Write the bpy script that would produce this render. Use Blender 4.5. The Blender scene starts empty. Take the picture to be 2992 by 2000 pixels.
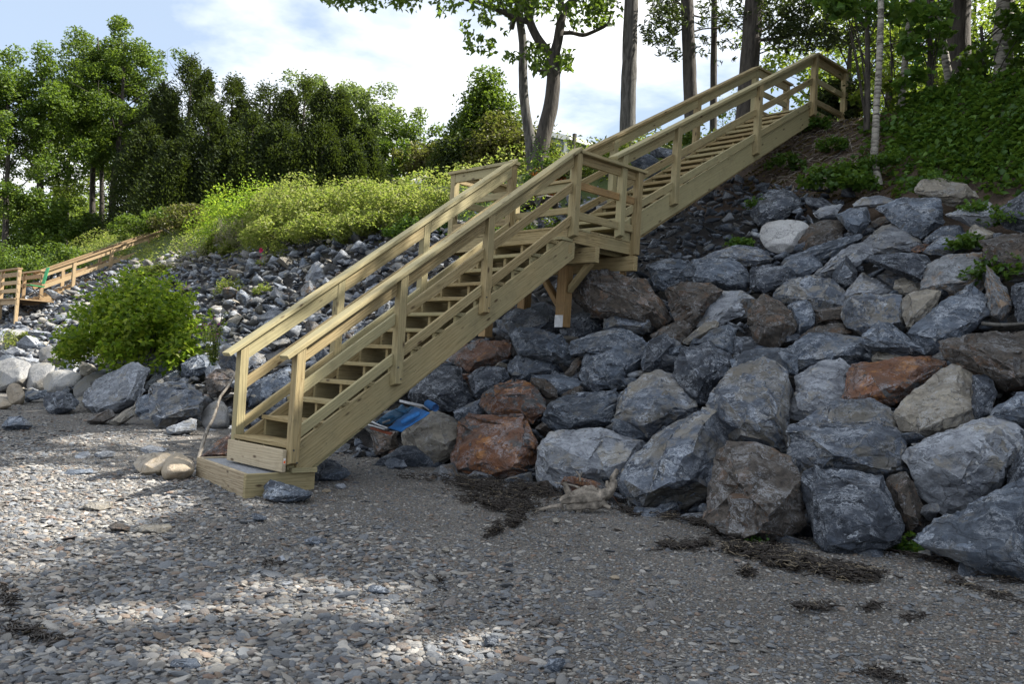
import bpy, bmesh, math, random
import numpy as np
from mathutils import Vector, Matrix, noise as mnoise, Euler
SC = bpy.context.scene
COL = SC.collection
RND = random.Random(7)
NR = np.random.default_rng(11)

# ------------------------------------------------------------------ camera
CAM = Vector((6.953, -4.172, 0.744))
FW = Vector((-0.71568, 0.69760, 0.0340)).normalized()
_rt0 = FW.cross(Vector((0, 0, 1))).normalized()
_up0 = _rt0.cross(FW).normalized()
_ro = 0.0581
RT = (_rt0 * math.cos(_ro) + _up0 * math.sin(_ro)).normalized()
UP = (_up0 * math.cos(_ro) - _rt0 * math.sin(_ro)).normalized()
FPX = 2636.77 * 0.78409            # focal length in units of a 2346 px wide photograph
camd = bpy.data.cameras.new("camera")
camd.sensor_width = 36.0
camd.lens = 2636.77 / 2992 * 36
camd.clip_start = 0.05
camd.clip_end = 2000
camo = bpy.data.objects.new("camera", camd)
COL.objects.link(camo)
camo.matrix_world = Matrix((
    (RT.x, UP.x, -FW.x, CAM.x), (RT.y, UP.y, -FW.y, CAM.y), (RT.z, UP.z, -FW.z, CAM.z), (0, 0, 0, 1)))
SC.camera = camo

# ------------------------------------------------------------------ light
SUN_EL, SUN_AZ = math.radians(47), math.radians(36)      # azimuth from +Y towards +X
sund = bpy.data.lights.new("sun", 'SUN')
sund.energy = 5.0
sund.angle = math.radians(0.55)
sund.color = (1.0, 0.93, 0.82)
suno = bpy.data.objects.new("sun", sund)
COL.objects.link(suno)
SDIR = Vector((math.sin(SUN_AZ) * math.cos(SUN_EL), math.cos(SUN_AZ) * math.cos(SUN_EL), math.sin(SUN_EL)))
suno.rotation_euler = SDIR.to_track_quat('Z', 'Y').to_euler()
SC.view_settings.view_transform = 'Standard'
SC.view_settings.look = 'None'
SC.view_settings.gamma = 1.0
SC.view_settings.exposure = 1.58

world = bpy.data.worlds.new("World")
SC.world = world
world.use_nodes = True
wn = world.node_tree
wn.nodes.clear()

def node(nt, typ, ins=None, **props):
    n = nt.nodes.new(typ)
    for k, v in props.items():
        setattr(n, k, v)
    for k, v in (ins or {}).items():
        s = n.inputs[k]
        if hasattr(v, 'links') or isinstance(v, bpy.types.NodeSocket):
            nt.links.new(v, s)
        else:
            s.default_value = v
    return n

def ramp(nt, fac, stops, interp='LINEAR'):
    r = nt.nodes.new('ShaderNodeValToRGB')
    r.color_ramp.interpolation = interp
    e = r.color_ramp.elements
    while len(e) > 1:
        e.remove(e[-1])
    e[0].position = stops[0][0]; e[0].color = col4(stops[0][1])
    for p, c in stops[1:]:
        x = e.new(p); x.color = col4(c)
    nt.links.new(fac, r.inputs[0])
    return r.outputs[0]

def col4(c):
    if isinstance(c, (int, float)):
        return (c, c, c, 1)
    return (c[0], c[1], c[2], 1)

def mixc(nt, fac, a, b, blend='MIX'):
    m = nt.nodes.new('ShaderNodeMix')
    m.data_type = 'RGBA'; m.blend_type = blend
    for i, v in ((0, fac), (6, a), (7, b)):
        s = m.inputs[i]
        if isinstance(v, bpy.types.NodeSocket):
            nt.links.new(v, s)
        elif i == 0:
            s.default_value = v
        else:
            s.default_value = col4(v)
    return m.outputs[2]

sky = node(wn, 'ShaderNodeTexSky', sky_type='NISHITA', sun_disc=False, sun_elevation=SUN_EL,
           sun_rotation=SUN_AZ, altitude=10, air_density=1.0, dust_density=0.6, ozone_density=1.2)
tc = node(wn, 'ShaderNodeTexCoord')
sep = node(wn, 'ShaderNodeSeparateXYZ', {0: tc.outputs['Generated']})
zz = node(wn, 'ShaderNodeMath', {0: sep.outputs[2], 1: 0.22}, operation='ADD')
zz2 = node(wn, 'ShaderNodeMath', {0: zz.outputs[0], 1: 0.05}, operation='MAXIMUM')
dx = node(wn, 'ShaderNodeMath', {0: sep.outputs[0], 1: zz2.outputs[0]}, operation='DIVIDE')
dy = node(wn, 'ShaderNodeMath', {0: sep.outputs[1], 1: zz2.outputs[0]}, operation='DIVIDE')
cv = node(wn, 'ShaderNodeCombineXYZ', {0: dx.outputs[0], 1: dy.outputs[0], 2: 3.1})
cn = node(wn, 'ShaderNodeTexNoise', {'Vector': cv.outputs[0], 'Scale': 1.15, 'Detail': 7.0, 'Roughness': 0.56, 'Distortion': 0.15})
cmask = ramp(wn, cn.outputs[0], [(0.43, 0.0), (0.60, 1.0)])
cshade = node(wn, 'ShaderNodeTexNoise', {'Vector': cv.outputs[0], 'Scale': 2.6, 'Detail': 5.0})
ccol = ramp(wn, cshade.outputs[0], [(0.33, (6.6, 6.9, 7.4)), (0.58, (10.8, 10.8, 10.7))])
skb = mixc(wn, 0.68, sky.outputs[0], (4.3, 5.2, 6.5))    # thin high haze that whitens the blue
skyc = mixc(wn, cmask, skb, ccol)
bg = node(wn, 'ShaderNodeBackground', {'Color': skyc, 'Strength': 0.058})
wo = node(wn, 'ShaderNodeOutputWorld', {0: bg.outputs[0]})

# ------------------------------------------------------------------ measuring helpers
def ray(vx, vy):
    return FW + RT * ((vx - 1173.0) / FPX) - UP * ((vy - 784.09) / FPX)
def at(vx, vy, d):
    return CAM + ray(vx, vy) * d
def proj(p):
    d = Vector(p) - CAM
    z = d.dot(FW)
    return 1173 + FPX * d.dot(RT) / z, 784.09 - FPX * d.dot(UP) / z, z

_SY = [-60, 2.2, 3.0, 5.0, 9.0, 9.6, 70]
_SZ = [-4.2, -0.30, 0.45, 1.70, 4.70, 5.15, 7.0]
def surf(X, Y):
    return float(np.interp(Y, _SY, _SZ))
def hit(vx, vy, lo=2.5, hi=70):
    d = ray(vx, vy)
    k = np.linspace(lo, hi, 3000)
    ys = CAM.y + k * d.y; zs = CAM.z + k * d.z
    m = zs < np.interp(ys, _SY, _SZ)
    return float(k[int(np.argmax(m))]) if m.any() else hi
def base_h(X, Y):
    """terrain under the stones"""
    s = surf(X, Y)
    dip = 0.0
    if 2.0 < Y < 9.0:
        dip = 0.30 * min(1, (Y - 2.0) / 0.6) * min(1, (9.0 - Y) / 1.2)
    n = mnoise.noise(Vector((X * 0.35, Y * 0.35, 1.0))) * 0.10 + mnoise.noise(Vector((X * 1.1, Y * 1.1, 4.0))) * 0.03
    if Y < 2.0:
        n *= 0.35
    rb = 0.0
    if Y > 7.2 and X > 1.4:                     # the bank stands higher under the trees at the right
        rb = 0.40 * min(1, (Y - 7.2) / 1.2) * min(1, (X - 1.4) / 2.0)
    return s - dip + n + rb

# ------------------------------------------------------------------ mesh helpers
def tag(o, label=None, cat=None, group=None, kind=None):
    if label: o['label'] = label
    if cat: o['category'] = cat
    if group: o['group'] = group
    if kind: o['kind'] = kind
    return o
def empty(name, loc, label=None, cat=None, group=None, rz=0.0):
    o = bpy.data.objects.new(name, None)
    COL.objects.link(o)
    o.location = loc
    o.rotation_euler = (0, 0, rz)
    return tag(o, label, cat, group)
def link(name, me, mats=None, parent=None, mw=None):
    o = bpy.data.objects.new(name, me)
    COL.objects.link(o)
    if mats is not None and len(me.materials) == 0:
        for m in (mats if isinstance(mats, (list, tuple)) else [mats]):
            me.materials.append(m)
    if mw is not None:
        o.matrix_world = mw
    if parent is not None:
        o.parent = parent
        pm = Matrix.LocRotScale(parent.location, parent.rotation_euler, parent.scale)
        g = parent.parent
        if g is not None:
            pm = Matrix.LocRotScale(g.location, g.rotation_euler, g.scale) @ g_inv(parent) @ pm
        o.matrix_parent_inverse = pm.inverted()
    return o
def g_inv(p):
    return p.matrix_parent_inverse.copy()
def mesh_from(name, v, f, smooth=False):
    me = bpy.data.meshes.new(name)
    v = np.asarray(v, dtype=np.float32); 
    if isinstance(f, np.ndarray):
        n, k = f.shape
        me.vertices.add(len(v)); me.vertices.foreach_set('co', v.ravel())
        me.loops.add(n * k); me.loops.foreach_set('vertex_index', f.ravel().astype(np.int32))
        me.polygons.add(n); me.polygons.foreach_set('loop_start', np.arange(0, n * k, k, dtype=np.int32))
        me.update(calc_edges=True)
    else:
        me.from_pydata([tuple(map(float, a)) for a in v], [], [tuple(int(i) for i in a) for a in f])
        me.update()
    if smooth:
        me.polygons.foreach_set('use_smooth', np.ones(len(me.polygons), dtype=bool))
    return me
class MB:
    def __init__(s): s.v = []; s.f = []; s.n = 0
    def add(s, v, f):
        v = np.asarray(v, dtype=np.float32); f = np.asarray(f, dtype=np.int64)
        s.v.append(v); s.f.append(f + s.n); s.n += len(v)
    def tube(s, pts, rad, k=8, wob=0.0):
        pts = [Vector(p) for p in pts]; n = len(pts)
        ang = np.linspace(0, 2 * math.pi, k, endpoint=False)
        V = []
        ref = Vector((0.31, 0.21, 0.93))
        prev = None
        for i, p in enumerate(pts):
            t = (pts[min(i + 1, n - 1)] - pts[max(i - 1, 0)]).normalized()
            if prev is None:
                a = t.cross(ref)
                if a.length < 0.1: a = t.cross(Vector((1, 0, 0)))
            else:
                a = prev - t * prev.dot(t)
            a.normalize(); prev = a
            b = t.cross(a)
            for q in ang:
                r = rad[i] * (1 + (wob * mnoise.noise(p * 3.0 + a * math.cos(q) * 2 + b * math.sin(q) * 2) if wob else 0))
                V.append(p + (a * math.cos(q) + b * math.sin(q)) * r)
        F = []
        for i in range(n - 1):
            for j in range(k):
                F.append((i * k + j, i * k + (j + 1) % k, (i + 1) * k + (j + 1) % k, (i + 1) * k + j))
        V = [tuple(x) for x in V]
        V.append(tuple(pts[0])); V.append(tuple(pts[-1]))
        for j in range(k):
            pass
        s.add(V, F)
    def build(s, name, mats, parent=None, smooth=True, **kw):
        v = np.concatenate(s.v); f = np.concatenate(s.f)
        return link(name, mesh_from(name, v, f, smooth), mats, parent, **kw)

def wob_path(p0, p1, n, amp, rnd):
    """points from p0 to p1 with a smooth random wander"""
    p0, p1 = Vector(p0), Vector(p1)
    off = Vector((rnd.uniform(-9, 9), rnd.uniform(-9, 9), rnd.uniform(-9, 9)))
    out = []
    for i in range(n + 1):
        t = i / n
        p = p0.lerp(p1, t)
        w = math.sin(math.pi * t) * 0.6 + 0.4 * t
        out.append(p + Vector((mnoise.noise(off + Vector((t * 2.5, 0, 0))), mnoise.noise(off + Vector((0, t * 2.5, 5))), 0.5 * mnoise.noise(off + Vector((5, 0, t * 2.5))))) * amp * w)
    return out

def leaves(cent, size, rng, droop=0.3, aspect=0.55, up=0.7, fold=0.18, dirs=None):
    """one pointed, slightly folded blade of six vertices for every centre"""
    n = len(cent)
    if dirs is None:
        d = rng.normal(size=(n, 3)); d[:, 2] = d[:, 2] * 0.5 - droop
    else:
        d = dirs + rng.normal(size=(n, 3)) * 0.25
    d /= np.linalg.norm(d, axis=1)[:, None] + 1e-9
    nn = rng.normal(size=(n, 3)); nn[:, 2] += up * 2
    nn -= (nn * d).sum(1)[:, None] * d
    nn /= np.linalg.norm(nn, axis=1)[:, None] + 1e-9
    sd = np.cross(d, nn)
    L = np.asarray(size)[:, None] * np.ones((n, 1)); W = L * aspect * 0.5
    c = np.asarray(cent)
    base = c - d * L * 0.5
    tip = c + d * L * 0.5 - nn * L * 0.12
    lft = c - d * L * 0.08 + sd * W + nn * L * fold
    rgt = c - d * L * 0.08 - sd * W + nn * L * fold
    V = np.stack([base, lft, tip, rgt], 1).reshape(-1, 3)
    i = np.arange(n)[:, None] * 4
    F = np.concatenate([i + np.array([[0, 1, 2]]), i + np.array([[0, 2, 3]])], 0)
    return V, F

# ------------------------------------------------------------------ materials
def new_mat(name):
    m = bpy.data.materials.new(name)
    m.use_nodes = True
    nt = m.node_tree
    nt.nodes.clear()
    out = nt.nodes.new('ShaderNodeOutputMaterial')
    return m, nt, out
def principled(nt, out, **ins):
    p = nt.nodes.new('ShaderNodeBsdfPrincipled')
    for k, v in ins.items():
        k = k.replace('_', ' ')
        if isinstance(v, bpy.types.NodeSocket): nt.links.new(v, p.inputs[k])
        else: p.inputs[k].default_value = v if not isinstance(v, tuple) else col4(v)
    nt.links.new(p.outputs[0], out.inputs[0])
    return p
def objvec(nt, mul=37.0):
    t = node(nt, 'ShaderNodeTexCoord')
    oi = node(nt, 'ShaderNodeObjectInfo')
    m = node(nt, 'ShaderNodeMath', {0: oi.outputs['Random'], 1: mul}, operation='MULTIPLY')
    a = node(nt, 'ShaderNodeVectorMath', {0: t.outputs['Object'], 1: m.outputs[0]}, operation='ADD')
    return a.outputs[0], oi.outputs['Random'], t
def bump(nt, h, strength, dist):
    b = node(nt, 'ShaderNodeBump', {'Strength': strength, 'Distance': dist, 'Height': h})
    return b.outputs[0]
def math2(nt, op, a, b):
    n = nt.nodes.new('ShaderNodeMath'); n.operation = op
    for i, v in enumerate((a, b)):
        if isinstance(v, bpy.types.NodeSocket): nt.links.new(v, n.inputs[i])
        else: n.inputs[i].default_value = v
    return n.outputs[0]

def rock_mat(name, dark, light, patch, patch_at=0.55, vein=0.5, rough=0.75, bands=6.0, scale=1.0, speck=0.0, patch2=None):
    m, nt, out = new_mat(name)
    v0, rnd0, t = objvec(nt)
    geo = node(nt, 'ShaderNodeNewGeometry')
    isl = geo.outputs['Random Per Island']
    rnd = math2(nt, 'FRACT', math2(nt, 'ADD', rnd0, isl), 0)
    v = node(nt, 'ShaderNodeVectorMath', {0: v0, 1: math2(nt, 'MULTIPLY', isl, 17.0)}, operation='ADD').outputs[0]
    rot = node(nt, 'ShaderNodeVectorMath', {0: rnd, 1: (3.1, 4.7, 2.3)}, operation='MULTIPLY')
    mp = node(nt, 'ShaderNodeMapping', {'Vector': v, 'Rotation': rot.outputs[0], 'Scale': (1.0, 1.5, bands)})
    warp = node(nt, 'ShaderNodeTexNoise', {'Vector': v, 'Scale': 3.0 * scale, 'Detail': 4.0})
    wv = node(nt, 'ShaderNodeVectorMath', {0: warp.outputs['Color'], 'Scale': 1.8}, operation='SCALE')
    sv = node(nt, 'ShaderNodeVectorMath', {0: mp.outputs[0], 1: wv.outputs[0]}, operation='ADD')
    st = node(nt, 'ShaderNodeTexNoise', {'Vector': sv.outputs[0], 'Scale': 2.3 * scale, 'Detail': 10.0, 'Roughness': 0.72})
    big = node(nt, 'ShaderNodeTexNoise', {'Vector': v, 'Scale': 2.1 * scale, 'Detail': 8.0, 'Roughness': 0.68})
    fine = node(nt, 'ShaderNodeTexNoise', {'Vector': v, 'Scale': 30.0 * scale, 'Detail': 7.0, 'Roughness': 0.75})
    base = mixc(nt, ramp(nt, st.outputs[0], [(0.38, 0), (0.50, 0.30), (0.66, 0.9)]), dark, light)
    base = mixc(nt, ramp(nt, fine.outputs[0], [(0.38, 0.0), (0.72, 0.5)]), base, light)
    pf = ramp(nt, big.outputs[0], [(patch_at - .02, 0), (patch_at + 0.03, 0.55), (patch_at + 0.16, 0.95)])
    base = mixc(nt, pf, base, patch)
    if patch2:
        b2 = node(nt, 'ShaderNodeTexNoise', {'Vector': v, 'Scale': 5.4 * scale, 'Detail': 9.0, 'Roughness': 0.75, 'W': 3.0}, noise_dimensions='4D')
        base = mixc(nt, math2(nt, 'MULTIPLY', ramp(nt, b2.outputs[0], [(0.53, 0), (0.58, 0.9)]), pf), base, patch2)
    msk = node(nt, 'ShaderNodeTexNoise', {'Vector': v, 'Scale': 3.6 * scale, 'Detail': 7.0, 'Roughness': 0.65})
    # pale veins: where the foliation field and a second warped field cross their middles
    ab = math2(nt, 'ABSOLUTE', math2(nt, 'SUBTRACT', st.outputs[0], 0.52), 0)
    vn = ramp(nt, ab, [(0.0, 1.0), (0.030, 0.0)])
    v2n = node(nt, 'ShaderNodeTexNoise', {'Vector': sv.outputs[0], 'Scale': 5.5 * scale, 'Detail': 8.0, 'Roughness': 0.62})
    ab2 = math2(nt, 'ABSOLUTE', math2(nt, 'SUBTRACT', v2n.outputs[0], 0.5), 0)
    vn2 = ramp(nt, ab2, [(0.0, 0.95), (0.028, 0.0)])
    vf = math2(nt, 'MULTIPLY', math2(nt, 'MULTIPLY', math2(nt, 'MAXIMUM', vn, vn2), ramp(nt, msk.outputs[0], [(0.46, 0.05), (0.60, 1.0)])), vein)
    base = mixc(nt, vf, base, (0.40, 0.44, 0.50))
    ch = ramp(nt, fine.outputs[0], [(0.57, 0), (0.64, 1)])
    base = mixc(nt, math2(nt, 'MULTIPLY', ch, math2(nt, 'MULTIPLY', ramp(nt, msk.outputs[0], [(0.47, 0), (0.56, 1)]), 0.75 * vein + 0.1)), base, (0.36, 0.40, 0.46))
    # dark cracks
    cr = node(nt, 'ShaderNodeTexVoronoi', {'Vector': sv.outputs[0], 'Scale': 0.8 * scale}, feature='DISTANCE_TO_EDGE')
    base = mixc(nt, math2(nt, 'MULTIPLY', ramp(nt, cr.outputs['Distance'], [(0.0, 0.8), (0.010, 0)]), 0.6), base, (0.012, 0.012, 0.014))
    if speck:
        sp = node(nt, 'ShaderNodeTexVoronoi', {'Vector': v, 'Scale': 85.0 * scale})
        base = mixc(nt, math2(nt, 'MULTIPLY', ramp(nt, sp.outputs['Distance'], [(0.2, 1), (0.34, 0)]), speck), base, (0.03, 0.03, 0.035))
    hv = node(nt, 'ShaderNodeHueSaturation', {'Value': math2(nt, 'ADD', math2(nt, 'MULTIPLY', rnd, 0.6), 0.62), 'Color': base})
    h = math2(nt, 'ADD', math2(nt, 'MULTIPLY', st.outputs[0], 1.3), math2(nt, 'MULTIPLY', fine.outputs[0], 0.55))
    h = math2(nt, 'SUBTRACT', h, ramp(nt, cr.outputs['Distance'], [(0.0, 0.4), (0.014, 0)]))
    nb = bump(nt, h, 0.8, 0.038 / scale)
    principled(nt, out, Base_Color=hv.outputs[0], Roughness=rough, Normal=nb, Specular_IOR_Level=0.35)
    return m

MR = {
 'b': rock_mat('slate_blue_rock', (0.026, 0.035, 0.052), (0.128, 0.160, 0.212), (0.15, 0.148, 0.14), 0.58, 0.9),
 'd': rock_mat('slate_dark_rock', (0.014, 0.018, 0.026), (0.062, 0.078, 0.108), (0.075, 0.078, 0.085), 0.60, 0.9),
 'p': rock_mat('gneiss_pale_rock', (0.080, 0.092, 0.118), (0.32, 0.345, 0.385), (0.27, 0.25, 0.205), 0.56, 1.0),
 't': rock_mat('tan_faced_rock', (0.135, 0.125, 0.11), (0.31, 0.285, 0.235), (0.070, 0.082, 0.105), 0.62, 0.5, bands=3.0),
 'm': rock_mat('mixed_slate_tan_rock', (0.030, 0.040, 0.060), (0.145, 0.172, 0.220), (0.175, 0.160, 0.130), 0.50, 0.9),
 'n': rock_mat('brown_streaked_rock', (0.022, 0.020, 0.020), (0.105, 0.088, 0.072), (0.115, 0.068, 0.040), 0.56, 0.45, bands=4.5),
 'r': rock_mat('rusty_rock', (0.030, 0.036, 0.044), (0.11, 0.11, 0.11), (0.15, 0.062, 0.028), 0.455, 0.55, bands=2.5, patch2=(0.32, 0.15, 0.05)),
 'o': rock_mat('golden_stained_rock', (0.060, 0.070, 0.088), (0.23, 0.24, 0.25), (0.20, 0.12, 0.05), 0.52, 0.7, bands=3.0),
 'g': rock_mat('granite_white_rock', (0.34, 0.35, 0.37), (0.50, 0.51, 0.52), (0.45, 0.44, 0.43), 0.58, 0.05, bands=1.0, speck=0.85),
 'k': rock_mat('beige_round_rock', (0.27, 0.22, 0.155), (0.42, 0.36, 0.28), (0.34, 0.31, 0.27), 0.55, 0.1, bands=1.2, speck=0.35),
 'w': rock_mat('granite_grey_rock', (0.15, 0.155, 0.165), (0.29, 0.29, 0.285), (0.24, 0.225, 0.19), 0.52, 0.15, bands=1.5, speck=0.6),
}

def wood_mat(name, a, b, c, green=(0.20, 0.23, 0.15), knots=0.9):
    m, nt, out = new_mat(name)
    v, rnd, t = objvec(nt, 11.0)
    mp = node(nt, 'ShaderNodeMapping', {'Vector': v, 'Scale': (0.55, 7.0, 7.0)})
    wr = node(nt, 'ShaderNodeTexNoise', {'Vector': mp.outputs[0], 'Scale': 1.1, 'Detail': 3.0, 'Distortion': 0.6})
    wv = node(nt, 'ShaderNodeVectorMath', {0: wr.outputs['Color'], 'Scale': 0.9}, operation='SCALE')
    sv = node(nt, 'ShaderNodeVectorMath', {0: mp.outputs[0], 1: wv.outputs[0]}, operation='ADD')
    wave = node(nt, 'ShaderNodeTexWave', {'Vector': sv.outputs[0], 'Scale': 1.6, 'Distortion': 2.4, 'Detail': 3.0, 'Detail Scale': 1.4}, bands_direction='Z')
    gr = node(nt, 'ShaderNodeTexNoise', {'Vector': sv.outputs[0], 'Scale': 9.0, 'Detail': 6.0, 'Roughness': 0.65})
    big = node(nt, 'ShaderNodeTexNoise', {'Vector': v, 'Scale': 1.4, 'Detail': 3.0})
    base = mixc(nt, wave.outputs[1], a, b)
    base = mixc(nt, ramp(nt, gr.outputs[0], [(0.35, 0), (0.7, 0.8)]), base, c)
    base = mixc(nt, ramp(nt, gr.outputs[0], [(0.33, 0.6), (0.42, 0)]), base, tuple(x * .45 for x in b))
    base = mixc(nt, ramp(nt, math2(nt, 'ADD', math2(nt, 'MULTIPLY', big.outputs[0], 0.6), math2(nt, 'MULTIPLY', rnd, 0.5)), [(0.42, 0), (0.75, 0.75)]), base, green)
    kp = node(nt, 'ShaderNodeMapping', {'Vector': v, 'Scale': (1.6, 4.2, 4.2)})
    vo = node(nt, 'ShaderNodeTexVoronoi', {'Vector': kp.outputs[0], 'Scale': 2.1})
    base = mixc(nt, math2(nt, 'MULTIPLY', ramp(nt, vo.outputs['Distance'], [(0.06, 1), (0.15, 0)]), knots), base, (0.05, 0.028, 0.014))
    dirt = node(nt, 'ShaderNodeTexNoise', {'Vector': v, 'Scale': 5.0, 'Detail': 8.0, 'Roughness': 0.7})
    base = mixc(nt, ramp(nt, dirt.outputs[0], [(0.52, 0), (0.8, 0.5)]), base, (0.09, 0.08, 0.055))
    nl = node(nt, 'ShaderNodeTexVoronoi', {'Vector': v, 'Scale': 9.0})
    base = mixc(nt, ramp(nt, nl.outputs['Distance'], [(0.035, 0.8), (0.06, 0)]), base, (0.04, 0.035, 0.03))
    hv = node(nt, 'ShaderNodeHueSaturation', {'Value': math2(nt, 'ADD', math2(nt, 'MULTIPLY', rnd, 0.46), 0.78), 'Color': base})
    nb = bump(nt, math2(nt, 'ADD', wave.outputs[1], gr.outputs[0]), 0.35, 0.004)
    principled(nt, out, Base_Color=hv.outputs[0], Roughness=0.72, Normal=nb, Specular_IOR_Level=0.3)
    return m
WOOD = wood_mat('treated_pine', (0.34, 0.262, 0.128), (0.22, 0.162, 0.074), (0.41, 0.335, 0.19), green=(0.235, 0.222, 0.13))
WOODO = wood_mat('treated_pine_orange', (0.33, 0.20, 0.085), (0.24, 0.14, 0.055), (0.36, 0.25, 0.12), green=(0.27, 0.20, 0.11))
WOODN = wood_mat('neighbour_cedar', (0.34, 0.23, 0.125), (0.26, 0.17, 0.09), (0.38, 0.28, 0.165), green=(0.31, 0.235, 0.14))
WOODP = wood_mat('pale_pine', (0.36, 0.29, 0.19), (0.25, 0.19, 0.115), (0.42, 0.36, 0.26), green=(0.36, 0.31, 0.22))

def plain(name, c, rough=0.6, metal=0.0, nscale=12.0, var=0.25, bmp=0.1):
    m, nt, out = new_mat(name)
    v, rnd, t = objvec(nt)
    n = node(nt, 'ShaderNodeTexNoise', {'Vector': v, 'Scale': nscale, 'Detail': 6.0, 'Roughness': 0.65})
    base = mixc(nt, ramp(nt, n.outputs[0], [(0.3, 0), (0.7, 1)]), tuple(x * (1 - var) for x in c), tuple(min(1, x * (1 + var)) for x in c))
    principled(nt, out, Base_Color=base, Roughness=rough, Metallic=metal, Normal=bump(nt, n.outputs[0], bmp, 0.01))
    return m
GALV = plain('galvanised_steel', (0.40, 0.42, 0.45), 0.5, 0.6)
TUBE = plain('aluminium_tube', (0.32, 0.33, 0.35), 0.35, 0.8)
BLUE = plain('blue_fabric', (0.025, 0.15, 0.42), 0.8, 0, 30, 0.2)
BLUE2 = plain('faded_blue_fabric', (0.03, 0.12, 0.24), 0.8, 0, 30, 0.25)
PINK = plain('pink_ribbon', (0.80, 0.02, 0.18), 0.6)
GREENF = plain('green_fabric', (0.02, 0.30, 0.12), 0.7)
TERRA = plain('red_tray', (0.30, 0.08, 0.04), 0.7)

def leaf_mat(name, cols, trans=0.45, rough=0.5):
    m, nt, out = new_mat(name)
    g = node(nt, 'ShaderNodeNewGeometry')
    oi = node(nt, 'ShaderNodeObjectInfo')
    c = ramp(nt, g.outputs['Random Per Island'], [(i / max(1, len(cols) - 1), k) for i, k in enumerate(cols)])
    hv = node(nt, 'ShaderNodeHueSaturation', {'Value': math2(nt, 'ADD', math2(nt, 'MULTIPLY', oi.outputs['Random'], 0.35), 0.82), 'Color': c})
    p = nt.nodes.new('ShaderNodeBsdfPrincipled')
    nt.links.new(hv.outputs[0], p.inputs['Base Color']); p.inputs['Roughness'].default_value = rough
    p.inputs['Specular IOR Level'].default_value = 0.35
    tcx = mixc(nt, 0.5, hv.outputs[0], (0.20, 0.28, 0.02), 'ADD')
    tr = node(nt, 'ShaderNodeBsdfTranslucent', {'Color': tcx})
    mx = node(nt, 'ShaderNodeMixShader', {0: trans, 1: p.outputs[0], 2: tr.outputs[0]})
    nt.links.new(mx.outputs[0], out.inputs[0])
    return m
LEAF = {
 'bush': leaf_mat('bush_leaf', [(0.05, 0.11, 0.010), (0.14, 0.23, 0.018), (0.30, 0.36, 0.04)], 0.55),
 'brush': leaf_mat('brush_leaf', [(0.07, 0.11, 0.018), (0.14, 0.175, 0.035), (0.24, 0.24, 0.085), (0.11, 0.15, 0.028)], 0.48),
 'tree': leaf_mat('broadleaf', [(0.028, 0.060, 0.010), (0.05, 0.095, 0.014), (0.085, 0.13, 0.025)], 0.42),
 'poplar': leaf_mat('poplar_leaf', [(0.06, 0.09, 0.03), (0.10, 0.14, 0.05), (0.15, 0.19, 0.08)], 0.4),
 'cedar': leaf_mat('cedar_spray', [(0.008, 0.018, 0.006), (0.015, 0.029, 0.008), (0.034, 0.046, 0.013)], 0.2, 0.8),
 'pine': leaf_mat('pine_needle', [(0.018, 0.032, 0.014), (0.035, 0.055, 0.022), (0.055, 0.075, 0.03)], 0.2, 0.6),
 'cover': leaf_mat('ground_leaf', [(0.022, 0.062, 0.010), (0.045, 0.11, 0.016), (0.10, 0.18, 0.030)], 0.35),
 'wood': leaf_mat('wood_leaf', [(0.04, 0.075, 0.012), (0.09, 0.13, 0.02), (0.16, 0.19, 0.03)], 0.5),
 'dry': leaf_mat('dry_leaf', [(0.14, 0.10, 0.05), (0.22, 0.17, 0.09), (0.10, 0.07, 0.035)], 0.3),
 'brown': leaf_mat('brown_bush_leaf', [(0.07, 0.065, 0.02), (0.11, 0.095, 0.035), (0.06, 0.075, 0.018)], 0.3),
 'red': leaf_mat('red_leaf', [(0.35, 0.05, 0.02), (0.45, 0.12, 0.03), (0.10, 0.14, 0.02)], 0.4),
 'purple': leaf_mat('purple_flower', [(0.22, 0.03, 0.20), (0.34, 0.06, 0.30)], 0.3),
 'lilac': leaf_mat('dry_seed_head', [(0.20, 0.155, 0.16), (0.30, 0.24, 0.25)], 0.3),
}
def bark_mat(name, a, b, birch=False):
    m, nt, out = new_mat(name)
    v, rnd, t = objvec(nt)
    mp = node(nt, 'ShaderNodeMapping', {'Vector': v, 'Scale': (3, 3, 14) if birch else (9, 9, 1.6)})
    n = node(nt, 'ShaderNodeTexNoise', {'Vector': mp.outputs[0], 'Scale': 2.0, 'Detail': 7.0, 'Roughness': 0.65})
    n2 = node(nt, 'ShaderNodeTexNoise', {'Vector': v, 'Scale': 3.0, 'Detail': 4.0})
    base = mixc(nt, ramp(nt, n.outputs[0], [(0.40, 0), (0.55, 1)]), a, b)
    base = mixc(nt, ramp(nt, n2.outputs[0], [(0.45, 0), (0.7, 0.6)]), base, tuple(x * 0.55 for x in b))
    principled(nt, out, Base_Color=base, Roughness=0.85, Normal=bump(nt, n.outputs[0], 0.8, 0.03))
    return m
BARK = bark_mat('dark_bark', (0.018, 0.015, 0.013), (0.062, 0.054, 0.046))
BARKG = bark_mat('grey_bark', (0.028, 0.027, 0.025), (0.10, 0.097, 0.09))
BARKW = bark_mat('birch_bark', (0.045, 0.04, 0.035), (0.33, 0.315, 0.28), True)
DRIFT = plain('driftwood', (0.21, 0.185, 0.155), 0.85, 0, 16, .85, .9)
STICK = bark_mat('bleached_stick', (0.10, 0.085, 0.07), (0.30, 0.27, 0.23))

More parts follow.
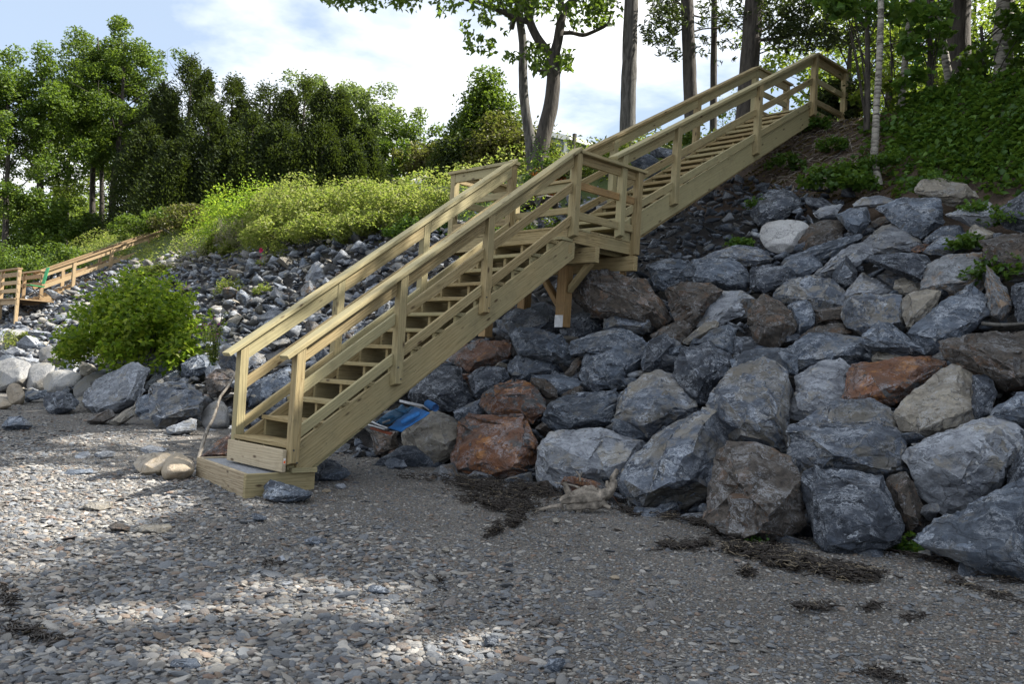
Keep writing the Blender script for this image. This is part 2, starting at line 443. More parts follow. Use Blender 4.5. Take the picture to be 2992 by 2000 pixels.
# ground materials
def sand_mat():
    m, nt, out = new_mat('gravel_sand')
    t = node(nt, 'ShaderNodeTexCoord'); v = t.outputs['Object']
    n = node(nt, 'ShaderNodeTexNoise', {'Vector': v, 'Scale': 60.0, 'Detail': 8.0, 'Roughness': 0.8})
    vo = node(nt, 'ShaderNodeTexVoronoi', {'Vector': v, 'Scale': 90.0})
    vo2 = node(nt, 'ShaderNodeTexVoronoi', {'Vector': v, 'Scale': 38.0})
    b = node(nt, 'ShaderNodeTexNoise', {'Vector': v, 'Scale': 1.1, 'Detail': 8.0, 'Roughness': 0.65})
    cb = ramp(nt, vo.outputs['Color'], [(0.0, (0.055, 0.057, 0.062)), (0.45, (0.158, 0.148, 0.136)), (0.75, (0.265, 0.245, 0.215)), (0.92, (0.36, 0.345, 0.32)), (1.0, (0.50, 0.50, 0.49))])
    c2 = ramp(nt, vo2.outputs['Color'], [(0.0, (0.06, 0.065, 0.075)), (0.5, (0.12, 0.115, 0.108)), (0.9, (0.22, 0.21, 0.195)), (1.0, (0.36, 0.35, 0.33))])
    cb = mixc(nt, ramp(nt, b.outputs[0], [(0.40, 0.10), (0.62, 0.65)]), cb, c2)
    cb = mixc(nt, ramp(nt, n.outputs[0], [(0.42, 0), (0.62, 0.75)]), cb, (0.062, 0.058, 0.056))
    cb = mixc(nt, ramp(nt, b.outputs[0], [(0.46, 0), (0.6, 0.45)]), cb, (0.085, 0.075, 0.065))
    h = math2(nt, 'ADD', vo.outputs['Distance'], math2(nt, 'MULTIPLY', vo2.outputs['Distance'], 1.6))
    principled(nt, out, Base_Color=cb, Roughness=0.9, Normal=bump(nt, h, 1.0, -0.015))
    return m
def soil_mat(name, stops, sc=5.0):
    m, nt, out = new_mat(name)
    t = node(nt, 'ShaderNodeTexCoord'); v = t.outputs['Object']
    n = node(nt, 'ShaderNodeTexNoise', {'Vector': v, 'Scale': sc, 'Detail': 10.0, 'Roughness': 0.72})
    n2 = node(nt, 'ShaderNodeTexNoise', {'Vector': v, 'Scale': sc * 9, 'Detail': 5.0})
    principled(nt, out, Base_Color=ramp(nt, n.outputs[0], stops), Roughness=0.95,
               Normal=bump(nt, math2(nt, 'ADD', n.outputs[0], math2(nt, 'MULTIPLY', n2.outputs[0], 0.4)), 1.0, 0.06))
    return m
SAND = sand_mat()
SOIL = soil_mat('bank_soil', [(0.3, (0.014, 0.014, 0.016)), (0.5, (0.038, 0.037, 0.038)), (0.7, (0.085, 0.080, 0.075))])
SOILB = soil_mat('brown_litter_soil', [(0.3, (0.024, 0.016, 0.012)), (0.5, (0.065, 0.045, 0.033)), (0.72, (0.13, 0.095, 0.07))], 3.0)
LAWN = soil_mat('upland_grass_soil', [(0.3, (0.022, 0.035, 0.010)), (0.5, (0.05, 0.075, 0.018)), (0.7, (0.09, 0.10, 0.035))], 4.0)

# ------------------------------------------------------------------ terrain: beach, bank, upland
def grid_sheet(name, xs, ys, mat, hf=base_h):
    V = [(x, y, hf(x, y)) for y in ys for x in xs]
    nx = len(xs)
    F = np.array([(j * nx + i, j * nx + i + 1, (j + 1) * nx + i + 1, (j + 1) * nx + i) for j in range(len(ys) - 1) for i in range(nx - 1)])
    o = link(name, mesh_from(name, V, F, True), mat)
    tag(o, kind='structure')
    return o
_xf = list(np.concatenate([[-400, -200, -120], np.linspace(-80, -30, 26)[:-1], np.linspace(-30, 12, 141)[:-1], np.linspace(12, 60, 25), [120, 300]]))
beach = grid_sheet('beach', _xf, list(np.concatenate([[-300, -120, -60, -30], np.linspace(-14, 2.0, 55)])), SAND)
bank = grid_sheet('bank', _xf, list(np.linspace(2.0, 9.6, 46)), SOIL)
upland = grid_sheet('upland_ground', _xf, list(np.concatenate([np.linspace(9.6, 20, 27), [26, 34, 45, 60, 90, 160, 400]])), LAWN)
bank.data.materials.append(SOILB); bank.data.materials.append(LAWN)
for p in bank.data.polygons:
    c = p.center
    if c.x > -2.6 and c.y > 7.7 - 0.35 * max(0, c.x) + 0.5 * mnoise.noise(c * 1.3): p.material_index = 1
    elif c.x <= -2.6 and c.y > 8.0: p.material_index = 2
upland.data.materials.append(SOILB)
for p in upland.data.polygons:
    if p.center.x > -2.2 and p.center.y < 16: p.material_index = 1

# ------------------------------------------------------------------ boards
def board(name, p0, p1, w, h, mat=None, parent=None, up=(0, 0, 1), bev=0.003, cut0=None, cut1=None):
    """board from p0 to p1 (centre line); h is measured along `up`, w across. cut0/cut1 = plane normal of the end cuts"""
    mat = mat or WOOD
    p0, p1 = Vector(p0), Vector(p1)
    ax = (p1 - p0); L = ax.length; ax.normalize()
    up = Vector(up); up = (up - ax * up.dot(ax)).normalized()
    sd = up.cross(ax)
    bm = bmesh.new()
    vs = []
    for e, cut in ((-1, cut0), (1, cut1)):
        for y, z in ((-w / 2, -h / 2), (w / 2, -h / 2), (w / 2, h / 2), (-w / 2, h / 2)):
            x = e * L / 2
            if cut is not None:
                c = Vector(cut)
                ca, cs, cu = c.dot(ax), c.dot(sd), c.dot(up)
                x = x - (y * cs + z * cu) / ca
            vs.append(bm.verts.new((x, y, z)))
    for f in ((0, 1, 2, 3), (7, 6, 5, 4), (0, 4, 5, 1), (1, 5, 6, 2), (2, 6, 7, 3), (3, 7, 4, 0)):
        bm.faces.new([vs[i] for i in f])
    bmesh.ops.recalc_face_normals(bm, faces=bm.faces)
    if bev:
        bmesh.ops.bevel(bm, geom=bm.edges[:], offset=bev, segments=1, affect='EDGES')
    me = bpy.data.meshes.new(name); bm.to_mesh(me); bm.free()
    M = Matrix((
        (ax.x, sd.x, up.x, (p0.x + p1.x) / 2), (ax.y, sd.y, up.y, (p0.y + p1.y) / 2), (ax.z, sd.z, up.z, (p0.z + p1.z) / 2), (0, 0, 0, 1)))
    return link(name, me, mat, parent, M)

R_ = 0.1905; T_ = 0.2649; S_ = R_ / T_
D_ = 13 * R_
W_ = 1.078
st = empty('staircase', (0, 0, -0.3), 'new two-flight pressure-treated wooden staircase with square mid landing climbing the rock bank', 'staircase')
N0 = 0.018                                      # first nose
# lower flight outer stringers: sloping 2x12 boards with plumb top cut and level bottom cut
def skirt(x, ya, za, yb, zb, slope, depth, thick=0.038, top_level=None, bot_level=None, name='stringer'):
    """outline polygon in the YZ plane, extruded in X (local frame along the board for the grain)"""
    c = 1 / math.sqrt(1 + slope * slope)
    pts = []
    z_top = lambda y: za + slope * (y - ya)
    z_bot = lambda y: z_top(y) - depth
    # bottom end: level cut
    bl = bot_level if bot_level is not None else z_bot(ya)
    yb0 = ya + (bl - z_bot(ya)) / slope
    pts = [(ya, bl), (yb0, bl), (yb, z_bot(yb)), (yb, min(z_top(yb), top_level) if top_level else z_top(yb))]
    if top_level: pts.append((ya + (top_level - za) / slope, top_level))
    pts.append((ya, za))
    ax = Vector((0, c, c * slope)); up = Vector((0, -c * slope, c)); sd = up.cross(ax)
    mid = Vector((x, (ya + yb) / 2, za + slope * ((yb - ya) / 2)))
    bm = bmesh.new()
    A = []; B = []
    for y, z in pts:
        d = Vector((x, y, z)) - mid
        A.append(bm.verts.new((d.dot(ax), -thick / 2, d.dot(up)))); B.append(bm.verts.new((d.dot(ax), thick / 2, d.dot(up))))
    bm.faces.new(A); bm.faces.new(B[::-1])
    for i in range(len(A)):
        j = (i + 1) % len(A); bm.faces.new((A[j], A[i], B[i], B[j]))
    bmesh.ops.recalc_face_normals(bm, faces=bm.faces)
    bmesh.ops.bevel(bm, geom=bm.edges[:], offset=0.003, segments=1, affect='EDGES')
    me = bpy.data.meshes.new(name); bm.to_mesh(me); bm.free()
    M = Matrix(((ax.x, sd.x, up.x, mid.x), (ax.y, sd.y, up.y, mid.y), (ax.z, sd.z, up.z, mid.z), (0, 0, 0, 1)))
    return link(name, me, WOOD, st, M)
def saw(x, y0, z0, n, rise, run, depth, thick=0.038):
    """cut stringer: saw-tooth top under the treads"""
    top = []
    for k in range(n):
        top += [(y0 + k * run, z0 + (k - 1) * rise), (y0 + k * run, z0 + k * rise)]
    top += [(y0 + n * run, z0 + (n - 1) * rise)]
    sl = rise / run
    yb = y0 + n * run; zb = z0 + (n - 1) * rise - depth
    bot = [(yb, zb), (y0 + max(0.0, (z0 - rise - (zb - sl * (yb - y0))) / sl), z0 - rise)]
    pts = [(a, b) for a, b in top] + bot
    bm = bmesh.new()
    A = [bm.verts.new((a - y0, -thick / 2, b - z0)) for a, b in pts]; B = [bm.verts.new((a - y0, thick / 2, b - z0)) for a, b in pts]
    bm.faces.new(A); bm.faces.new(B[::-1])
    for i in range(len(A)):
        j = (i + 1) % len(A); bm.faces.new((A[j], A[i], B[i], B[j]))
    bmesh.ops.recalc_face_normals(bm, faces=bm.faces)
    me = bpy.data.meshes.new('cut_stringer'); bm.to_mesh(me); bm.free()
    M = Matrix(((0, -1, 0, x), (1, 0, 0, y0), (0, 0, 1, z0), (0, 0, 0, 1)))
    return link('cut_stringer', me, WOOD, st, M)
def tread(x0, x1, nose, z, depth=0.286, name='tread'):
    """two boards with a thin gap, one mesh"""
    bm = bmesh.new()
    for a, b in ((0, 0.139), (0.146, depth)):
        r = bmesh.ops.create_cube(bm, size=1.0)
        for v in r['verts']:
            v.co = Vector((v.co.x * (x1 - x0), (a + b) / 2 + v.co.y * (b - a), -0.019 + v.co.z * 0.038))
    bmesh.ops.bevel(bm, geom=bm.edges[:], offset=0.003, segments=1, affect='EDGES')
    me = bpy.data.meshes.new(name); bm.to_mesh(me); bm.free()
    return link(name, me, WOOD, st, Matrix.Translation(((x0 + x1) / 2, nose, z)))

XR = -0.089                                      # outer face of the right stringer
skirt(XR - 0.019, 0.118, 0.011, 3.625, 2.43, 0.695, 0.328, top_level=2.30, bot_level=-0.211)
skirt(-W_ + 0.0, 0.118, 0.011, 3.47, 2.43, 0.695, 0.328, top_level=2.30, bot_level=-0.211)
for xx in (XR - 0.060, (XR - W_) / 2 + 0.02, -W_ + 0.043):
    saw(xx, N0 + 0.03, -0.040, 13, R_, T_, 0.20)
for k in range(13):
    if k == 0: tread(-W_ - 0.01, -0.092, N0, 0.0)
    else: tread(-W_ + 0.02, XR - 0.04 + (0.03 if k % 1 == 0 else 0) - 0.002, N0 + k * T_, k * R_)
board('kick_board', (-W_ + 0.0, -0.024, -0.145), (-0.062, -0.024, -0.145), 0.040, 0.196, WOODP, st)
tg = board('price_tag', (-0.0610, -0.022, -0.12), (-0.0610, -0.022, -0.170), 0.022, 0.0012, plain('tag_white', (0.65, 0.62, 0.6), 0.5), st, up=(1, 0, 0), bev=0)
board('tag_print', (-0.0598, -0.022, -0.140), (-0.0598, -0.022, -0.165), 0.017, 0.0012, plain('tag_orange', (0.75, 0.16, 0.04), 0.5), tg, up=(1, 0, 0), bev=0)
board('base_block', (-0.42, 0.20, -0.232), (XR + 0.01, 0.20, -0.232), 0.26, 0.045, WOOD, st)
# posts
def post(x, y, z0, z1, slant=None, w=0.089, name='rail_post', mat=None):
    """x = right face, y = front face"""
    return board(name, (x - w / 2, y + w / 2, z0), (x - w / 2, y + w / 2, z1), w, w, mat or WOOD, st, up=(0, 1, 0), bev=0.004,
                 cut0=slant, cut1=None if slant is None else (0, -S_ * 0, 1))
ZC, ZB = 0.808, -0.2173
ys_low = (0.0, 1.0775, 2.1723)
for i, y in enumerate(ys_low):
    sc_ = S_ * 0.089
    p = board('rail_post', (-0.0445, y + 0.0445, (ZB + S_ * y if i else -0.1743)), (-0.0445, y + 0.0445, ZC + S_ * y + S_ * 0.0445), 0.089, 0.089, WOOD, st, up=(0, 1, 0), bev=0.004, cut1=(0, -S_, 1), cut0=(-0.35, -0.0, 1))
    board('rail_post', (-W_ - 0.0445, y + 0.0445 + (0.03 if i == 0 else 0), (ZB + S_ * y if i else -0.1743)), (-W_ - 0.0445, y + 0.0445 + (0.03 if i == 0 else 0), ZC + S_ * y + S_ * 0.0445), 0.089, 0.089, WOOD, st, up=(0, 1, 0), bev=0.004, cut1=(0, -S_, 1))
BOLT = plain('dark_bolt_head', (0.10, 0.10, 0.095), 0.5, 0.6)
for o_ in [o for o in st.children if o.name.startswith('rail_post') and o.matrix_world.translation.x > -.2]:
    c_ = o_.matrix_world.translation; y_ = c_.y
    for dy, dz in ((-.02, -.02), (.02, -.13)):
        bm = bmesh.new(); bmesh.ops.create_cone(bm, cap_ends=True, segments=8, radius1=.009, radius2=.008, depth=.008)
        me = bpy.data.meshes.new('bolt'); bm.to_mesh(me); bm.free()
        link('bolt', me, BOLT, o_, Matrix.Translation((.003, y_ + dy, max(-.1, .0 + S_ * (y_ - .05) - .02) + dz + .0)) @ Matrix.Rotation(math.pi / 2, 4, 'Y'))
Y4, Y5 = 3.4915, 4.6416
HD = 0.8517
def dpost(x, y, z0=None, top=None):
    z0 = D_ - 0.115 if z0 is None else z0
    return board('rail_post', (x - 0.0445, y + 0.0445, z0), (x - 0.0445, y + 0.0445, D_ + HD if top is None else top), 0.089, 0.089, WOOD, st, up=(0, 1, 0), bev=0.004, cut0=(-0.3, 0, 1))
XL = -2.1708
dpost(0, Y4, D_ - 0.12); dpost(0, Y5, D_ - 0.19); dpost(-W_, Y4, D_ - 0.02); dpost(XL, Y4, D_ - 0.02); dpost(XL, Y5, D_ - 0.02)
# rails helper along a line in Y
def yrail(name, x, ya, yb, zf, h=0.089, w=0.038, mat=None, top=True, par=None, plumb=True):
    """rail whose TOP edge follows z = zf(y)"""
    za, zb = zf(ya), zf(yb)
    sl = (zb - za) / (yb - ya)
    c = 1 / math.sqrt(1 + sl * sl)
    off = Vector((0, sl * c, -c)) * (h / 2)
    a = Vector((x, ya, za)); b = Vector((x, yb, zb))
    # shift so that the plumb cuts stay at ya / yb
    a2 = Vector((x, ya, za - h / 2 / c)); b2 = Vector((x, yb, zb - h / 2 / c))
    return board(name, a2, b2, w, h, mat or WOOD, par or st, cut0=(0, -1, 0) if plumb else None, cut1=(0, 1, 0) if plumb else None)
def cap(name, x, ya, yb, zf, w=0.140, t=0.038, plumb1=True, plumb0=False):
    za, zb = zf(ya), zf(yb)
    sl = (zb - za) / (yb - ya); c = 1 / math.sqrt(1 + sl * sl)
    return board(name, (x, ya, za + t / 2 / c), (x, yb, zb + t / 2 / c), w, t, WOOD, st,
                 cut0=(0, -1, 0) if plumb0 else None, cut1=(0, 1, 0) if plumb1 else None)
# lower flight rails
capf = lambda y: ZC + S_ * y
for xc in (-0.050, -W_ - 0.040):
    cap('handrail_cap', xc, -0.10, Y4 + 0.055, capf)
seg = [(0.089, 1.0775), (1.1665, 2.1723), (2.2613, Y4)]
for ya, yb in seg:
    for xr, nm in ((-0.0715, 'r'), (-W_ - 0.022, 'l')):
        yrail('top_rail', xr, ya + 0.001, yb - 0.001, lambda y: capf(y) - 0.002, h=0.125)
        yrail('middle_rail', xr, ya + 0.001, yb - 0.001, lambda y: 0.474 + S_ * y)
        yrail('lower_rail', xr, ya + 0.001, yb - 0.001, lambda y: 0.086 + S_ * y)
# landing
lx0, lx1 = XL - 0.07, XR
for i in range(9):
    y0 = Y4 - 0.03 + i * 0.1445
    board('deck_board', (XL - 0.085, y0 + 0.07, D_ - 0.0125), (XR + 0.004 if True else 0, y0 + 0.07, D_ - 0.0125), 0.139, 0.025, WOOD, st)
yb_ = Y4 - 0.03 + 9 * 0.1445
RZ = D_ - 0.026
board('rim_joist', (XR - 0.019, Y4 + 0.09, RZ - 0.076), (XR - 0.019, yb_, RZ - 0.076), 0.038, 0.150, WOOD, st)
board('rim_joist', (XL - 0.066, Y4 + 0.0, RZ - 0.09), (XL - 0.066, yb_, RZ - 0.09), 0.038, 0.180, WOOD, st)
board('rim_joist', (XL - 0.046, Y4 + 0.0, RZ - 0.09), (XR - 0.001, Y4 + 0.0, RZ - 0.09), 0.038, 0.180, WOOD, st)
board('rim_joist', (XL - 0.046, yb_ - 0.02, RZ - 0.09), (XR - 0.04, yb_ - 0.02, RZ - 0.09), 0.038, 0.180, WOOD, st)
board('ledger_block', (-0.55, Y4 + 0.055, RZ - 0.235), (XR + 0.002, Y4 + 0.055, RZ - 0.235), 0.065, 0.105, WOOD, st)
board('trim_strip', (-0.40, 3.475, 2.322), (XR + 0.012, 3.475, 2.322), 0.20, 0.036, WOOD, st)
for i in range(5):
    xj = XL + 0.3 + i * 0.40
    board('floor_joist', (xj, Y4 + 0.02, RZ - 0.09), (xj, yb_ - 0.04, RZ - 0.09), 0.038, 0.178, WOOD, st)
board('support_beam', (XL - 0.14, 3.865, 2.185), (0.055, 3.865, 2.185), 0.076, 0.184, WOOD, st)
board('support_beam', (XL - 0.14, 4.64, 2.180), (0.02, 4.64, 2.180), 0.076, 0.184, WOOD, st)
def foot(x, y, z0, plate):
    p = board('support_post', (x - 0.069, y + 0.069, z0), (x - 0.069, y + 0.069, 2.092), 0.138, 0.138, wood_mat_foot, st, up=(0, 1, 0), bev=0.004)
    if plate: board('post_bracket', (x - 0.069, y - 0.003, z0 - 0.004), (x - 0.069, y - 0.003, z0 + plate), 0.136, 0.005, GALV, p, up=(0, 1, 0), bev=0.001)
    return p
wood_mat_foot = WOODO
foot(-0.463, 3.90, 1.335, 0.145)
foot(-1.85, 3.90, 1.2, 0)
foot(-0.195, 4.60, 1.60, 0.49)
foot(-1.85, 4.60, 1.5, 0)
board('knee_brace', (-0.44, 3.97, 1.80), (-0.14, 3.97, 2.10), 0.089, 0.06, WOOD, st, up=(1, 0, -1), cut0=(-1, 0, 0), cut1=(0, 0, 1))
board('knee_brace', (-0.62, 3.97, 1.62), (-0.98, 3.97, 2.06), 0.089, 0.06, WOODO, st, up=(-1, 0, -1), cut0=(1, 0, 0), cut1=(0, 0, 1))
# landing rails
lt = D_ + HD
board('landing_cap', (-0.050, Y4 - 0.0 + 0.056, lt + 0.019), (-0.050, Y5 + 0.155, lt + 0.019), 0.140, 0.038, WOOD, st, cut0=(0, -1, 0))
yrail('landing_rail', -0.0715, Y4 + 0.09, Y5 - 0.001, lambda y: lt - 0.002, h=0.100)
yrail('landing_rail', -0.0715, Y4 + 0.04, Y5 + 0.02, lambda y: D_ + 0.535, h=0.085, mat=WOODO)
yrail('landing_rail', -0.0715, Y4 + 0.09, Y5 - 0.001, lambda y: D_ + 0.185, h=0.089)
def xrail(name, y, xa, xb, ztop, h=0.089, w=0.038, mat=None):
    return board(name, (xa, y, ztop - h / 2), (xb, y, ztop - h / 2), w, h, mat or WOOD, st)
yl = Y4 + 0.0445
board('landing_cap', (XL - 0.115, yl, lt + 0.019), (-W_ - 0.0 + 0.02, yl, lt + 0.019), 0.14, 0.038, WOOD, st)
for zt, h in ((lt - 0.002, 0.11), (D_ + 0.52, 0.089), (D_ + 0.18, 0.089)):
    xrail('landing_rail', yl - 0.02, XL + 0.001, -W_ - 0.09, zt, h)
    yrail('landing_rail', XL - 0.03, Y4 + 0.09, Y5 - 0.001, lambda y: zt, h=h)
board('landing_cap', (XL - 0.045, yl + 0.073, lt + 0.019), (XL - 0.045, Y5 + 0.12, lt + 0.019), 0.14, 0.038, WOOD, st)
ybk = Y5 + 0.0445
XU = -0.0147
XUL = XU - 1.0687
for zt, h in ((lt - 0.002, 0.11), (D_ + 0.52, 0.089), (D_ + 0.18, 0.089)):
    xrail('landing_rail', ybk - 0.02, XL + 0.001, XUL - 0.09, zt, h)
board('landing_cap', (XL + 0.028, ybk, lt + 0.019), (XUL - 0.03, ybk, lt + 0.019), 0.14, 0.038, WOOD, st)
# upper flight
SU = 0.570; RU = 0.1547; TU = 0.2667; Y0U = 4.14
UZC = lambda y: 3.644 + 0.5554 * (y - Y5)          # underside of the cap
UZB = lambda y: UZC(y) - 1.0253
uy = (4.345, 5.435, 7.3851, 9.012)
LZ = D_ + 18 * RU                                   # top landing
LC = 6.0902
XS = XU - 0.089
skirt(XS - 0.019, 4.40, 2.62, 9.06, 5.21, 0.5727, 0.318, top_level=LZ - 0.02, bot_level=D_ + 0.002)
skirt(XUL + 0.0, 4.40, 2.62, 9.06, 5.21, 0.5727, 0.318, top_level=LZ - 0.02, bot_level=D_ + 0.002)
for xx in (XS - 0.060, (XS + XUL) / 2, XUL + 0.045):
    saw(xx, Y0U + TU + 0.03, D_ + RU - 0.040, 17, RU, TU, 0.17)
for k in range(1, 18):
    tread(XUL + 0.022, XS - 0.012, Y0U + k * TU, D_ + k * RU)
for i, y in enumerate(uy):
    top = UZC(y) + 0.5554 * 0.0445 if i < 3 else LC
    zb = UZB(y) if i in (1, 2) else (D_ + 0.004 if i == 0 else LZ - 0.15)
    for x in (XU, XUL):
        if i == 0 and x == XUL:
            board('rail_post', (x - 0.0445, Y5 + 0.0445, D_ + 0.003), (x - 0.0445, Y5 + 0.0445, UZC(Y5)), 0.089, 0.089, WOOD, st, up=(0, 1, 0), bev=0.004)
            continue
        board('rail_post', (x - 0.0445, y + 0.0445, zb), (x - 0.0445, y + 0.0445, top), 0.089, 0.089, WOOD, st, up=(0, 1, 0), bev=0.004,
              cut1=(0, -0.5554, 1) if i < 3 else None, cut0=(-0.35, 0, 1))
for xc, y0c in ((XU - 0.05, 4.195), (XUL - 0.04, 4.50)):
    board('handrail_cap', (xc, y0c, UZC(y0c) + 0.022), (xc, uy[3] + 0.05, LC + 0.022), 0.14, 0.038, WOOD, st, cut1=(0, 1, 0))
    board('landing_cap', (xc, uy[3] + 0.052, LC + 0.019), (xc, 10.20, LC + 0.019), 0.14, 0.038, WOOD, st, cut0=(0, -1, 0))
for x in (XU, XUL):
    sg = [(uy[0] + 0.089 if x == XU else Y5 + 0.089, uy[1]), (uy[1] + 0.089, uy[2]), (uy[2] + 0.089, uy[3])]
    xr = x - 0.0715 if x == XU else x - 0.022
    for ya, yb in sg:
        dzt = (LC - UZC(uy[3])) 
        f_ = lambda y: UZC(y) + (dzt * max(0, (y - uy[2])) / (uy[3] - uy[2]) if yb == uy[3] else 0)
        yrail('top_rail', xr, ya + 0.001, yb - 0.001, lambda y: f_(y) - 0.004, h=0.13)
        yrail('middle_rail', xr, ya + 0.001, yb - 0.001, lambda y: UZC(y) - 0.352)
        yrail('lower_rail', xr, ya + 0.001, yb - 0.001, lambda y: UZC(y) - 0.722)
    for zt, h in ((LC - 0.002, 0.12), (LZ + 0.50, 0.089), (LZ + 0.16, 0.089)):
        yrail('landing_rail', xr, uy[3] + 0.09, 10.05, lambda y: zt, h=h)
    board('rail_post', (x - 0.0445, 10.095, LZ - 0.14), (x - 0.0445, 10.095, LC), 0.089, 0.089, WOOD, st, up=(0, 1, 0), bev=0.004)
for i in range(8):
    y0 = 9.0 + i * 0.1445
    board('deck_board', (XUL - 0.02, y0 + 0.07, LZ - 0.0125), (XS - 0.004, y0 + 0.07, LZ - 0.0125), 0.139, 0.025, WOOD, st)
board('rim_joist', (XS - 0.022, 9.075, LZ - 0.118), (XS - 0.022, 10.15, LZ - 0.118), 0.038, 0.180, WOOD, st)
board('rim_joist', (XUL, 9.075, LZ - 0.118), (XUL, 10.15, LZ - 0.118), 0.038, 0.180, WOOD, st)
board('rim_joist', (XUL + 0.02, 9.10, LZ - 0.118), (XS - 0.042, 9.10, LZ - 0.118), 0.038, 0.180, WOOD, st)

# box step at the foot of the stairs
GZ = -0.45
bx = empty('box_step', (-0.8, 0, GZ), 'low pine box step filled with speckled concrete at the foot of the staircase', 'step')
A, B, C_ = Vector((-0.128, -0.335, 0)), Vector((-1.435, -0.150, 0)), Vector((-0.142, 0.336, 0))
D2 = Vector((-1.42, 0.42, 0))
zt = -0.252; zm = (zt + GZ - 0.02) / 2; hh = zt - GZ + 0.02
board('front_board', (B.x, B.y, zm), (A.x - 0.02, A.y + 0.003, zm), 0.038, hh, WOODP, bx)
board('side_board', (A.x - 0.0, A.y - 0.018, zm), (C_.x, C_.y, zm), 0.038, hh, WOOD, bx)
board('side_board', (B.x + 0.018, B.y + 0.02, zm), (D2.x, D2.y, zm), 0.038, hh, WOODP, bx)
board('back_board', (D2.x + 0.02, D2.y - 0.02, zm), (C_.x - 0.02, C_.y - 0.03, zm), 0.038, hh, WOODP, bx)
CONC = rock_mat('speckled_concrete', (0.30, 0.32, 0.36), (0.44, 0.46, 0.50), (0.36, 0.38, 0.42), 0.5, 0.1, bands=1, speck=0.5, scale=2.0)
v = [(B.x + 0.025, B.y + 0.028), (A.x - 0.025, A.y + 0.03), (C_.x - 0.025, C_.y - 0.06), (D2.x + 0.025, D2.y - 0.05)]
V = [(a, b, zt - 0.012) for a, b in v] + [(a, b, GZ - 0.02) for a, b in v]
fl = link('concrete_fill', mesh_from('concrete_fill', V, [(0, 1, 2, 3), (7, 6, 5, 4), (0, 4, 5, 1), (1, 5, 6, 2), (2, 6, 7, 3), (3, 7, 4, 0)]), CONC, bx)

# ------------------------------------------------------------------ stones
SYS = {'B': (1600, 500, .7016), 'S': (1000, 1000, .6378), 'T': (1992, 1000, .6378), 'L': (0, 1000, .6378), 'A': (500, 400, .7014),
       'F': (0, 900, .2984), 'K': (550, 950, .338)}
def cv_(sysn, x, y):
    a, b, c = SYS[sysn]
    return ((a + x * c) * 0.78409, (b + y * c) * 0.78409)

def rehull(bm):
    """convex hull of the vertices alone"""
    pts = []
    for v in bm.verts:
        if all((v.co - q).length_squared > 1e-6 for q in pts): pts.append(v.co.copy())
    bm.clear()
    for q in pts: bm.verts.new(q)
    h = bmesh.ops.convex_hull(bm, input=bm.verts[:])
    bmesh.ops.delete(bm, geom=list({g for g in h['geom_interior'] + h['geom_unused'] if isinstance(g, bmesh.types.BMVert)}), context='VERTS')
def chip(bm, n, rnd, lo=0.80, hi=0.95):
    """knock corners off with flat cuts, as blasted rock breaks"""
    for _ in range(n):
        d = Vector((rnd.gauss(0, 1), rnd.gauss(0, 1), rnd.gauss(0, 1))).normalized()
        ext = max(v.co.dot(d) for v in bm.verts)
        bmesh.ops.bisect_plane(bm, geom=bm.verts[:] + bm.edges[:] + bm.faces[:], plane_co=d * ext * rnd.uniform(lo, hi), plane_no=d, clear_outer=True)
        rehull(bm)
def rough_up(bm, size, seed, target, amp=1.0, strata=0.0, vmax=4200, keep=0.12):
    """refine a convex hull and break its faces up"""
    bmesh.ops.triangulate(bm, faces=bm.faces[:])
    if keep < .3:
        jr = random.Random(int(seed * 1000))
        for tg, am in ((0.62 * size, 0.040), (0.33 * size, 0.022), (0.18 * size, 0.010)):
            if tg < target * 1.5: break
            for _ in range(3):
                es = [e for e in bm.edges if e.calc_length() > tg]
                if not es: break
                bmesh.ops.subdivide_edges(bm, edges=es, cuts=1, use_grid_fill=True)
                bmesh.ops.triangulate(bm, faces=[f for f in bm.faces if len(f.verts) > 3])
            bm.normal_update()
            for v in bm.verts: v.co += v.normal * jr.uniform(-1, .75) * am * size      # broken facets
    for _ in range(6):
        es = [e for e in bm.edges if e.calc_length() > target]
        if not es or len(bm.verts) > vmax: break
        bmesh.ops.subdivide_edges(bm, edges=es, cuts=1, use_grid_fill=True)
        bmesh.ops.triangulate(bm, faces=[f for f in bm.faces if len(f.verts) > 3])
    for _ in range(9 if keep > .3 else 1): bmesh.ops.smooth_vert(bm, verts=bm.verts, factor=keep, use_axis_x=True, use_axis_y=True, use_axis_z=True)
    bm.normal_update()
    off = Vector((seed * 1.37, seed * 2.11, seed * 0.73))
    ax = Vector((math.sin(seed * 3.1), math.cos(seed * 1.7), math.sin(seed * 5.3) + 1.2)).normalized()
    f = 1.0 / size
    N_ = mnoise.noise
    for v in bm.verts:
        p = v.co; n = v.normal
        q = p * f + off
        a = q.dot(ax)
        qs = q + ax * a * 1.6                              # stretched along the bedding normal
        t = N_(qs * 1.7) * 4.5
        ft = math.floor(t)
        step = (ft + min(1.0, (t - ft) * 5.0)) / 4.5         # terraced field: flat spalls with sharp lips
        t2 = N_(qs * 4.3 + Vector((7, 1, 3))) * 3.5
        f2 = math.floor(t2)
        step2 = (f2 + min(1.0, (t2 - f2) * 4.0)) / 3.5
        d = step * 0.045 + step2 * 0.018 + N_(q * 2.4) * 0.012 + N_(qs * 9.0) * 0.012 + N_(q * 19.0) * 0.009
        if strata:
            s_ = (a + 0.12 * N_(q * 2)) * 8.0
            d += strata * (abs((s_ % 1.0) - 0.5) - 0.25) * 0.03
        v.co = p + n * d * size * amp

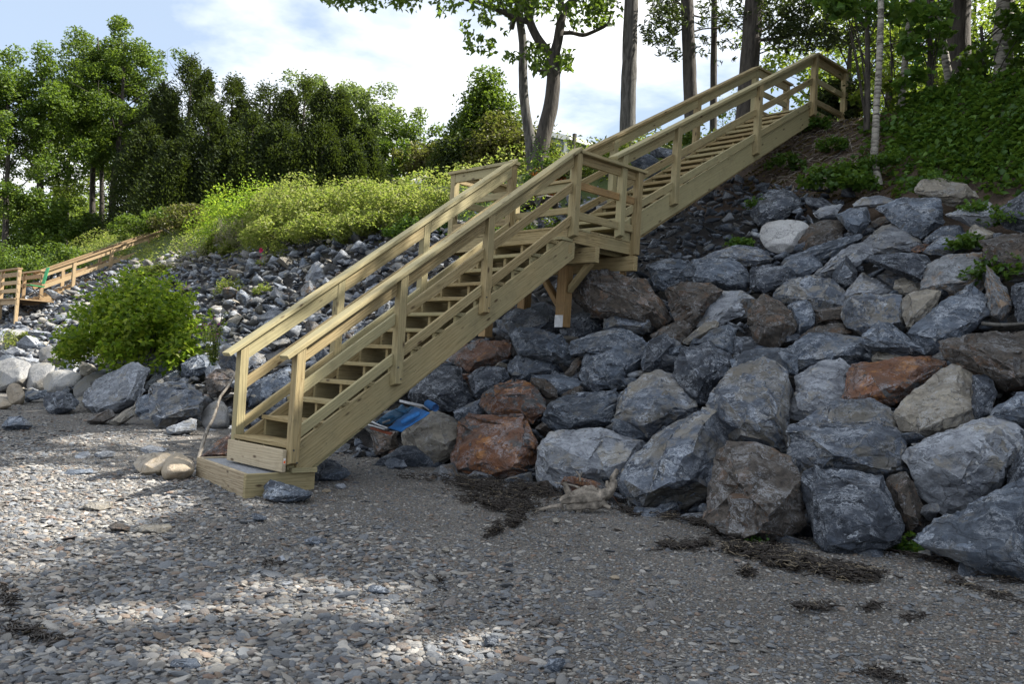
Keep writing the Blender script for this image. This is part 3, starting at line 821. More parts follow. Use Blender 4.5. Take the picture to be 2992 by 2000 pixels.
def traced_rock(name, sysn, typ, pts, label, group=None, inner=None, dd=0.0, tilt=0.5, bulge=1.0, ground=False, cat='boulder', smooth_deg=20, soft=False):
    P = [cv_(sysn, x, y) for x, y in pts]
    cx = sum(p[0] for p in P) / len(P); cy = sum(p[1] for p in P) / len(P)
    if not ground: P = [(cx + (a - cx) * 1.055, cy + (b - cy) * 1.055) for a, b in P]
    yb = max(p[1] for p in P)
    xb = [p[0] for p in P if p[1] == yb][0]
    area = 0.5 * abs(sum(P[i][0] * P[(i + 1) % len(P)][1] - P[(i + 1) % len(P)][0] * P[i][1] for i in range(len(P))))
    dc = hit(cx, cy); db = hit(xb, yb)
    r = math.sqrt(area) / FPX * dc
    d0 = min(dc, db + 0.55 * r)
    if ground: d0 = db + 0.42 * r
    d0 += dd
    r = math.sqrt(area) / FPX * d0
    rnd = random.Random(sum(int(a * 7 + b * 3) for a, b in pts))
    V = []
    for x, y in P:
        di = hit(x, y)
        o = max(-0.45 * r, min(0.55 * r, tilt * (di - dc)))
        V.append(at(x, y, d0 + o + rnd.uniform(-.06, .06) * r))
    front = []
    if inner:
        front = [(cv_(sysn, x, y), f) for x, y, f in inner]
    else:
        k = rnd.choice((3, 4, 5))
        a0 = rnd.uniform(0, 6.28)
        for i in range(k):
            j = rnd.randrange(len(P)); 
            a = a0 + i * 6.28 / k
            # a point between the middle and the outline in direction a
            best = max(P, key=lambda q: (q[0] - cx) * math.cos(a) + (q[1] - cy) * math.sin(a))
            t = rnd.uniform(0.40, 0.68)
            front.append(((cx + (best[0] - cx) * t, cy + (best[1] - cy) * t), rnd.uniform(0.30, 0.50)))
    for (x, y), f in front:
        o = tilt * (hit(x, y) - dc)
        o = max(-0.45 * r, min(0.55 * r, o))
        V.append(at(x, y, d0 + o - f * r * bulge))
    for x, y in P:
        V.append(at(cx + (x - cx) * 0.72, cy + (y - cy) * 0.72, d0 + (0.62 + rnd.uniform(-.1, .1)) * r))
    c = sum(V, Vector()) / len(V)
    bm = bmesh.new()
    for v in V: bm.verts.new(v - c)
    h = bmesh.ops.convex_hull(bm, input=bm.verts)
    bmesh.ops.delete(bm, geom=list({g for g in h['geom_interior'] + h['geom_unused'] if isinstance(g, bmesh.types.BMVert)}), context='VERTS')
    sm = 1.0
    if not soft: chip(bm, 8, rnd, 0.82, 0.97)
    if soft:
        bmesh.ops.bevel(bm, geom=bm.edges[:], offset=r * 0.14, segments=3, profile=0.6, affect='EDGES', clamp_overlap=True)
    px = d0 / (FPX / 2346 * 1024)
    rough_up(bm, r, rnd.uniform(0, 60), max(px * 2.4, r * 0.036), 0.22 if soft else 1.0, 0.0 if soft else 1.0, keep=0.4 if soft else 0.04)
    me = bpy.data.meshes.new(name); bm.to_mesh(me); bm.free()
    me.polygons.foreach_set('use_smooth', [True] * len(me.polygons))
    if not soft: me.set_sharp_from_angle(angle=math.radians(smooth_deg))
    o = link(name, me, MR[typ], mw=Matrix.Translation(c))
    tag(o, label, cat, group)
    TRACED.append((P, d0))
    return o
TRACED = []
GR = 'boulders of the rock bank right of the staircase'
RK = [
 # bottom row, right
 ('B','n',[(745,1130),(800,1118),(850,1120),(920,1150),(1000,1200),(1050,1280),(1075,1400),(1070,1470),(1000,1515),(880,1545),(820,1548),(740,1505),(675,1440),(662,1370),(690,1300),(720,1220)],'tall brown vertically streaked boulder standing on the sand in the front row',[(840,1170,.25),(800,1330,.5),(960,1400,.5),(850,1500,.4),(720,1380,.3)]),
 ('T','d',[(540,640),(560,595),(620,580),(700,610),(780,600),(910,620),(940,720),(1005,840),(990,910),(900,965),(660,960),(620,900),(580,750)],'dark slate block with thin white veins and flat square front, beside the brown streaked one',[(600,660,.35),(900,690,.38),(960,850,.4),(690,900,.42)]),
 ('T','m',[(485,420),(500,385),(560,380),(700,375),(880,375),(990,440),(1030,480),(1030,590),(920,635),(880,620),(700,610),(540,610),(495,540)],'wide ledge-topped boulder with pale tan lower face resting on the dark veined slate block',[(560,420,.25),(880,395,.3),(700,520,.55),(860,540,.55),(960,560,.4)]),
 ('T','m',[(520,378),(690,278),(860,270),(945,310),(1010,400),(1025,470),(900,490),(560,410)],'slanting slab with tan crest wedged behind the ledge-topped boulder',None),
 ('T','p',[(1030,490),(1180,430),(1360,365),(1480,365),(1560,420),(1530,570),(1480,660),(1290,785),(1180,760),(1100,700),(1040,580)],'large pale blue boulder covered in white veins, brightest of the right edge',[(1130,520,.4),(1390,450,.5),(1450,600,.45),(1250,690,.45)]),
 ('T','t',[(990,330),(1060,230),(1200,130),(1270,95),(1330,120),(1360,180),(1420,260),(1370,350),(1200,420),(1080,465),(1010,400)],'light tan slab with a broad smooth face leaning left above the pale blue boulder',[(1080,300,.3),(1260,170,.35),(1320,310,.35),(1100,410,.3)]),
 ('T','d',[(1335,150),(1415,155),(1440,230),(1410,320),(1350,360),(1330,300)],'narrow dark stone behind the right shoulder of the tan slab',None),
 ('T','r',[(780,110),(900,90),(1130,65),(1220,85),(1215,110),(1090,220),(970,300),(740,295),(770,180)],'long dark boulder streaked with orange rust, lying left of the tan slab',[(860,140,.35),(1080,120,.35),(950,240,.45)]),
 ('T','p',[(520,160),(600,110),(720,75),(775,110),(780,170),(770,260),(640,340),(510,385),(503,290)],'pale grey wedge with a lit sloping face left of the long rusty boulder',[(600,160,.35),(720,130,.4),(660,270,.45),(540,320,.35)]),
 ('T','m',[(118,290),(150,190),(370,70),(440,100),(520,160),(510,330),(490,440),(480,520),(400,490),(250,450),(200,430),(150,350)],'very large upright boulder, half tan half blue, directly above the brown streaked one',[(200,260,.35),(370,130,.35),(420,330,.55),(300,390,.5),(470,260,.3)]),
 ('B','m',[(285,1300),(360,1190),(540,1050),(640,995),(700,1010),(745,1090),(730,1150),(690,1290),(660,1370),(600,1400),(440,1415),(330,1355)],'broad pale grey boulder sloping down to the left behind the driftwood',[(330,1290,.3),(500,1130,.38),(640,1070,.4),(560,1300,.55),(420,1350,.45)]),
 ('S','p',[(878,530),(900,470),(970,420),(1180,400),(1300,420),(1395,470),(1380,500),(1300,560),(1250,660),(1180,668),(940,675),(895,610)],'wide low pale boulder with a split running along its front, behind the driftwood root',[(950,470,.3),(1200,440,.3),(1180,560,.5),(950,590,.45)]),
 ('B','m',[(265,1010),(300,930),(400,850),(470,830),(530,860),(630,980),(600,1030),(480,1090),(420,1110),(320,1060)],'triangular boulder with a bright chalky left slope and dark right face',[(310,1000,.3),(470,860,.3),(440,960,.6),(540,1000,.45),(400,1060,.4)]),
 ('S','b',[(910,350),(960,270),(1030,250),(1200,230),(1280,220),(1290,250),(1240,310),(1250,380),(1120,400),(980,405),(920,380)],'blocky blue grey boulder between the rusty boulders and the triangular one',[(980,300,.3),(1180,260,.35),(1130,350,.5)]),
 ('S','r',[(510,490),(540,380),(560,340),(700,335),(830,345),(885,410),(905,470),(880,600),(780,615),(620,610),(510,590)],'big square boulder with bright orange rust on its front, on the sand below the landing',[(590,400,.35),(760,380,.4),(820,480,.5),(640,550,.5),(780,570,.45)]),
 ('S','r',[(645,290),(650,240),(700,200),(790,175),(870,200),(900,240),(930,300),(925,360),(870,370),(800,340),(680,330)],'rounded orange-rust boulder sitting on top of the big square rusty one',[(700,250,.4),(850,240,.4),(800,300,.45)]),
 ('S','t',[(240,430),(290,370),(440,305),(490,330),(550,390),(520,460),(510,540),(440,570),(340,562),(260,490)],'rounded beige and grey boulder holding up the folded blue chair',[(320,420,.4),(440,360,.4),(470,470,.45),(360,520,.4)]),
 ('S','n',[(125,400),(240,415),(255,480),(245,525),(150,515)],'small brown boulder under the low end of the folded blue chair',None),
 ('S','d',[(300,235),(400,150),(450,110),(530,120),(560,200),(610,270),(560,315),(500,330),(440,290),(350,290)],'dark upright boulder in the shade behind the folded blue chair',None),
 ('S','d',[(580,150),(660,115),(740,120),(765,175),(700,200),(640,260),(600,250)],'small dark boulder touching the top left of the rounded rusty one',None),
 ('S','r',[(490,80),(560,20),(640,-10),(770,-5),(775,70),(750,115),(580,135),(520,100)],'dark rust-brown boulder half hidden under the long stringer',None),
 ('S','b',[(755,100),(800,65),(900,60),(980,80),(1010,130),(990,160),(870,170),(790,175),(770,150)],'layered flat-topped grey slab above the rounded rusty boulder',None),
 ('S','b',[(860,160),(950,150),(1060,165),(1100,190),(1090,230),(1000,250),(930,245)],'low grey stone below the layered slab, right of the rounded rusty boulder',None),
 ('S','n',[(860,165),(920,165),(985,220),(985,260),(940,260),(880,205)],'thin brownish slab lying against the rounded rusty boulder',None),
 ('S','n',[(1015,150),(1060,90),(1090,65),(1095,95),(1060,155),(1035,165)],'thin splinter of pale brown stone pointing up between two grey boulders',None),
 ('S','n',[(1000,245),(1060,200),(1100,205),(1105,245),(1010,258)],'small brown stone above the blocky blue grey boulder',None),
 ('S','b',[(505,325),(560,290),(640,265),(650,330),(600,345),(540,372)],'small grey stone between the beige boulder and the rounded rusty one',None),
 ('S','b',[(1095,150),(1110,60),(1180,30),(1260,20),(1310,100),(1310,160),(1290,205),(1200,210),(1110,215)],'upright block with a small brown scar, directly above the blocky blue grey boulder',None),
 ('B','d',[(80,610),(130,590),(200,582),(245,610),(235,650),(170,690),(100,705),(82,660)],'rounded dark boulder right of the steel-shod support post',None),
 ('B','b',[(90,720),(180,680),(290,655),(370,680),(410,720),(400,770),(350,790),(220,750),(150,770),(100,765)],'long humped blue slate boulder below the rounded dark one',None),
 ('B','m',[(245,560),(260,540),(340,510),(420,525),(440,560),(445,640),(430,690),(340,672),(240,655)],'squarish slate boulder with a brown triangular face, right of the support post',[(270,570,.35),(410,550,.35),(420,650,.4),(280,640,.35)]),
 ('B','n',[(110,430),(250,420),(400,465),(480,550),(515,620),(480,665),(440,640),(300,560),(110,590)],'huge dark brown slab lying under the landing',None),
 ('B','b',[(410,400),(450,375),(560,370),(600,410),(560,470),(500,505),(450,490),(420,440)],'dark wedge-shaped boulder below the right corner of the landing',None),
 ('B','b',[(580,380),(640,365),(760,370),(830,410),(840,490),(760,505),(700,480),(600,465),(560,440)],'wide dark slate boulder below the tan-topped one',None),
 ('B','m',[(640,362),(760,315),(830,310),(930,345),(960,370),(930,392),(840,398),(740,370)],'low boulder with a tan top edge on the rubble below the upper flight',None),
 ('B','d',[(845,400),(960,395),(1030,400),(1045,450),(960,482),(900,515),(850,490)],'flat dark boulder right of the wide dark slate one',None),
 ('B','n',[(495,490),(560,460),(680,470),(725,500),(700,525),(620,560),(610,655),(530,622),(500,540)],'dull brown upright boulder between two slate boulders right of the landing',None),
 ('B','p',[(615,550),(680,510),(800,495),(862,530),(850,570),(800,605),(740,615),(690,645),(620,645)],'pale grey-topped boulder with a flat crest right of the dull brown one',[(670,550,.3),(790,520,.35),(760,580,.45)]),
 ('B','t',[(565,710),(600,680),(640,642),(710,625),(705,650),(640,700),(580,722)],'thin pale slab lying tilted like a plank in the middle of the bank',None),
 ('B','b',[(610,718),(700,660),(760,635),(785,660),(770,760),(715,785),(640,740)],'blue slate wedge directly under the thin pale slab',None),
 ('B','n',[(430,685),(480,650),(560,620),(608,652),(560,722),(500,742),(440,705)],'reddish cube-like stone left of the thin pale slab',None),
 ('B','b',[(395,800),(410,720),(440,697),(520,700),(562,730),(540,775),(480,805),(400,832)],'striped grey boulder below the reddish cube-like stone',None),
 ('B','d',[(525,790),(560,745),(680,710),(770,790),(762,842),(700,865),(660,960),(620,978),(560,900),(530,850)],'dark angular block with a pale chipped corner, above the triangular boulder',[(580,790,.35),(680,760,.45),(640,870,.5)]),
 ('B','n',[(850,570),(900,515),(960,535),(1010,590),(1037,660),(1000,705),(950,738),(870,715),(830,640)],'pointed dark brown boulder at the centre of the bank',[(905,560,.4),(980,640,.4),(890,660,.45)]),
 ('B','d',[(775,695),(830,690),(960,742),(880,765),(780,775)],'low black-looking stone in the gap under the pointed brown boulder',None),
 ('B','b',[(1000,560),(1040,530),(1080,535),(1112,590),(1122,640),(1050,682),(1030,625)],'blue slate boulder with pale cracks right of the pointed brown one',None),
 ('B','n',[(1110,582),(1180,570),(1242,560),(1245,630),(1130,638)],'flat brown stone set deep in a gap below the broad ridged boulder',None),
 ('B','n',[(1050,692),(1130,642),(1240,640),(1272,680),(1180,695),(1060,705)],'low brown boulder wedged left of the block with a brown front',None),
 ('B','m',[(925,520),(1000,460),(1080,440),(1180,450),(1250,520),(1242,562),(1120,582),(1060,540),(990,548)],'broad gently ridged boulder with tan banding along its crest',[(1020,480,.3),(1170,480,.3),(1130,540,.45)]),
 ('B','p',[(1240,520),(1250,490),(1310,425),(1380,455),(1440,500),(1380,518),(1260,532)],'pale peaked boulder with one straight bright edge',None),
 ('B','m',[(1240,540),(1270,525),(1480,515),(1486,640),(1470,675),(1380,640),(1300,692),(1250,662),(1235,590)],'squared block with a flat top and a brown front face',[(1270,545,.35),(1470,530,.35),(1460,630,.4),(1300,650,.4)]),
 ('B','t',[(1440,490),(1455,450),(1500,440),(1540,470),(1552,502),(1480,518)],'small rounded pale stone behind the squared block',None),
 ('B','t',[(1480,515),(1560,500),(1640,490),(1622,560),(1570,615),(1500,658),(1485,620)],'pinkish pale boulder right of the squared block',None),
 ('B','b',[(1310,690),(1380,625),(1430,640),(1560,740),(1572,768),(1480,758),(1360,752),(1320,720)],'leaning blue rectangular slab right of the low brown boulder',None),
 ('B','b',[(1010,740),(1090,680),(1220,685),(1330,700),(1372,760),(1340,805),(1250,815),(1150,805),(1040,835),(1020,790)],'wide smooth blue boulder in the middle, above the pale grey wedge',[(1090,720,.35),(1280,730,.4),(1180,780,.45)]),
 ('B','t',[(1345,795),(1370,755),(1440,750),(1590,775),(1500,795),(1400,810)],'thin flat pale slab on top of the long rusty boulder',None),
 ('B','o',[(1565,490),(1580,400),(1650,355),(1825,348),(1848,400),(1852,450),(1770,525),(1700,530),(1640,510),(1600,520)],'large pale boulder with golden stains near the top right of the bank',[(1630,400,.35),(1800,380,.35),(1770,460,.4),(1640,470,.4)]),
 ('B','o',[(1830,400),(1880,450),(1930,540),(1948,600),(1890,625),(1840,605),(1848,540),(1820,480)],'rusty orange flank boulder beside the large pale gold-stained one',None),
 ('B','b',[(1500,672),(1600,580),(1700,520),(1770,475),(1790,515),(1850,520),(1842,605),(1780,672),(1700,705),(1640,755),(1590,772),(1540,725)],'big blue slab dipping left below the gold-stained boulder',[(1620,620,.35),(1750,540,.4),(1780,620,.4),(1620,700,.4)]),
 ('B','n',[(1640,712),(1750,685),(1880,670),(1984,670),(2080,700),(2080,900),(1990,930),(1900,912),(1850,872),(1820,802),(1700,792),(1640,772)],'massive dark boulder with brownish top running out of the right edge',[(1740,730,.3),(1940,710,.3),(1930,830,.5),(1750,765,.3)]),
 ('B','b',[(1840,1010),(1920,950),(1984,925),(2060,930),(2060,1062),(1940,1055),(1850,1032)],'blue boulder at the right edge above the pale blue veined one',None),
 ('T','b',[(1060,905),(1230,810),(1380,740),(1568,620),(1700,600),(1760,1100),(1568,1110),(1400,1062),(1340,992),(1240,962),(1100,932)],'largest blue slab of all, sloping down to the sand in the bottom right corner',[(1240,860,.2),(1420,780,.3),(1560,720,.35),(1500,980,.5)]),
 ('T','d',[(1500,600),(1560,480),(1660,480),(1660,640),(1480,700)],'dark boulder filling the gap at the right edge behind the pale blue one',None),
 ('T','n',[(935,630),(1030,590),(1075,700),(1125,800),(1105,865),(1010,900),(960,760)],'brown boulder deep in the gap between the veined slate block and the pale blue boulder',None),
 ('B','b',[(765,782),(850,745),(1000,735),(1032,780),(1042,852),(960,805),(880,785),(830,822),(772,832)],'rounded slate crest behind the very large upright boulder',None),
 ('B','g',[(883,270),(900,220),(980,203),(1060,210),(1090,235),(1052,290),(1040,330),(970,347),(910,322)],'round white granite boulder, the only white one on the bank',None,True),
 ('B','n',[(1050,292),(1100,222),(1170,200),(1230,215),(1256,270),(1180,292),(1130,332),(1080,337)],'smooth grey-brown boulder touching the right side of the white granite one',None),
 ('B','p',[(1105,172),(1150,147),(1230,140),(1202,182),(1130,202)],'small pale stone above the smooth grey-brown boulder',None),
 ('B','b',[(1200,182),(1260,155),(1330,155),(1346,210),(1290,267),(1250,242)],'angular grey boulder below the low pale slab of the top row',None),
 ('B','p',[(1265,150),(1310,110),(1380,98),(1462,130),(1400,152),(1300,157)],'low pale slab at the foot of the soil bank, left of the dark blue block',None),
 ('B','b',[(1370,155),(1480,120),(1560,110),(1640,115),(1652,160),(1640,222),(1580,262),(1540,282),(1460,212),(1400,182)],'long dark blue block with a flat top in the top row',[(1440,150,.3),(1620,130,.3),(1600,210,.4)]),
 ('B','n',[(1335,217),(1400,190),(1462,197),(1450,217),(1360,238)],'thin brown-beige stone below the long dark blue block',None),
 ('B','p',[(1310,302),(1400,235),(1450,220),(1500,240),(1562,310),(1540,337),(1450,332),(1330,342)],'pale domed boulder with curved banding in the upper middle',[(1400,270,.35),(1490,270,.35),(1450,310,.4)]),
 ('B','p',[(1090,442),(1180,370),(1260,310),(1330,295),(1352,350),(1280,402),(1240,402),(1200,422),(1170,442),(1120,452)],'long pale ridge of stone running up to the domed boulder',None),
 ('B','d',[(1190,422),(1240,350),(1292,420),(1272,472),(1230,492),(1190,462)],'small pointed slate stone in front of the long pale ridge',None),
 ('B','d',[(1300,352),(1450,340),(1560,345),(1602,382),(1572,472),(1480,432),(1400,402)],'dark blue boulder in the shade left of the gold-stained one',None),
 ('B','b',[(1090,342),(1200,290),(1290,260),(1322,280),(1200,352),(1100,402),(1040,402),(962,392),(1010,350)],'flat blue slab sloping down from the smooth grey-brown boulder',None),
 ('B','b',[(1560,292),(1640,230),(1720,225),(1742,270),(1680,277),(1580,302)],'small blue stone right of the domed boulder',None),
 ('B','m',[(1560,332),(1640,270),(1740,290),(1762,322),(1680,352),(1600,347)],'low stone with a tan crest above the gold-stained boulder',None),
 ('B','t',[(1530,80),(1560,40),(1620,25),(1740,55),(1792,110),(1700,152),(1660,122),(1560,107)],'rounded beige boulder highest of all, against the leafy bank',None),
 ('B','p',[(1660,182),(1740,150),(1830,120),(1872,170),(1892,222),(1800,242),(1740,212)],'pale blue angular stone with small leaves on it near the top right',None),
 ('B','t',[(1740,272),(1770,220),(1840,250),(1882,270),(1800,292)],'small pale wedge below the stone with small leaves on it',None),
 ('B','d',[(1880,182),(1885,150),(1984,85),(2060,80),(2060,242),(1984,252),(1890,232)],'dark boulder at the right edge below the leafy bank',None),
 ('B','n',[(1800,292),(1900,265),(1984,260),(2060,270),(2060,440),(1950,432),(1860,402),(1830,342)],'reddish brown boulder at the right edge, upper part of the bank',None),
 ('B','d',[(1935,482),(1984,450),(2060,440),(2060,640),(1980,650),(1945,600)],'dark boulder at the right edge, level with the rusty orange flank',None),
 ('B','d',[(850,182),(880,110),(960,75),(1040,100),(1062,140),(980,202),(880,227)],'big black-looking rounded boulder directly above the white granite one',None),
 ('A','b',[(1360,760),(1450,700),(1560,690),(1640,800),(1600,812),(1420,835),(1370,805)],'dark streaked boulder behind the stringer, left of the support post',None),
 ('A','b',[(1420,832),(1440,802),(1540,802),(1640,832),(1667,900),(1650,942),(1550,902),(1430,902)],'horizontally streaked blue slab below the foot of the support post',None),
 ('B','b',[(310,660),(330,700),(400,770),(350,800),(330,900),(160,905),(140,830),(180,750),(240,715)],'heavy grey block with a worn brown patch left of the striped boulder',None),
 ('S','d',[(1385,120),(1400,0),(1480,-40),(1520,0),(1470,90),(1420,140)],'narrow dark stone left of the dark angular block',None),
]
for i, r in enumerate(RK):
    sysn, typ, pts, lab, inner = r[:5]
    soft = len(r) > 5
    traced_rock('boulder', sysn, typ, pts, lab, GR, inner, soft=soft)
GL = 'boulders along the foot of the bank left of the staircase'
LK = [
 ('L','p',[(392,230),(420,190),(500,150),(600,95),(680,130),(655,200),(640,250),(610,300),(540,332),(450,332),(400,290)],'largest pale peaked boulder of the left group, below the right end of the leafy bush',[(430,230,.35),(580,140,.3),(540,230,.5),(600,260,.4),(470,300,.35)],1),
 ('L','p',[(600,92),(700,50),(770,60),(800,95),(800,112),(700,132),(650,142)],'pale and dark boulder just behind the peak of the largest pale one',None,0),
 ('L','m',[(690,292),(690,200),(740,190),(850,185),(900,225),(967,280),(902,335),(860,352),(780,375),(720,397),(690,352)],'domed boulder with a bright sunlit top and dark triangular underside',[(720,230,.4),(860,215,.4),(860,290,.4),(740,350,.35)],1),
 ('L','b',[(618,292),(640,250),(690,240),(697,342),(650,350),(622,330)],'twisted grey stone squeezed between the two largest left boulders',None,0),
 ('L','p',[(762,397),(860,355),(900,352),(897,400),(840,432),(780,425)],'flat pale stone lying in front of the domed sunlit boulder',None,1),
 ('L','w',[(918,342),(960,280),(1002,265),(1042,290),(1052,392),(1000,402),(930,392)],'rounded grey boulder behind the leaning branch',None,1),
 ('L','d',[(198,252),(250,228),(310,232),(357,270),(345,310),(260,335),(210,322)],'dark split slate block in front of the granite boulders',[(230,250,.3),(320,262,.3),(270,300,.4)],1),
 ('L','w',[(193,182),(230,130),(310,128),(380,150),(372,202),(290,232),(210,232)],'long rounded granite boulder behind the dark split slate block',None,1),
 ('L','w',[(335,202),(400,150),(470,143),(502,160),(430,212),(390,274),(340,252)],'speckled granite boulder between the long rounded one and the pale peak',None,1),
 ('L','w',[(118,182),(130,110),(190,93),(252,100),(250,130),(200,170),(202,222),(130,222)],'upright round granite boulder left of the long rounded one',None,1),
 ('L','k',[(27,222),(45,187),(90,190),(117,240),(105,287),(45,287)],'egg-shaped smooth stone standing on the sand at the left',None,1),
 ('L','k',[(-10,250),(32,260),(57,290),(32,307),(-10,307)],'half-hidden round stone at the left edge of the photo',None,1),
 ('L','w',[(-40,110),(0,100),(50,70),(142,100),(132,160),(120,202),(60,192),(0,227),(-40,222)],'big granite boulder with sunlit top at the left edge',None,1),
 ('L','p',[(13,42),(60,20),(117,40),(100,65),(30,62)],'small sunlit pale stone above the big left-edge granite boulder',None,1),
 ('L','w',[(173,32),(240,13),(262,60),(240,97),(183,92)],'granite stone at the left end of the leafy bush',None,1),
 ('L','b',[(8,387),(40,347),(100,338),(152,385),(100,404),(30,404)],'dome-shaped dark stone alone on the beach at the left edge',None,1),
 ('L','n',[(395,362),(430,338),(500,308),(542,330),(480,372),(430,384)],'flat reddish-brown slab at the foot of the largest pale boulder',None,1),
 ('L','t',[(498,372),(570,315),(622,293),(612,342),(540,387)],'smooth beige slab leaning beside the flat reddish-brown one',None,1),
 ('L','r',[(905,532),(960,480),(1065,413),(1085,450),(1080,535),(960,540)],'rust-brown rough boulder tucked behind the foot of the staircase',None,1),
 ('L','k',[(606,560),(640,520),(720,503),(785,510),(785,560),(740,610),(690,615),(640,602)],'oval tan beach stone, left one of the touching pair',None,3),
 ('L','k',[(733,600),(760,530),(800,501),(860,520),(897,560),(892,602),(840,637),(750,637)],'rounded tan-grey beach stone, right one of the touching pair',None,3),
 ('L','b',[(1205,652),(1212,640),(1240,636),(1300,645),(1440,690),(1400,737),(1300,740),(1210,717)],'broken blue stone leaning against the corner of the box step',[(1225,660,.3),(1300,670,.35),(1400,700,.3)],2),
 ('K','b',[(1010,1250),(1200,1150),(1320,1200),(1425,1285),(1300,1345),(1090,1355)],'flat slab with a pale rough edge behind the box step',None,2),
 ('L','b',[(678,132),(740,93),(812,110),(827,150),(760,162),(690,152)],'humped grey stone above the domed sunlit boulder',None,0),
 ('L','b',[(828,102),(900,58),(972,75),(977,130),(900,162),(840,152)],'blocky slate stone below the purple flowers',None,0),
 ('L','m',[(718,152),(790,133),(852,170),(780,184),(730,184)],'thin banded stone resting on the domed sunlit boulder',None,0),
 ('L','n',[(938,162),(990,128),(1062,128),(1092,170),(1050,232),(1000,262),(950,232)],'brownish grey boulder left of the first railing post',None,0),
 ('L','b',[(1130,222),(1180,178),(1330,108),(1342,190),(1270,232),(1200,292),(1140,302)],'long blue slab seen through the railing beside the lowest steps',None,0),
 ('L','r',[(713,40),(790,10),(832,25),(852,60),(800,82),(740,67)],'orange-brown layered stone at the right end of the leafy bush',None,0),
 ('K','b',[(-10,95),(100,65),(210,75),(235,150),(205,240),(120,250),(5,225)],'square blue boulder behind the purple flowers',None,0),
 ('F','b',[(1770,560),(1850,500),(2000,462),(2110,490),(2060,590),(1900,640),(1790,640)],'blue grey stone above the brownish grey boulder',None,0),
 ('F','p',[(2010,620),(2050,550),(2170,490),(2200,600),(2130,640),(2030,700)],'small triangular stone left of the railing end',None,0),
 ('F','n',[(1530,440),(1600,362),(1720,370),(1830,480),(1780,560),(1700,540)],'brown-banded stone between bush and purple flowers',None,0),
 ('F','b',[(220,900),(260,820),(460,800),(440,870),(280,930)],'low slate stone between the egg-shaped one and the dark split block',None,2),
]
for sysn, typ, pts, lab, inner, fl in LK:
    nm = 'beach_stone' if fl >= 2 else 'boulder'
    traced_rock(nm, sysn, typ, pts, lab, GL, inner, ground=fl >= 2, soft=(typ in 'kw'), cat='beach stone' if fl >= 2 else 'boulder')
# single stones lying on the beach
BK = [
 ('S','b',[(192,555),(220,530),(280,533),(302,572),(280,584),(208,580)],'smooth grey stone on the dark sand below the stringer'),
 ('T','p',[(1078,962),(1140,950),(1157,987),(1100,997)],'small light stone next to the green seedling at the right'),
 ('L','t',[(375,752),(420,735),(500,728),(530,745),(480,772),(400,775)],'flat light stone lit by the sun on the left of the beach'),
 ('L','t',[(615,850),(680,835),(770,835),(790,850),(740,878),(640,872)],'long flat beige stone in the shade, right of a brown one'),
 ('L','n',[(490,845),(530,825),(600,850),(590,872),(510,865)],'brown flat stone left of the long flat beige one'),
 ('L','p',[(340,515),(400,500),(420,520),(400,540),(345,540)],'pale flat pebble-like slab, left of two behind the tan pair'),
 ('L','p',[(425,515),(470,498),(530,500),(520,530),(450,535)],'pale flat pebble-like slab, right of two behind the tan pair'),
 ('L','p',[(640,490),(680,470),(770,488),(760,505),(660,510)],'flat slab just behind the oval tan stone'),
 ('L','b',[(290,600),(320,585),(420,580),(430,600),(380,610),(300,617)],'dark flat slab on the sunlit shingle left of the tan pair'),
 ('L','b',[(1385,905),(1440,890),(1500,905),(1475,935),(1400,925)],'flat blue-grey stone on the sand right of the staircase foot'),
 ('L','p',[(1270,990),(1300,973),(1335,985),(1320,1010),(1280,1012)],'oval pale stone in the middle of the shingle'),
 ('L','p',[(1270,1110),(1290,1097),(1340,1097),(1345,1110),(1300,1125)],'bright flat stone catching the streak of sun'),
 ('L','b',[(770,1460),(800,1448),(900,1455),(925,1495),(870,1500),(780,1490)],'large flat grey pebble near the bottom left'),
 ('S','d',[(650,1370),(665,1345),(715,1345),(720,1385),(690,1402),(655,1395)],'nearly black blocky pebble near the bottom centre'),
 ('S','b',[(925,1490),(950,1455),(1010,1445),(1025,1470),(990,1515),(940,1515)],'big smooth grey pebble near the bottom centre'),
 ('S','b',[(115,1125),(140,1112),(200,1125),(235,1160),(150,1155),(120,1145)],'dark slate flake lying on the sand left of centre'),
 ('S','t',[(450,955),(465,940),(485,938),(497,965),(470,970)],'small cream-coloured stone right of centre of the beach'),
 ('S','k',[(1225,1078),(1240,1068),(1270,1072),(1272,1085),(1240,1092)],'tiny orange and white pebble alone on fine sand'),
 ('S','t',[(960,820),(975,805),(995,808),(998,830),(970,833)],'small beige stone in front of the driftwood'),
 ('K','p',[(1262,1395),(1290,1370),(1340,1370),(1370,1400),(1340,1425),(1290,1420)],'rounded pale stone on the sand right of the box step'),
 ('K','k',[(1150,1440),(1180,1415),(1225,1420),(1240,1445),(1200,1460)],'brown pebble left of the rounded pale stone by the box step'),
 ('S','b',[(1420,775),(1460,745),(1530,735),(1535,750),(1480,780),(1430,783)],'thin slate flake leaning at the foot of the broad pale boulder'),
 ('L','b',[(1150,790),(1170,785),(1225,805),(1215,822),(1160,815)],'thin blue flake on the sand below the broken blue stone'),
 ('S','n',[(940,1290),(955,1265),(1000,1262),(1003,1285),(970,1300)],'reddish-brown pebble near the bottom centre right'),
]
for sysn, typ, pts, lab in BK:
    traced_rock('beach_stone', sysn, typ, pts, lab, 'single stones lying on the beach', None, ground=True, soft=False, tilt=0.6, bulge=0.8, cat='stone')

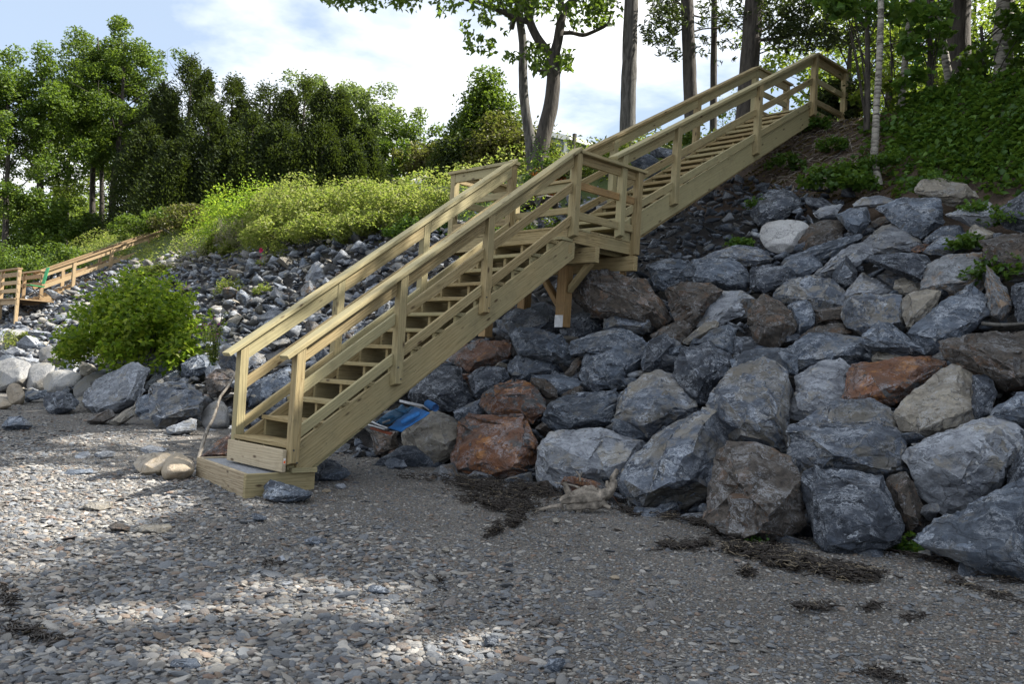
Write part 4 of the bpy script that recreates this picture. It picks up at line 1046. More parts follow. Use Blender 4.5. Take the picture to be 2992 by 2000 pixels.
# ---- random riprap: shared shapes, individual stones
def hull_shape(seed, size=1.0, n=16, flat=(1, 0.8, 0.6), target=0.12, amp=1.0):
    rnd = random.Random(seed)
    bm = bmesh.new()
    for i in range(n):
        v = Vector((rnd.gauss(0, 1), rnd.gauss(0, 1), rnd.gauss(0, 1))).normalized() * rnd.uniform(0.8, 1.1)
        bm.verts.new((v.x * flat[0], v.y * flat[1], v.z * flat[2]))
    h = bmesh.ops.convex_hull(bm, input=bm.verts)
    bmesh.ops.delete(bm, geom=list({g for g in h['geom_interior'] + h['geom_unused'] if isinstance(g, bmesh.types.BMVert)}), context='VERTS')
    chip(bm, 4, rnd)
    rough_up(bm, 1.0, seed * 1.7, target, amp * .8, 0.6, 1500)
    me = bpy.data.meshes.new('riprap_stone'); bm.to_mesh(me); bm.free()
    me.polygons.foreach_set('use_smooth', [True] * len(me.polygons))
    me.set_sharp_from_angle(angle=math.radians(30))
    return me
def inside(P, x, y):
    c = False; j = len(P) - 1
    for i in range(len(P)):
        if (P[i][1] > y) != (P[j][1] > y) and x < (P[j][0] - P[i][0]) * (y - P[i][1]) / (P[j][1] - P[i][1] + 1e-9) + P[i][0]: c = not c
        j = i
    return c
def covered(p, r):
    x, y, z = proj(p)
    if z < 1: return False
    return any(abs(z - d) < 2.0 and inside(P, x, y) for P, d in TRACED)
SHN = 7
shapes = [hull_shape(50 + i, n=11 + i, flat=[(1, .8, .45), (1.25, .8, .28), (.95, .8, .62), (1.4, .6, .35)][i % 4]) for i in range(SHN)]
TYW = 'bbbdpbdmmtdrobbppdmn'
MESHV = {}
def shape_mesh(i, t):
    if (i, t) not in MESHV:
        me = shapes[i].copy(); me.materials.clear(); me.materials.append(MR[t]); MESHV[(i, t)] = me
    return MESHV[(i, t)]
cand = []
cell = {}
def try_place(x, y, r, sp=0.82):
    k = (int(x / 1.0), int(y / 1.0))
    for a in (-1, 0, 1):
        for b in (-1, 0, 1):
            for (u, v_, q) in cell.get((k[0] + a, k[1] + b), ()):
                if (u - x) ** 2 + ((v_ - y) * 1.2) ** 2 < ((r + q) * sp) ** 2: return False
    cell.setdefault(k, []).append((x, y, r)); return True
rnd = random.Random(31)
def zone(x, y):
    """(allowed, r_min, r_max)"""
    if x < -2.2:                                    # long sunny bank at the left
        top = 7.9 + 0.25 * math.sin(x * 0.9) + 0.2 * math.sin(x * 2.3)
        if x > -8: top = 7.9 + (x + 8) * 0.18
        if y > top: return None
        t = (y - 2.0) / 6.0
        return 0.46 * (1 - t) + 0.19 * t
    if x < 7.5:
        if y > 8.7 - 0.34 * (x + 2.2) and x < 1.4: return None
        if x >= 1.4 and y > 6.8 - 0.3 * (x - 1.4) : return None
        if y > 5.2 and x < 0.9: return 0.13
        return 0.24
    return None
for it in range(26000):
    x = rnd.uniform(-34, 7.4) if rnd.random() < 0.72 else rnd.uniform(-12, 1.5); y = rnd.uniform(1.75, 8.9)
    z = zone(x, y)
    if z is None: continue
    r = z * rnd.lognormvariate(-0.18, 0.38)
    r = min(r, z * 1.7)
    if it > 12000: r *= 0.7
    if y < 2.1 and rnd.random() < 0.6: continue
    p = Vector((x, y, surf(x, y) - 0.05))
    q = proj(p)
    if q[2] < 2 or q[0] < -400 or q[0] > 2700: continue
    if covered(p, r): continue
    if not try_place(x, y, r): continue
    cand.append((r / q[2], x, y, r))
for it in range(9000):
    x = rnd.uniform(-2.2, 1.5); y = rnd.uniform(4.6, 8.8)
    z = zone(x, y)
    if z is None: continue
    r = rnd.uniform(.05, .15); p = Vector((x, y, surf(x, y) - 0.05)); q = proj(p)
    if covered(p, r) or not try_place(x, y, r, .72): continue
    cand.append((r / q[2], x, y, r))
cand.sort(reverse=True)
GI = {True: ('angular broken stone in the sunny rock bank left of the staircase', 'stones of the sunny rock bank left of the staircase'),
      False: ('angular dark stone in the rubble between the big boulders and upper flight', 'rubble stones between the boulders and upper flight')}
def stone_matrix(x, y, r, rnd):
    q = Euler((rnd.uniform(-.6, .9), rnd.uniform(-.5, .5), rnd.uniform(0, 6.28))).to_quaternion()
    return Matrix.LocRotScale(Vector((x, y, surf(x, y) - 0.12 * r)), q, Vector((r, r, r)) * rnd.uniform(0.95, 1.15))
NIND = 165
rest = []
proto = {}
for i, (_, x, y, r) in enumerate(cand):
    inview = -60 < proj((x, y, surf(x, y)))[0] < 2400
    if NIND > 0 and inview:
        NIND -= 1
        o = bpy.data.objects.new('riprap_stone', shape_mesh(rnd.randrange(SHN), rnd.choice('ppwptmpbodpwmnp' if x < -2.2 else TYW)))
        COL.objects.link(o)
        o.matrix_world = stone_matrix(x, y, r, rnd)
        l, g = GI[x < -2.2]
        ty = o.data.materials[0].name
        vx, vy, q = proj(o.matrix_world.translation)
        size = 'large' if r > (.36 if x < -2.2 else .2) else ('small' if r < (.22 if x < -2.2 else .13) else 'middling')
        if x < -2.2:
            where = 'left of the leafy shrub' if vx < 120 else 'behind the leafy shrub' if vx < 490 else 'between leafy shrub and railing' if vx < 700 else 'seen through the lower railing' if vx < 980 else 'left of the landing'
            lev = 'low on the bank' if y < 3.6 else 'halfway up the bank' if y < 5.8 else 'high on the bank'
        else:
            where = 'under the staircase' if x < .1 and y < 5 else 'below the upper flight' if y > 5.2 else 'between big boulders' 
            lev = 'near the beach' if y < 3.6 else 'at mid height' if y < 6 else 'near the bare soil'
        tone = {'slate_blue_rock': 'blue-grey', 'slate_dark_rock': 'dark slate', 'gneiss_pale_rock': 'pale grey', 'tan_faced_rock': 'tan', 'mixed_slate_tan_rock': 'mottled grey-tan', 'brown_streaked_rock': 'brown',
                'rusty_rock': 'rusty', 'golden_stained_rock': 'golden-stained', 'granite_grey_rock': 'speckled granite'}[ty]
        tag(o, '%s %s stone %s, %s' % (size, tone, lev, where), 'stone', g)
    else:
        rest.append((x, y, r))
# the rock bank goes on past the right edge of the photograph
for it in range(1500):
    x = rnd.uniform(5.0, 10.5); y = rnd.uniform(2.3, 7.2)
    r = rnd.uniform(.36, .56); p = Vector((x, y, surf(x, y))); q = proj(p)
    if q[0] - r * FPX / q[2] * 1.1 < 2350: continue
    if covered(p, r) or not try_place(x, y, r, .72): continue
    o = bpy.data.objects.new('boulder', shape_mesh(rnd.randrange(SHN), rnd.choice('bbbdmpnb'))); COL.objects.link(o)
    o.matrix_world = stone_matrix(x, y, r * 1.1, rnd)
    tag(o, 'boulder of the rock bank where it continues past the right edge', 'boulder', 'boulders continuing right of the photo')
# a second, finer generation that fills the joints; one mass nobody could count
for it in range(9000):
    x = rnd.uniform(-30, 7.2); y = rnd.uniform(2.0, 8.6)
    z = zone(x, y)
    if z is None: continue
    rest.append((x, y, z * rnd.uniform(0.16, 0.42)))

def gn_scatter(name, pts, scl, rot, mats, shp='stone', subdiv=2, nvar=6, seed=0, label=None, cat=None, amp=0.35, freq=1.1):
    """instances of a few noisy stones built inside the node tree"""
    me = bpy.data.meshes.new(name)
    me.vertices.add(len(pts)); me.vertices.foreach_set('co', np.asarray(pts, dtype=np.float32).ravel())
    a = me.attributes.new('scl', 'FLOAT_VECTOR', 'POINT'); a.data.foreach_set('vector', np.asarray(scl, dtype=np.float32).ravel())
    a = me.attributes.new('rot', 'FLOAT_VECTOR', 'POINT'); a.data.foreach_set('vector', np.asarray(rot, dtype=np.float32).ravel())
    for m in mats: me.materials.append(m)
    o = link(name, me)
    ng = bpy.data.node_groups.new(name + '_nodes', 'GeometryNodeTree')
    ng.interface.new_socket('Geometry', in_out='INPUT', socket_type='NodeSocketGeometry')
    ng.interface.new_socket('Geometry', in_out='OUTPUT', socket_type='NodeSocketGeometry')
    gi = ng.nodes.new('NodeGroupInput'); go = ng.nodes.new('NodeGroupOutput')
    jn = ng.nodes.new('GeometryNodeJoinGeometry')
    for i in range(nvar):
        ico = node(ng, 'GeometryNodeMeshIcoSphere', {'Radius': 1.0, 'Subdivisions': subdiv})
        nz = node(ng, 'ShaderNodeTexNoise', {'Scale': freq, 'Detail': 2.0, 'W': seed + i * 7.3}, noise_dimensions='4D')
        sb = node(ng, 'ShaderNodeVectorMath', {0: nz.outputs['Color'], 1: (0.5, 0.5, 0.5)}, operation='SUBTRACT')
        ms = node(ng, 'ShaderNodeVectorMath', {0: sb.outputs[0], 'Scale': amp * 4}, operation='SCALE')
        sp = node(ng, 'GeometryNodeSetPosition', {'Geometry': ico.outputs[0], 'Offset': ms.outputs[0]})
        sm = node(ng, 'GeometryNodeSetShadeSmooth', {'Geometry': sp.outputs[0], 'Shade Smooth': shp == 'pebble'})
        mt = node(ng, 'GeometryNodeSetMaterial', {'Geometry': sm.outputs[0]})
        mt.inputs['Material'].default_value = mats[i % len(mats)]
        ti = node(ng, 'GeometryNodeGeometryToInstance', {'Geometry': mt.outputs[0]})
        ng.links.new(ti.outputs[0], jn.inputs[0])
    rn = node(ng, 'GeometryNodeInputNamedAttribute', {'Name': 'rot'}, data_type='FLOAT_VECTOR')
    sn = node(ng, 'GeometryNodeInputNamedAttribute', {'Name': 'scl'}, data_type='FLOAT_VECTOR')
    er = node(ng, 'FunctionNodeEulerToRotation', {'Euler': rn.outputs[0]})
    ri = node(ng, 'FunctionNodeRandomValue', data_type='INT')
    ri.inputs[4].default_value = 0; ri.inputs[5].default_value = nvar - 1; ri.inputs['Seed'].default_value = seed
    ip = node(ng, 'GeometryNodeInstanceOnPoints', {'Points': gi.outputs[0], 'Instance': jn.outputs[0], 'Pick Instance': True,
                                                   'Instance Index': ri.outputs[2], 'Rotation': er.outputs[0], 'Scale': sn.outputs[0]})
    ng.links.new(ip.outputs[0], go.inputs[0])
    md = o.modifiers.new('scatter', 'NODES'); md.node_group = ng
    tag(o, label, cat, kind='stuff')
    return o
def low_hull(seed):
    rr = random.Random(seed); bm = bmesh.new()
    fl_ = rr.choice([(1, .8, .5), (1.2, .7, .35), (1, .85, .7), (1.35, .6, .42)])
    for i in range(13):
        v = Vector((rr.gauss(0, 1), rr.gauss(0, 1), rr.gauss(0, 1))).normalized() * rr.uniform(.75, 1.1)
        bm.verts.new((v.x * fl_[0], v.y * fl_[1], v.z * fl_[2]))
    rehull(bm); bmesh.ops.triangulate(bm, faces=bm.faces[:])
    bmesh.ops.subdivide_edges(bm, edges=bm.edges[:], cuts=1); bmesh.ops.triangulate(bm, faces=bm.faces[:])
    for v in bm.verts: v.co *= 1 + mnoise.noise(v.co * 2.2 + Vector((seed, 0, 0))) * .12
    bm.verts.ensure_lookup_table()
    V = np.array([tuple(v.co) for v in bm.verts]); F = np.array([[v.index for v in f.verts] for f in bm.faces]); bm.free()
    return V, F
LH = [low_hull(i) for i in range(14)]
def merged_stones(name, items, label, cat, types):
    """items: (x, y, z, r); many angular stones in one mesh"""
    VS = []; FS = []; MI = []; off = 0
    rr = random.Random(5)
    for x, y, z, r in items:
        V, F = LH[rr.randrange(len(LH))]
        R3x3 = np.array(Euler((rr.uniform(-.5, .8), rr.uniform(-.5, .5), rr.uniform(0, 6.28))).to_matrix())
        VS.append((V * r * np.array([rr.uniform(.85, 1.2), rr.uniform(.8, 1.1), rr.uniform(.8, 1.1)])) @ R3x3.T + np.array([x, y, z]))
        FS.append(F + off); off += len(V); MI.append(np.full(len(F), rr.randrange(len(types)), dtype=np.int32))
    me = mesh_from(name, np.concatenate(VS), np.concatenate(FS))
    for t in types: me.materials.append(MR[t])
    me.polygons.foreach_set('material_index', np.concatenate(MI))
    me.update()
    o = link(name, me); tag(o, label, cat, kind='stuff'); return o
_z = lambda q: (q[0], q[1], surf(q[0], q[1]) - (0.05 if q[2] > 0.09 else 0.12), q[2])
merged_stones('riprap_rubble', [_z(q) for q in rest if q[0] >= -2.2], 'small dark rubble filling the joints between the big boulders', 'rubble', 'bbdmpbbddbd')
merged_stones('bank_rubble', [_z(q) for q in rest if q[0] < -2.2], 'small broken sunlit rubble covering the bank left of the staircase', 'rubble', 'ppwmbptpdow')
print('riprap', len(cand), 'rest', len(rest))

# ---- beach pebbles
def ground_z(x, y): return base_h(x, y)
def pebble_mat(name, cols, rough=0.75):
    m, nt, out = new_mat(name)
    v, rnd_, t = objvec(nt)
    c = ramp(nt, rnd_, [(i / (len(cols) - 1), k) for i, k in enumerate(cols)])
    n_ = node(nt, 'ShaderNodeTexNoise', {'Vector': v, 'Scale': 2.5, 'Detail': 6.0, 'Roughness': 0.7})
    c = mixc(nt, ramp(nt, n_.outputs[0], [(0.40, 0), (0.7, 0.35)]), c, (0.19, 0.19, 0.19))
    principled(nt, out, Base_Color=c, Roughness=rough, Normal=bump(nt, n_.outputs[0], 0.4, 0.15))
    return m
PB = [pebble_mat('pebbles_blue_grey', [(0.040, 0.047, 0.060), (0.10, 0.112, 0.130), (0.17, 0.185, 0.205), (0.065, 0.072, 0.088)]),
      pebble_mat('pebbles_mixed', [(0.09, 0.088, 0.085), (0.26, 0.25, 0.23), (0.05, 0.052, 0.058), (0.17, 0.125, 0.09), (0.12, 0.13, 0.145)]),
      pebble_mat('pebbles_light', [(0.20, 0.20, 0.195), (0.42, 0.40, 0.37), (0.13, 0.135, 0.145), (0.27, 0.25, 0.22), (0.16, 0.10, 0.07)])]
def coarse_density(x, y):
    """share of the sand hidden under coarse pebbles"""
    vx, vy, z = proj((x, y, surf(x, y)))
    n_ = mnoise.noise(Vector((x * 0.45, y * 0.8, 8)))
    n2 = mnoise.noise(Vector((x * 1.9, y * 1.9, 3)))
    # sand at the foot of the bank and the staircase, shingle towards the water and along the left
    d = 0.66 + (-0.5 - y) * 0.34 + n_ * 0.75 + n2 * 0.25
    if x < -2: d += min(1, (-2 - x) * .5) * (0.5 if y < 1.3 else -.1)
    d -= max(0, x - 3.6) * 0.22
    return max(0.30 if x > 1 else .36, min(1.0, d))
def scatter_beach(n, rmin, rmax, far, coarse, seed, power=1.6):
    rr = random.Random(seed)
    P = []; S = []; R3 = []
    while len(P) < n:
        # sample in polar coordinates round the camera so that the density falls with distance
        z = 2.4 + (far - 2.4) * rr.random() ** power
        t = rr.uniform(-0.72, 0.72)
        d = FW * z + RT * (z * t)
        x, y = CAM.x + d.x, CAM.y + d.y
        if y > 2.6: continue
        cdn = coarse_density(x, y)
        if rr.random() > (cdn if coarse else 0.35 + 0.65 * (1 - cdn) + 0.3): continue
        r = rmin * (rmax / rmin) ** (rr.random() ** (2.2 if coarse else 1.6))
        if coarse: r *= 0.6 + 0.5 * cdn + (0.5 if rr.random() < .03 else 0)
        P.append((x, y, ground_z(x, y) + r * 0.18))
        S.append((r * rr.uniform(.9, 1.3), r * rr.uniform(.6, 1.0), r * rr.uniform(.28, .6)))
        R3.append((rr.gauss(0, .22), rr.gauss(0, .22), rr.uniform(0, 6.28)))
    return P, S, R3
P, S, R3 = scatter_beach(75000, 0.006, 0.025, 17, True, 5)
gn_scatter('beach_pebbles', P, S, R3, PB, 'pebble', 2, 9, 20, 'grey blue shingle covering the beach', 'shingle', amp=0.26, freq=0.9)
P, S, R3 = scatter_beach(34000, 0.006, 0.036, 18, True, 15)
S = [(a * 1.1, b, c * .55) for a, b, c in S]
gn_scatter('slate_flakes', P, S, R3, [PB[0], PB[1], PB[0], PB[2]], 'stone', 2, 8, 60, 'flat angular slate flakes lying among the shingle', 'shingle', amp=0.36, freq=1.0)
P, S, R3 = scatter_beach(130000, 0.0035, 0.0115, 11, False, 6, 1.25)
gn_scatter('fine_gravel', P, S, R3, [PB[1], PB[0], PB[2]], 'stone', 1, 6, 40, 'fine gravel between the larger pebbles', 'gravel', amp=0.3, freq=1.2)

# ------------------------------------------------------------------ plants
def leaf_obj(name, V, F, mat, parent=None, origin=None):
    v = np.asarray(V, dtype=np.float32)
    if origin is not None: v = v - np.asarray(origin, dtype=np.float32)
    me = mesh_from(name, v, np.asarray(F))
    return link(name, me, mat, parent)
# chosen sun patches on the beach and bank; crowns are cut open to light them (ellipses on the photograph of the ground)
SUNNY = [(140, 1150, 285, 85, 1.0), (290, 1010, 190, 24, .9), (660, 1360, 190, 70, .62), (870, 1385, 150, 55, .85), (1000, 1480, 330, 60, .5),
         (2100, 1352, 62, 22, 1.0), (560, 1500, 260, 45, .5), (260, 1400, 260, 40, .55), (1180, 1320, 170, 24, .5), (1500, 1440, 240, 40, .5), (390, 900, 120, 50, .8), (60, 850, 160, 90, .9)]
def shade_filter(C):
    """boolean: True for leaves that stay; those that would shade a chosen sun patch are removed"""
    keep = np.ones(len(C), dtype=bool)
    sx, sy, sz = SDIR
    for i, (x, y, z) in enumerate(C):
        t = (z + 0.5) / sz
        X, Y = x - sx * t, y - sy * t
        if Y > 2.4:                                  # meets the slope first: z = .45 + .64 (Y - 3)
            t = (z - 0.45 - 0.66 * (y - 3)) / (sz - 0.66 * sy)
            X, Y = x - sx * t, y - sy * t
            zs = surf(X, Y)
        else: zs = -0.45 + .05 * Y
        if Y > 10.5 or Y < -9: continue
        m = 0.0
        n1 = mnoise.noise(Vector((X * .9, Y * .9, 2.0))); n2 = mnoise.noise(Vector((X * 3.2, Y * 3.2, 5.0)))
        if X < -4.0 and Y > 1.9: m = 0.72 + .4 * min(1, (-4.0 - X) / 2)
        else:
            vx, vy, q = proj((X, Y, zs))
            if q > .5:
                for a, b, ra, rb, s_ in SUNNY:
                    e = ((vx - a) / ra) ** 2 + ((vy - b) / rb) ** 2
                    if e < 1.5: m = max(m, s_ * (1.45 - e))
        if m + n1 * .55 + n2 * .30 > .55: keep[i] = False
    return keep
def blob_leaves(rng, centres, radii, n_each, size, squash=0.75, droop=0.3, aspect=0.55, shell=0.0, up=0.7, gaps=False, nfree=0):
    C = []
    for c, r, n in zip(centres, radii, n_each):
        d = rng.normal(size=(int(n), 3)); d /= np.linalg.norm(d, axis=1)[:, None]
        q = rng.random(int(n)) ** (1 / 3.0) if shell == 0 else shell + (1 - shell) * rng.random(int(n))
        p = d * q[:, None] * r; p[:, 2] *= squash
        C.append(p + np.asarray(c))
    nf = sum(len(q) for q in C[:nfree])
    C = np.concatenate(C)
    if gaps:
        k_ = shade_filter(C); k_[:nf] = True
        C = C[k_]
    s = size * rng.uniform(0.65, 1.3, len(C))
    return leaves(C, s, rng, droop, aspect, up)
def make_tree(name, base, top_z, r0, lab, cat='tree', group=None, bark=None, leaf='tree', lean=(0, 0), crown=None, nbr=9, leafsize=0.17,
              nleaf=9000, crown_r=2.4, crown_z=0.45, seed=1, clus=42, kr=0.62, squash=0.8, path=None, branch_r=0.35, gaps=False):
    """tapered trunk, limbs and a crown of leaf clumps with gaps"""
    rnd = random.Random(seed); rng = np.random.default_rng(seed)
    base = Vector(base)
    H = top_z - base.z
    t = empty(name, base, lab, cat, group)
    mb = MB()
    tip = base + Vector((lean[0], lean[1], H))
    pth = [Vector(p) for p in path] if path else wob_path(base - Vector((0, 0, .4)), tip, 12, H * 0.03, rnd)
    n = len(pth)
    rad = [r0 * (1.18 if i == 0 else 1) * (1 - 0.82 * (i / (n - 1)) ** 1.2) for i in range(n)]
    mb.tube(pth, rad, 10, 0.12)
    cc = []
    for b in range(nbr):
        u = crown_z + (0.91 - crown_z) * (b + rnd.random()) / nbr
        f = u * (n - 1); i = min(n - 2, int(f)); p = pth[i].lerp(pth[i + 1], f - i)
        a = b * 2.4 + rnd.uniform(-.5, .5)
        env = math.sin(math.pi * min(0.98, max(0.12, (u - crown_z) / (1 - crown_z) * 0.85 + 0.12))) ** 0.6
        L = crown_r * (0.55 + 0.5 * rnd.random()) * env + 0.4
        e = p + Vector((math.cos(a) * L, math.sin(a) * L, L * rnd.uniform(0.25, 0.9)))
        q = wob_path(p, e, 6, L * 0.22, rnd)
        r1 = rad[i] * branch_r
        mb.tube(q, [r1 * (1 - 0.85 * j / 6) for j in range(7)], 6)
        for j in (2, 3, 4, 5, 6):
            cc.append(q[j])
            if j > 2:
                e2 = q[j] + Vector((rnd.gauss(0, 1), rnd.gauss(0, 1), rnd.gauss(0.3, .6))) * L * 0.28
                mb.tube(wob_path(q[j], e2, 3, .1, rnd), [r1 * .3, r1 * .25, r1 * .18, r1 * .1], 5)
                cc.append(e2)
    tr = mb.build('trunk', bark or BARKG, t)
    cz0 = base.z + H * crown_z
    cen = []
    for k in range(clus):
        if rnd.random() < 0.72 and cc:
            c = rnd.choice(cc) + Vector((rnd.gauss(0, .3), rnd.gauss(0, .3), rnd.gauss(.1, .3))) * crown_r * .3
        else:
            a = rnd.uniform(0, 6.28); u = rnd.random()
            env = math.sin(math.pi * (0.08 + 0.86 * u)) ** 0.6
            rr = crown_r * env * math.sqrt(rnd.uniform(.25, 1))
            c = Vector((base.x + lean[0] * u + math.cos(a) * rr, base.y + lean[1] * u + math.sin(a) * rr, cz0 + u * (top_z - cz0)))
        cen.append(c)
    rad_c = [kr * rnd.uniform(.55, 1.25) * (crown_r / 2.4) ** .5 for _ in cen]
    w = np.array(rad_c) ** 2; w = w / w.sum() * nleaf
    V, F = blob_leaves(rng, cen, rad_c, np.maximum(6, w), leafsize, squash, gaps=gaps)
    leaf_obj('crown', V, F, LEAF[leaf], t)
    return t
def copy_tree(o, loc, rz, sc, label=None, parent=None, group=None):
    c = o.copy(); COL.objects.link(c)
    if parent is None:
        c.location = loc; c.rotation_euler = (0, 0, rz); c.scale = (sc, sc, sc) if not isinstance(sc, tuple) else sc
        if label: c['label'] = label
        if group: c['group'] = group
    else: c.parent = parent
    for ch in o.children: copy_tree(ch, None, None, None, parent=c)
    return c
def conifer(base, H, R, lab, seed, group=None, nleaf=15000, name='cedar_tree', twin=False, leafsize=0.20):
    """columnar to conical evergreen made of drooping sprays"""
    rnd = random.Random(seed); rng = np.random.default_rng(seed)
    base = Vector(base)
    t = empty(name, base, lab, 'tree', group)
    mb = MB(); mb.tube([base - Vector((0, 0, .4)), base + Vector((0, 0, H * .5)), base + Vector((0.05, 0, H * .97))], [.22, .14, .02], 8)
    mb.build('trunk', BARK, t)
    C = []; D = []
    spires = [(0, 0, H, R)] + ([(R * .45, .1, H * .93, R * .6), (-R * .5, -.1, H * .86, R * .6)] if twin else [(R * .35, 0, H * .88, R * .5)])
    per = nleaf // (60 * len(spires))
    for sx, sy, h, r in spires:
        for k in range(60 * 2):
            u = rnd.random() ** 0.8
            env = (1 - u) ** 0.66 * min(1, 0.75 + u * 2.5)
            a = rnd.uniform(0, 6.28)
            rr = r * env * rnd.uniform(.72, 1.08)
            c = np.array([base.x + sx + math.cos(a) * rr * .86, base.y + sy + math.sin(a) * rr * .86, base.z + 0.1 + u * h])
            o = np.array([math.cos(a), math.sin(a), 0.55])
            m = per // 2
            q = rng.normal(size=(m, 3)) * np.array([.24, .24, .34]) * (0.35 + 0.9 * env) * max(.6, r / 2.2)
            C.append(c + q); D.append(np.repeat(o[None], m, 0))
    C = np.concatenate(C); D = np.concatenate(D)
    V, F = leaves(C, leafsize * rng.uniform(.6, 1.3, len(C)), rng, aspect=0.42, up=.2, dirs=D)
    leaf_obj('crown', V, F, LEAF['cedar'], t)
    return t
def bush(base, rx, ry, h, lab, seed, leaf='brush', n=7000, size=0.09, clus=26, name='bush', group=None, stems=True, kr=.34, droop=.1, aspect=.55, cat='bush', arch=0):
    rnd = random.Random(seed); rng = np.random.default_rng(seed)
    base = Vector(base)
    t = empty(name, base, lab, cat, group)
    cen = []; rad = []
    for k in range(clus):
        a = rnd.uniform(0, 6.28); q = math.sqrt(rnd.random())
        z = h * math.sqrt(max(0, 1 - q * q * .92)) * rnd.uniform(.35, .96)
        cen.append(base + Vector((math.cos(a) * q * rx, math.sin(a) * q * ry, z)))
        rad.append(kr * min(h, rx) * rnd.uniform(.6, 1.3))
    w = np.array(rad) ** 2; w = w / w.sum() * n
    V, F = blob_leaves(rng, cen, rad, np.maximum(5, w), size, .85, droop, aspect)
    # loose shoots standing proud of the outline
    sh = []
    for k in range(int(clus * 1.6)):
        a = rnd.uniform(0, 6.28); q = math.sqrt(rnd.random())
        z = h * math.sqrt(max(0, 1 - q * q * .9))
        p0 = base + Vector((math.cos(a) * q * rx, math.sin(a) * q * ry, z * .8))
        d = Vector((math.cos(a) * q * .6 + rnd.gauss(0, .2), math.sin(a) * q * .6 + rnd.gauss(0, .2), 1)).normalized() * min(h, 2.2) * rnd.uniform(.12, .40)
        for j in range(12): sh.append(p0 + d * (j / 11) + Vector((rnd.gauss(0, 1), rnd.gauss(0, 1), rnd.gauss(0, 1))) * size * .5)
    for k in range(arch):                       # long leafy shoots arching out of the mass
        a = rnd.uniform(0, 6.28); q = rnd.uniform(.1, 1.0)
        e = base + Vector((math.cos(a) * q * rx * 1.22, math.sin(a) * q * ry * 1.22, h * (1.15 * math.sqrt(max(0.02, 1 - q * q * .95))) * rnd.uniform(.75, 1.08)))
        m_ = base.lerp(e, .55) + Vector((0, 0, h * .22))
        for j in range(40):
            u = .35 + .65 * j / 39
            p = base.lerp(m_, u).lerp(m_.lerp(e, u), u)
            sh.append(p + Vector((rnd.gauss(0, 1), rnd.gauss(0, 1), rnd.gauss(0, .5))) * size * .55)
    V2, F2 = leaves(np.array([tuple(s) for s in sh]), size * .9 * rng.uniform(.7, 1.2, len(sh)), rng, -.2, aspect)
    F2 = F2 + len(V)
    leaf_obj('foliage', np.concatenate([V, V2]), np.concatenate([F, F2]), LEAF[leaf], t)
    if stems:
        mb = MB()
        for k in range(14):
            e = rnd.choice(cen)
            mb.tube(wob_path(base - Vector((0, 0, .2)) + Vector((rnd.gauss(0, .12) * rx, rnd.gauss(0, .12) * ry, 0)), e, 4, .12, rnd), [.02, .017, .013, .01, .006], 5)
        mb.build('stems', BARKG, t)
    return t
def on_surf(vx, vy):
    d = hit(vx, vy); p = at(vx, vy, d); return Vector((p.x, p.y, base_h(p.x, p.y))), d

# the leafy shrub growing in the rocks at the left
pb = at(252, 850, 17.3); 
bush((pb.x, pb.y + .5, base_h(pb.x, pb.y + .5) + .10), 1.78, 1.2, 1.85, 'big bright green broad-leaved shrub growing out of the rocks left of the staircase', 3, 'bush', 6500, 0.12, 70, 'leafy_shrub', kr=.17, droop=.25, aspect=.62, cat='shrub', arch=190)
# low plants at the left edge and in the riprap
for i, (vx, vy, w, lab) in enumerate([(25, 790, .5, 'low green plant among sunlit stones at the left edge'), (70, 770, .3, 'small green tuft between pale stones right of the left-edge plant'),
                              (530, 665, .45, 'pale green seedling clump in the middle of the sunny rock bank'), (610, 660, .28, 'tiny green shoot right of the pale green seedling clump'),
                              (625, 590, .35, 'upright light green weed beside the pink survey flag'), (185, 800, .3, 'small green sprig at the left foot of the leafy shrub')]):
    p, d = on_surf(vx, vy)
    bush(p + Vector((0, 0, .12)), w, w * .8, w * (2.0 if i == 4 else 1.0), lab, 40 + i, 'brush' if i != 5 else 'bush', 500, .06, 9, 'weed', cat='plant', stems=False, kr=.4, group='weeds among the rocks')
# purple loosestrife
p = at(487, 800, 13.6)
t = empty('purple_flower_plant', p, 'slender plant with purple flower spikes between the leafy shrub and the railing', 'flowering plant')
rnd_ = random.Random(5); rng_ = np.random.default_rng(5)
mb = MB(); L1 = []; L2 = []
pb = Vector((p.x, p.y, p.z - .25))
for k in range(13):
    e = pb + Vector((rnd_.gauss(0, .16), rnd_.gauss(0, .12), rnd_.uniform(.45, .85)))
    q = wob_path(pb + Vector((rnd_.gauss(0, .05), rnd_.gauss(0, .05), 0)), e, 5, .05, rnd_)
    mb.tube(q, [.006, .005, .005, .004, .004, .003], 5)
    for j in range(34):
        u = rnd_.uniform(.1, 1); f = u * 5; i = min(4, int(f)); c = q[i].lerp(q[i + 1], f - i)
        (L2 if u > .72 and k < 7 else L1).append(tuple(c + Vector((rnd_.gauss(0, .02), rnd_.gauss(0, .02), 0))))
mb.build('stems', LEAF['cover'], t)
V, F = leaves(np.array(L1), .07 * np.ones(len(L1)), rng_, -.1, .25); leaf_obj('foliage', V, F, LEAF['brush'], t)
V, F = leaves(np.array(L2), .03 * np.ones(len(L2)), rng_, 0, .8); leaf_obj('flowers', V, F, LEAF['purple'], t)

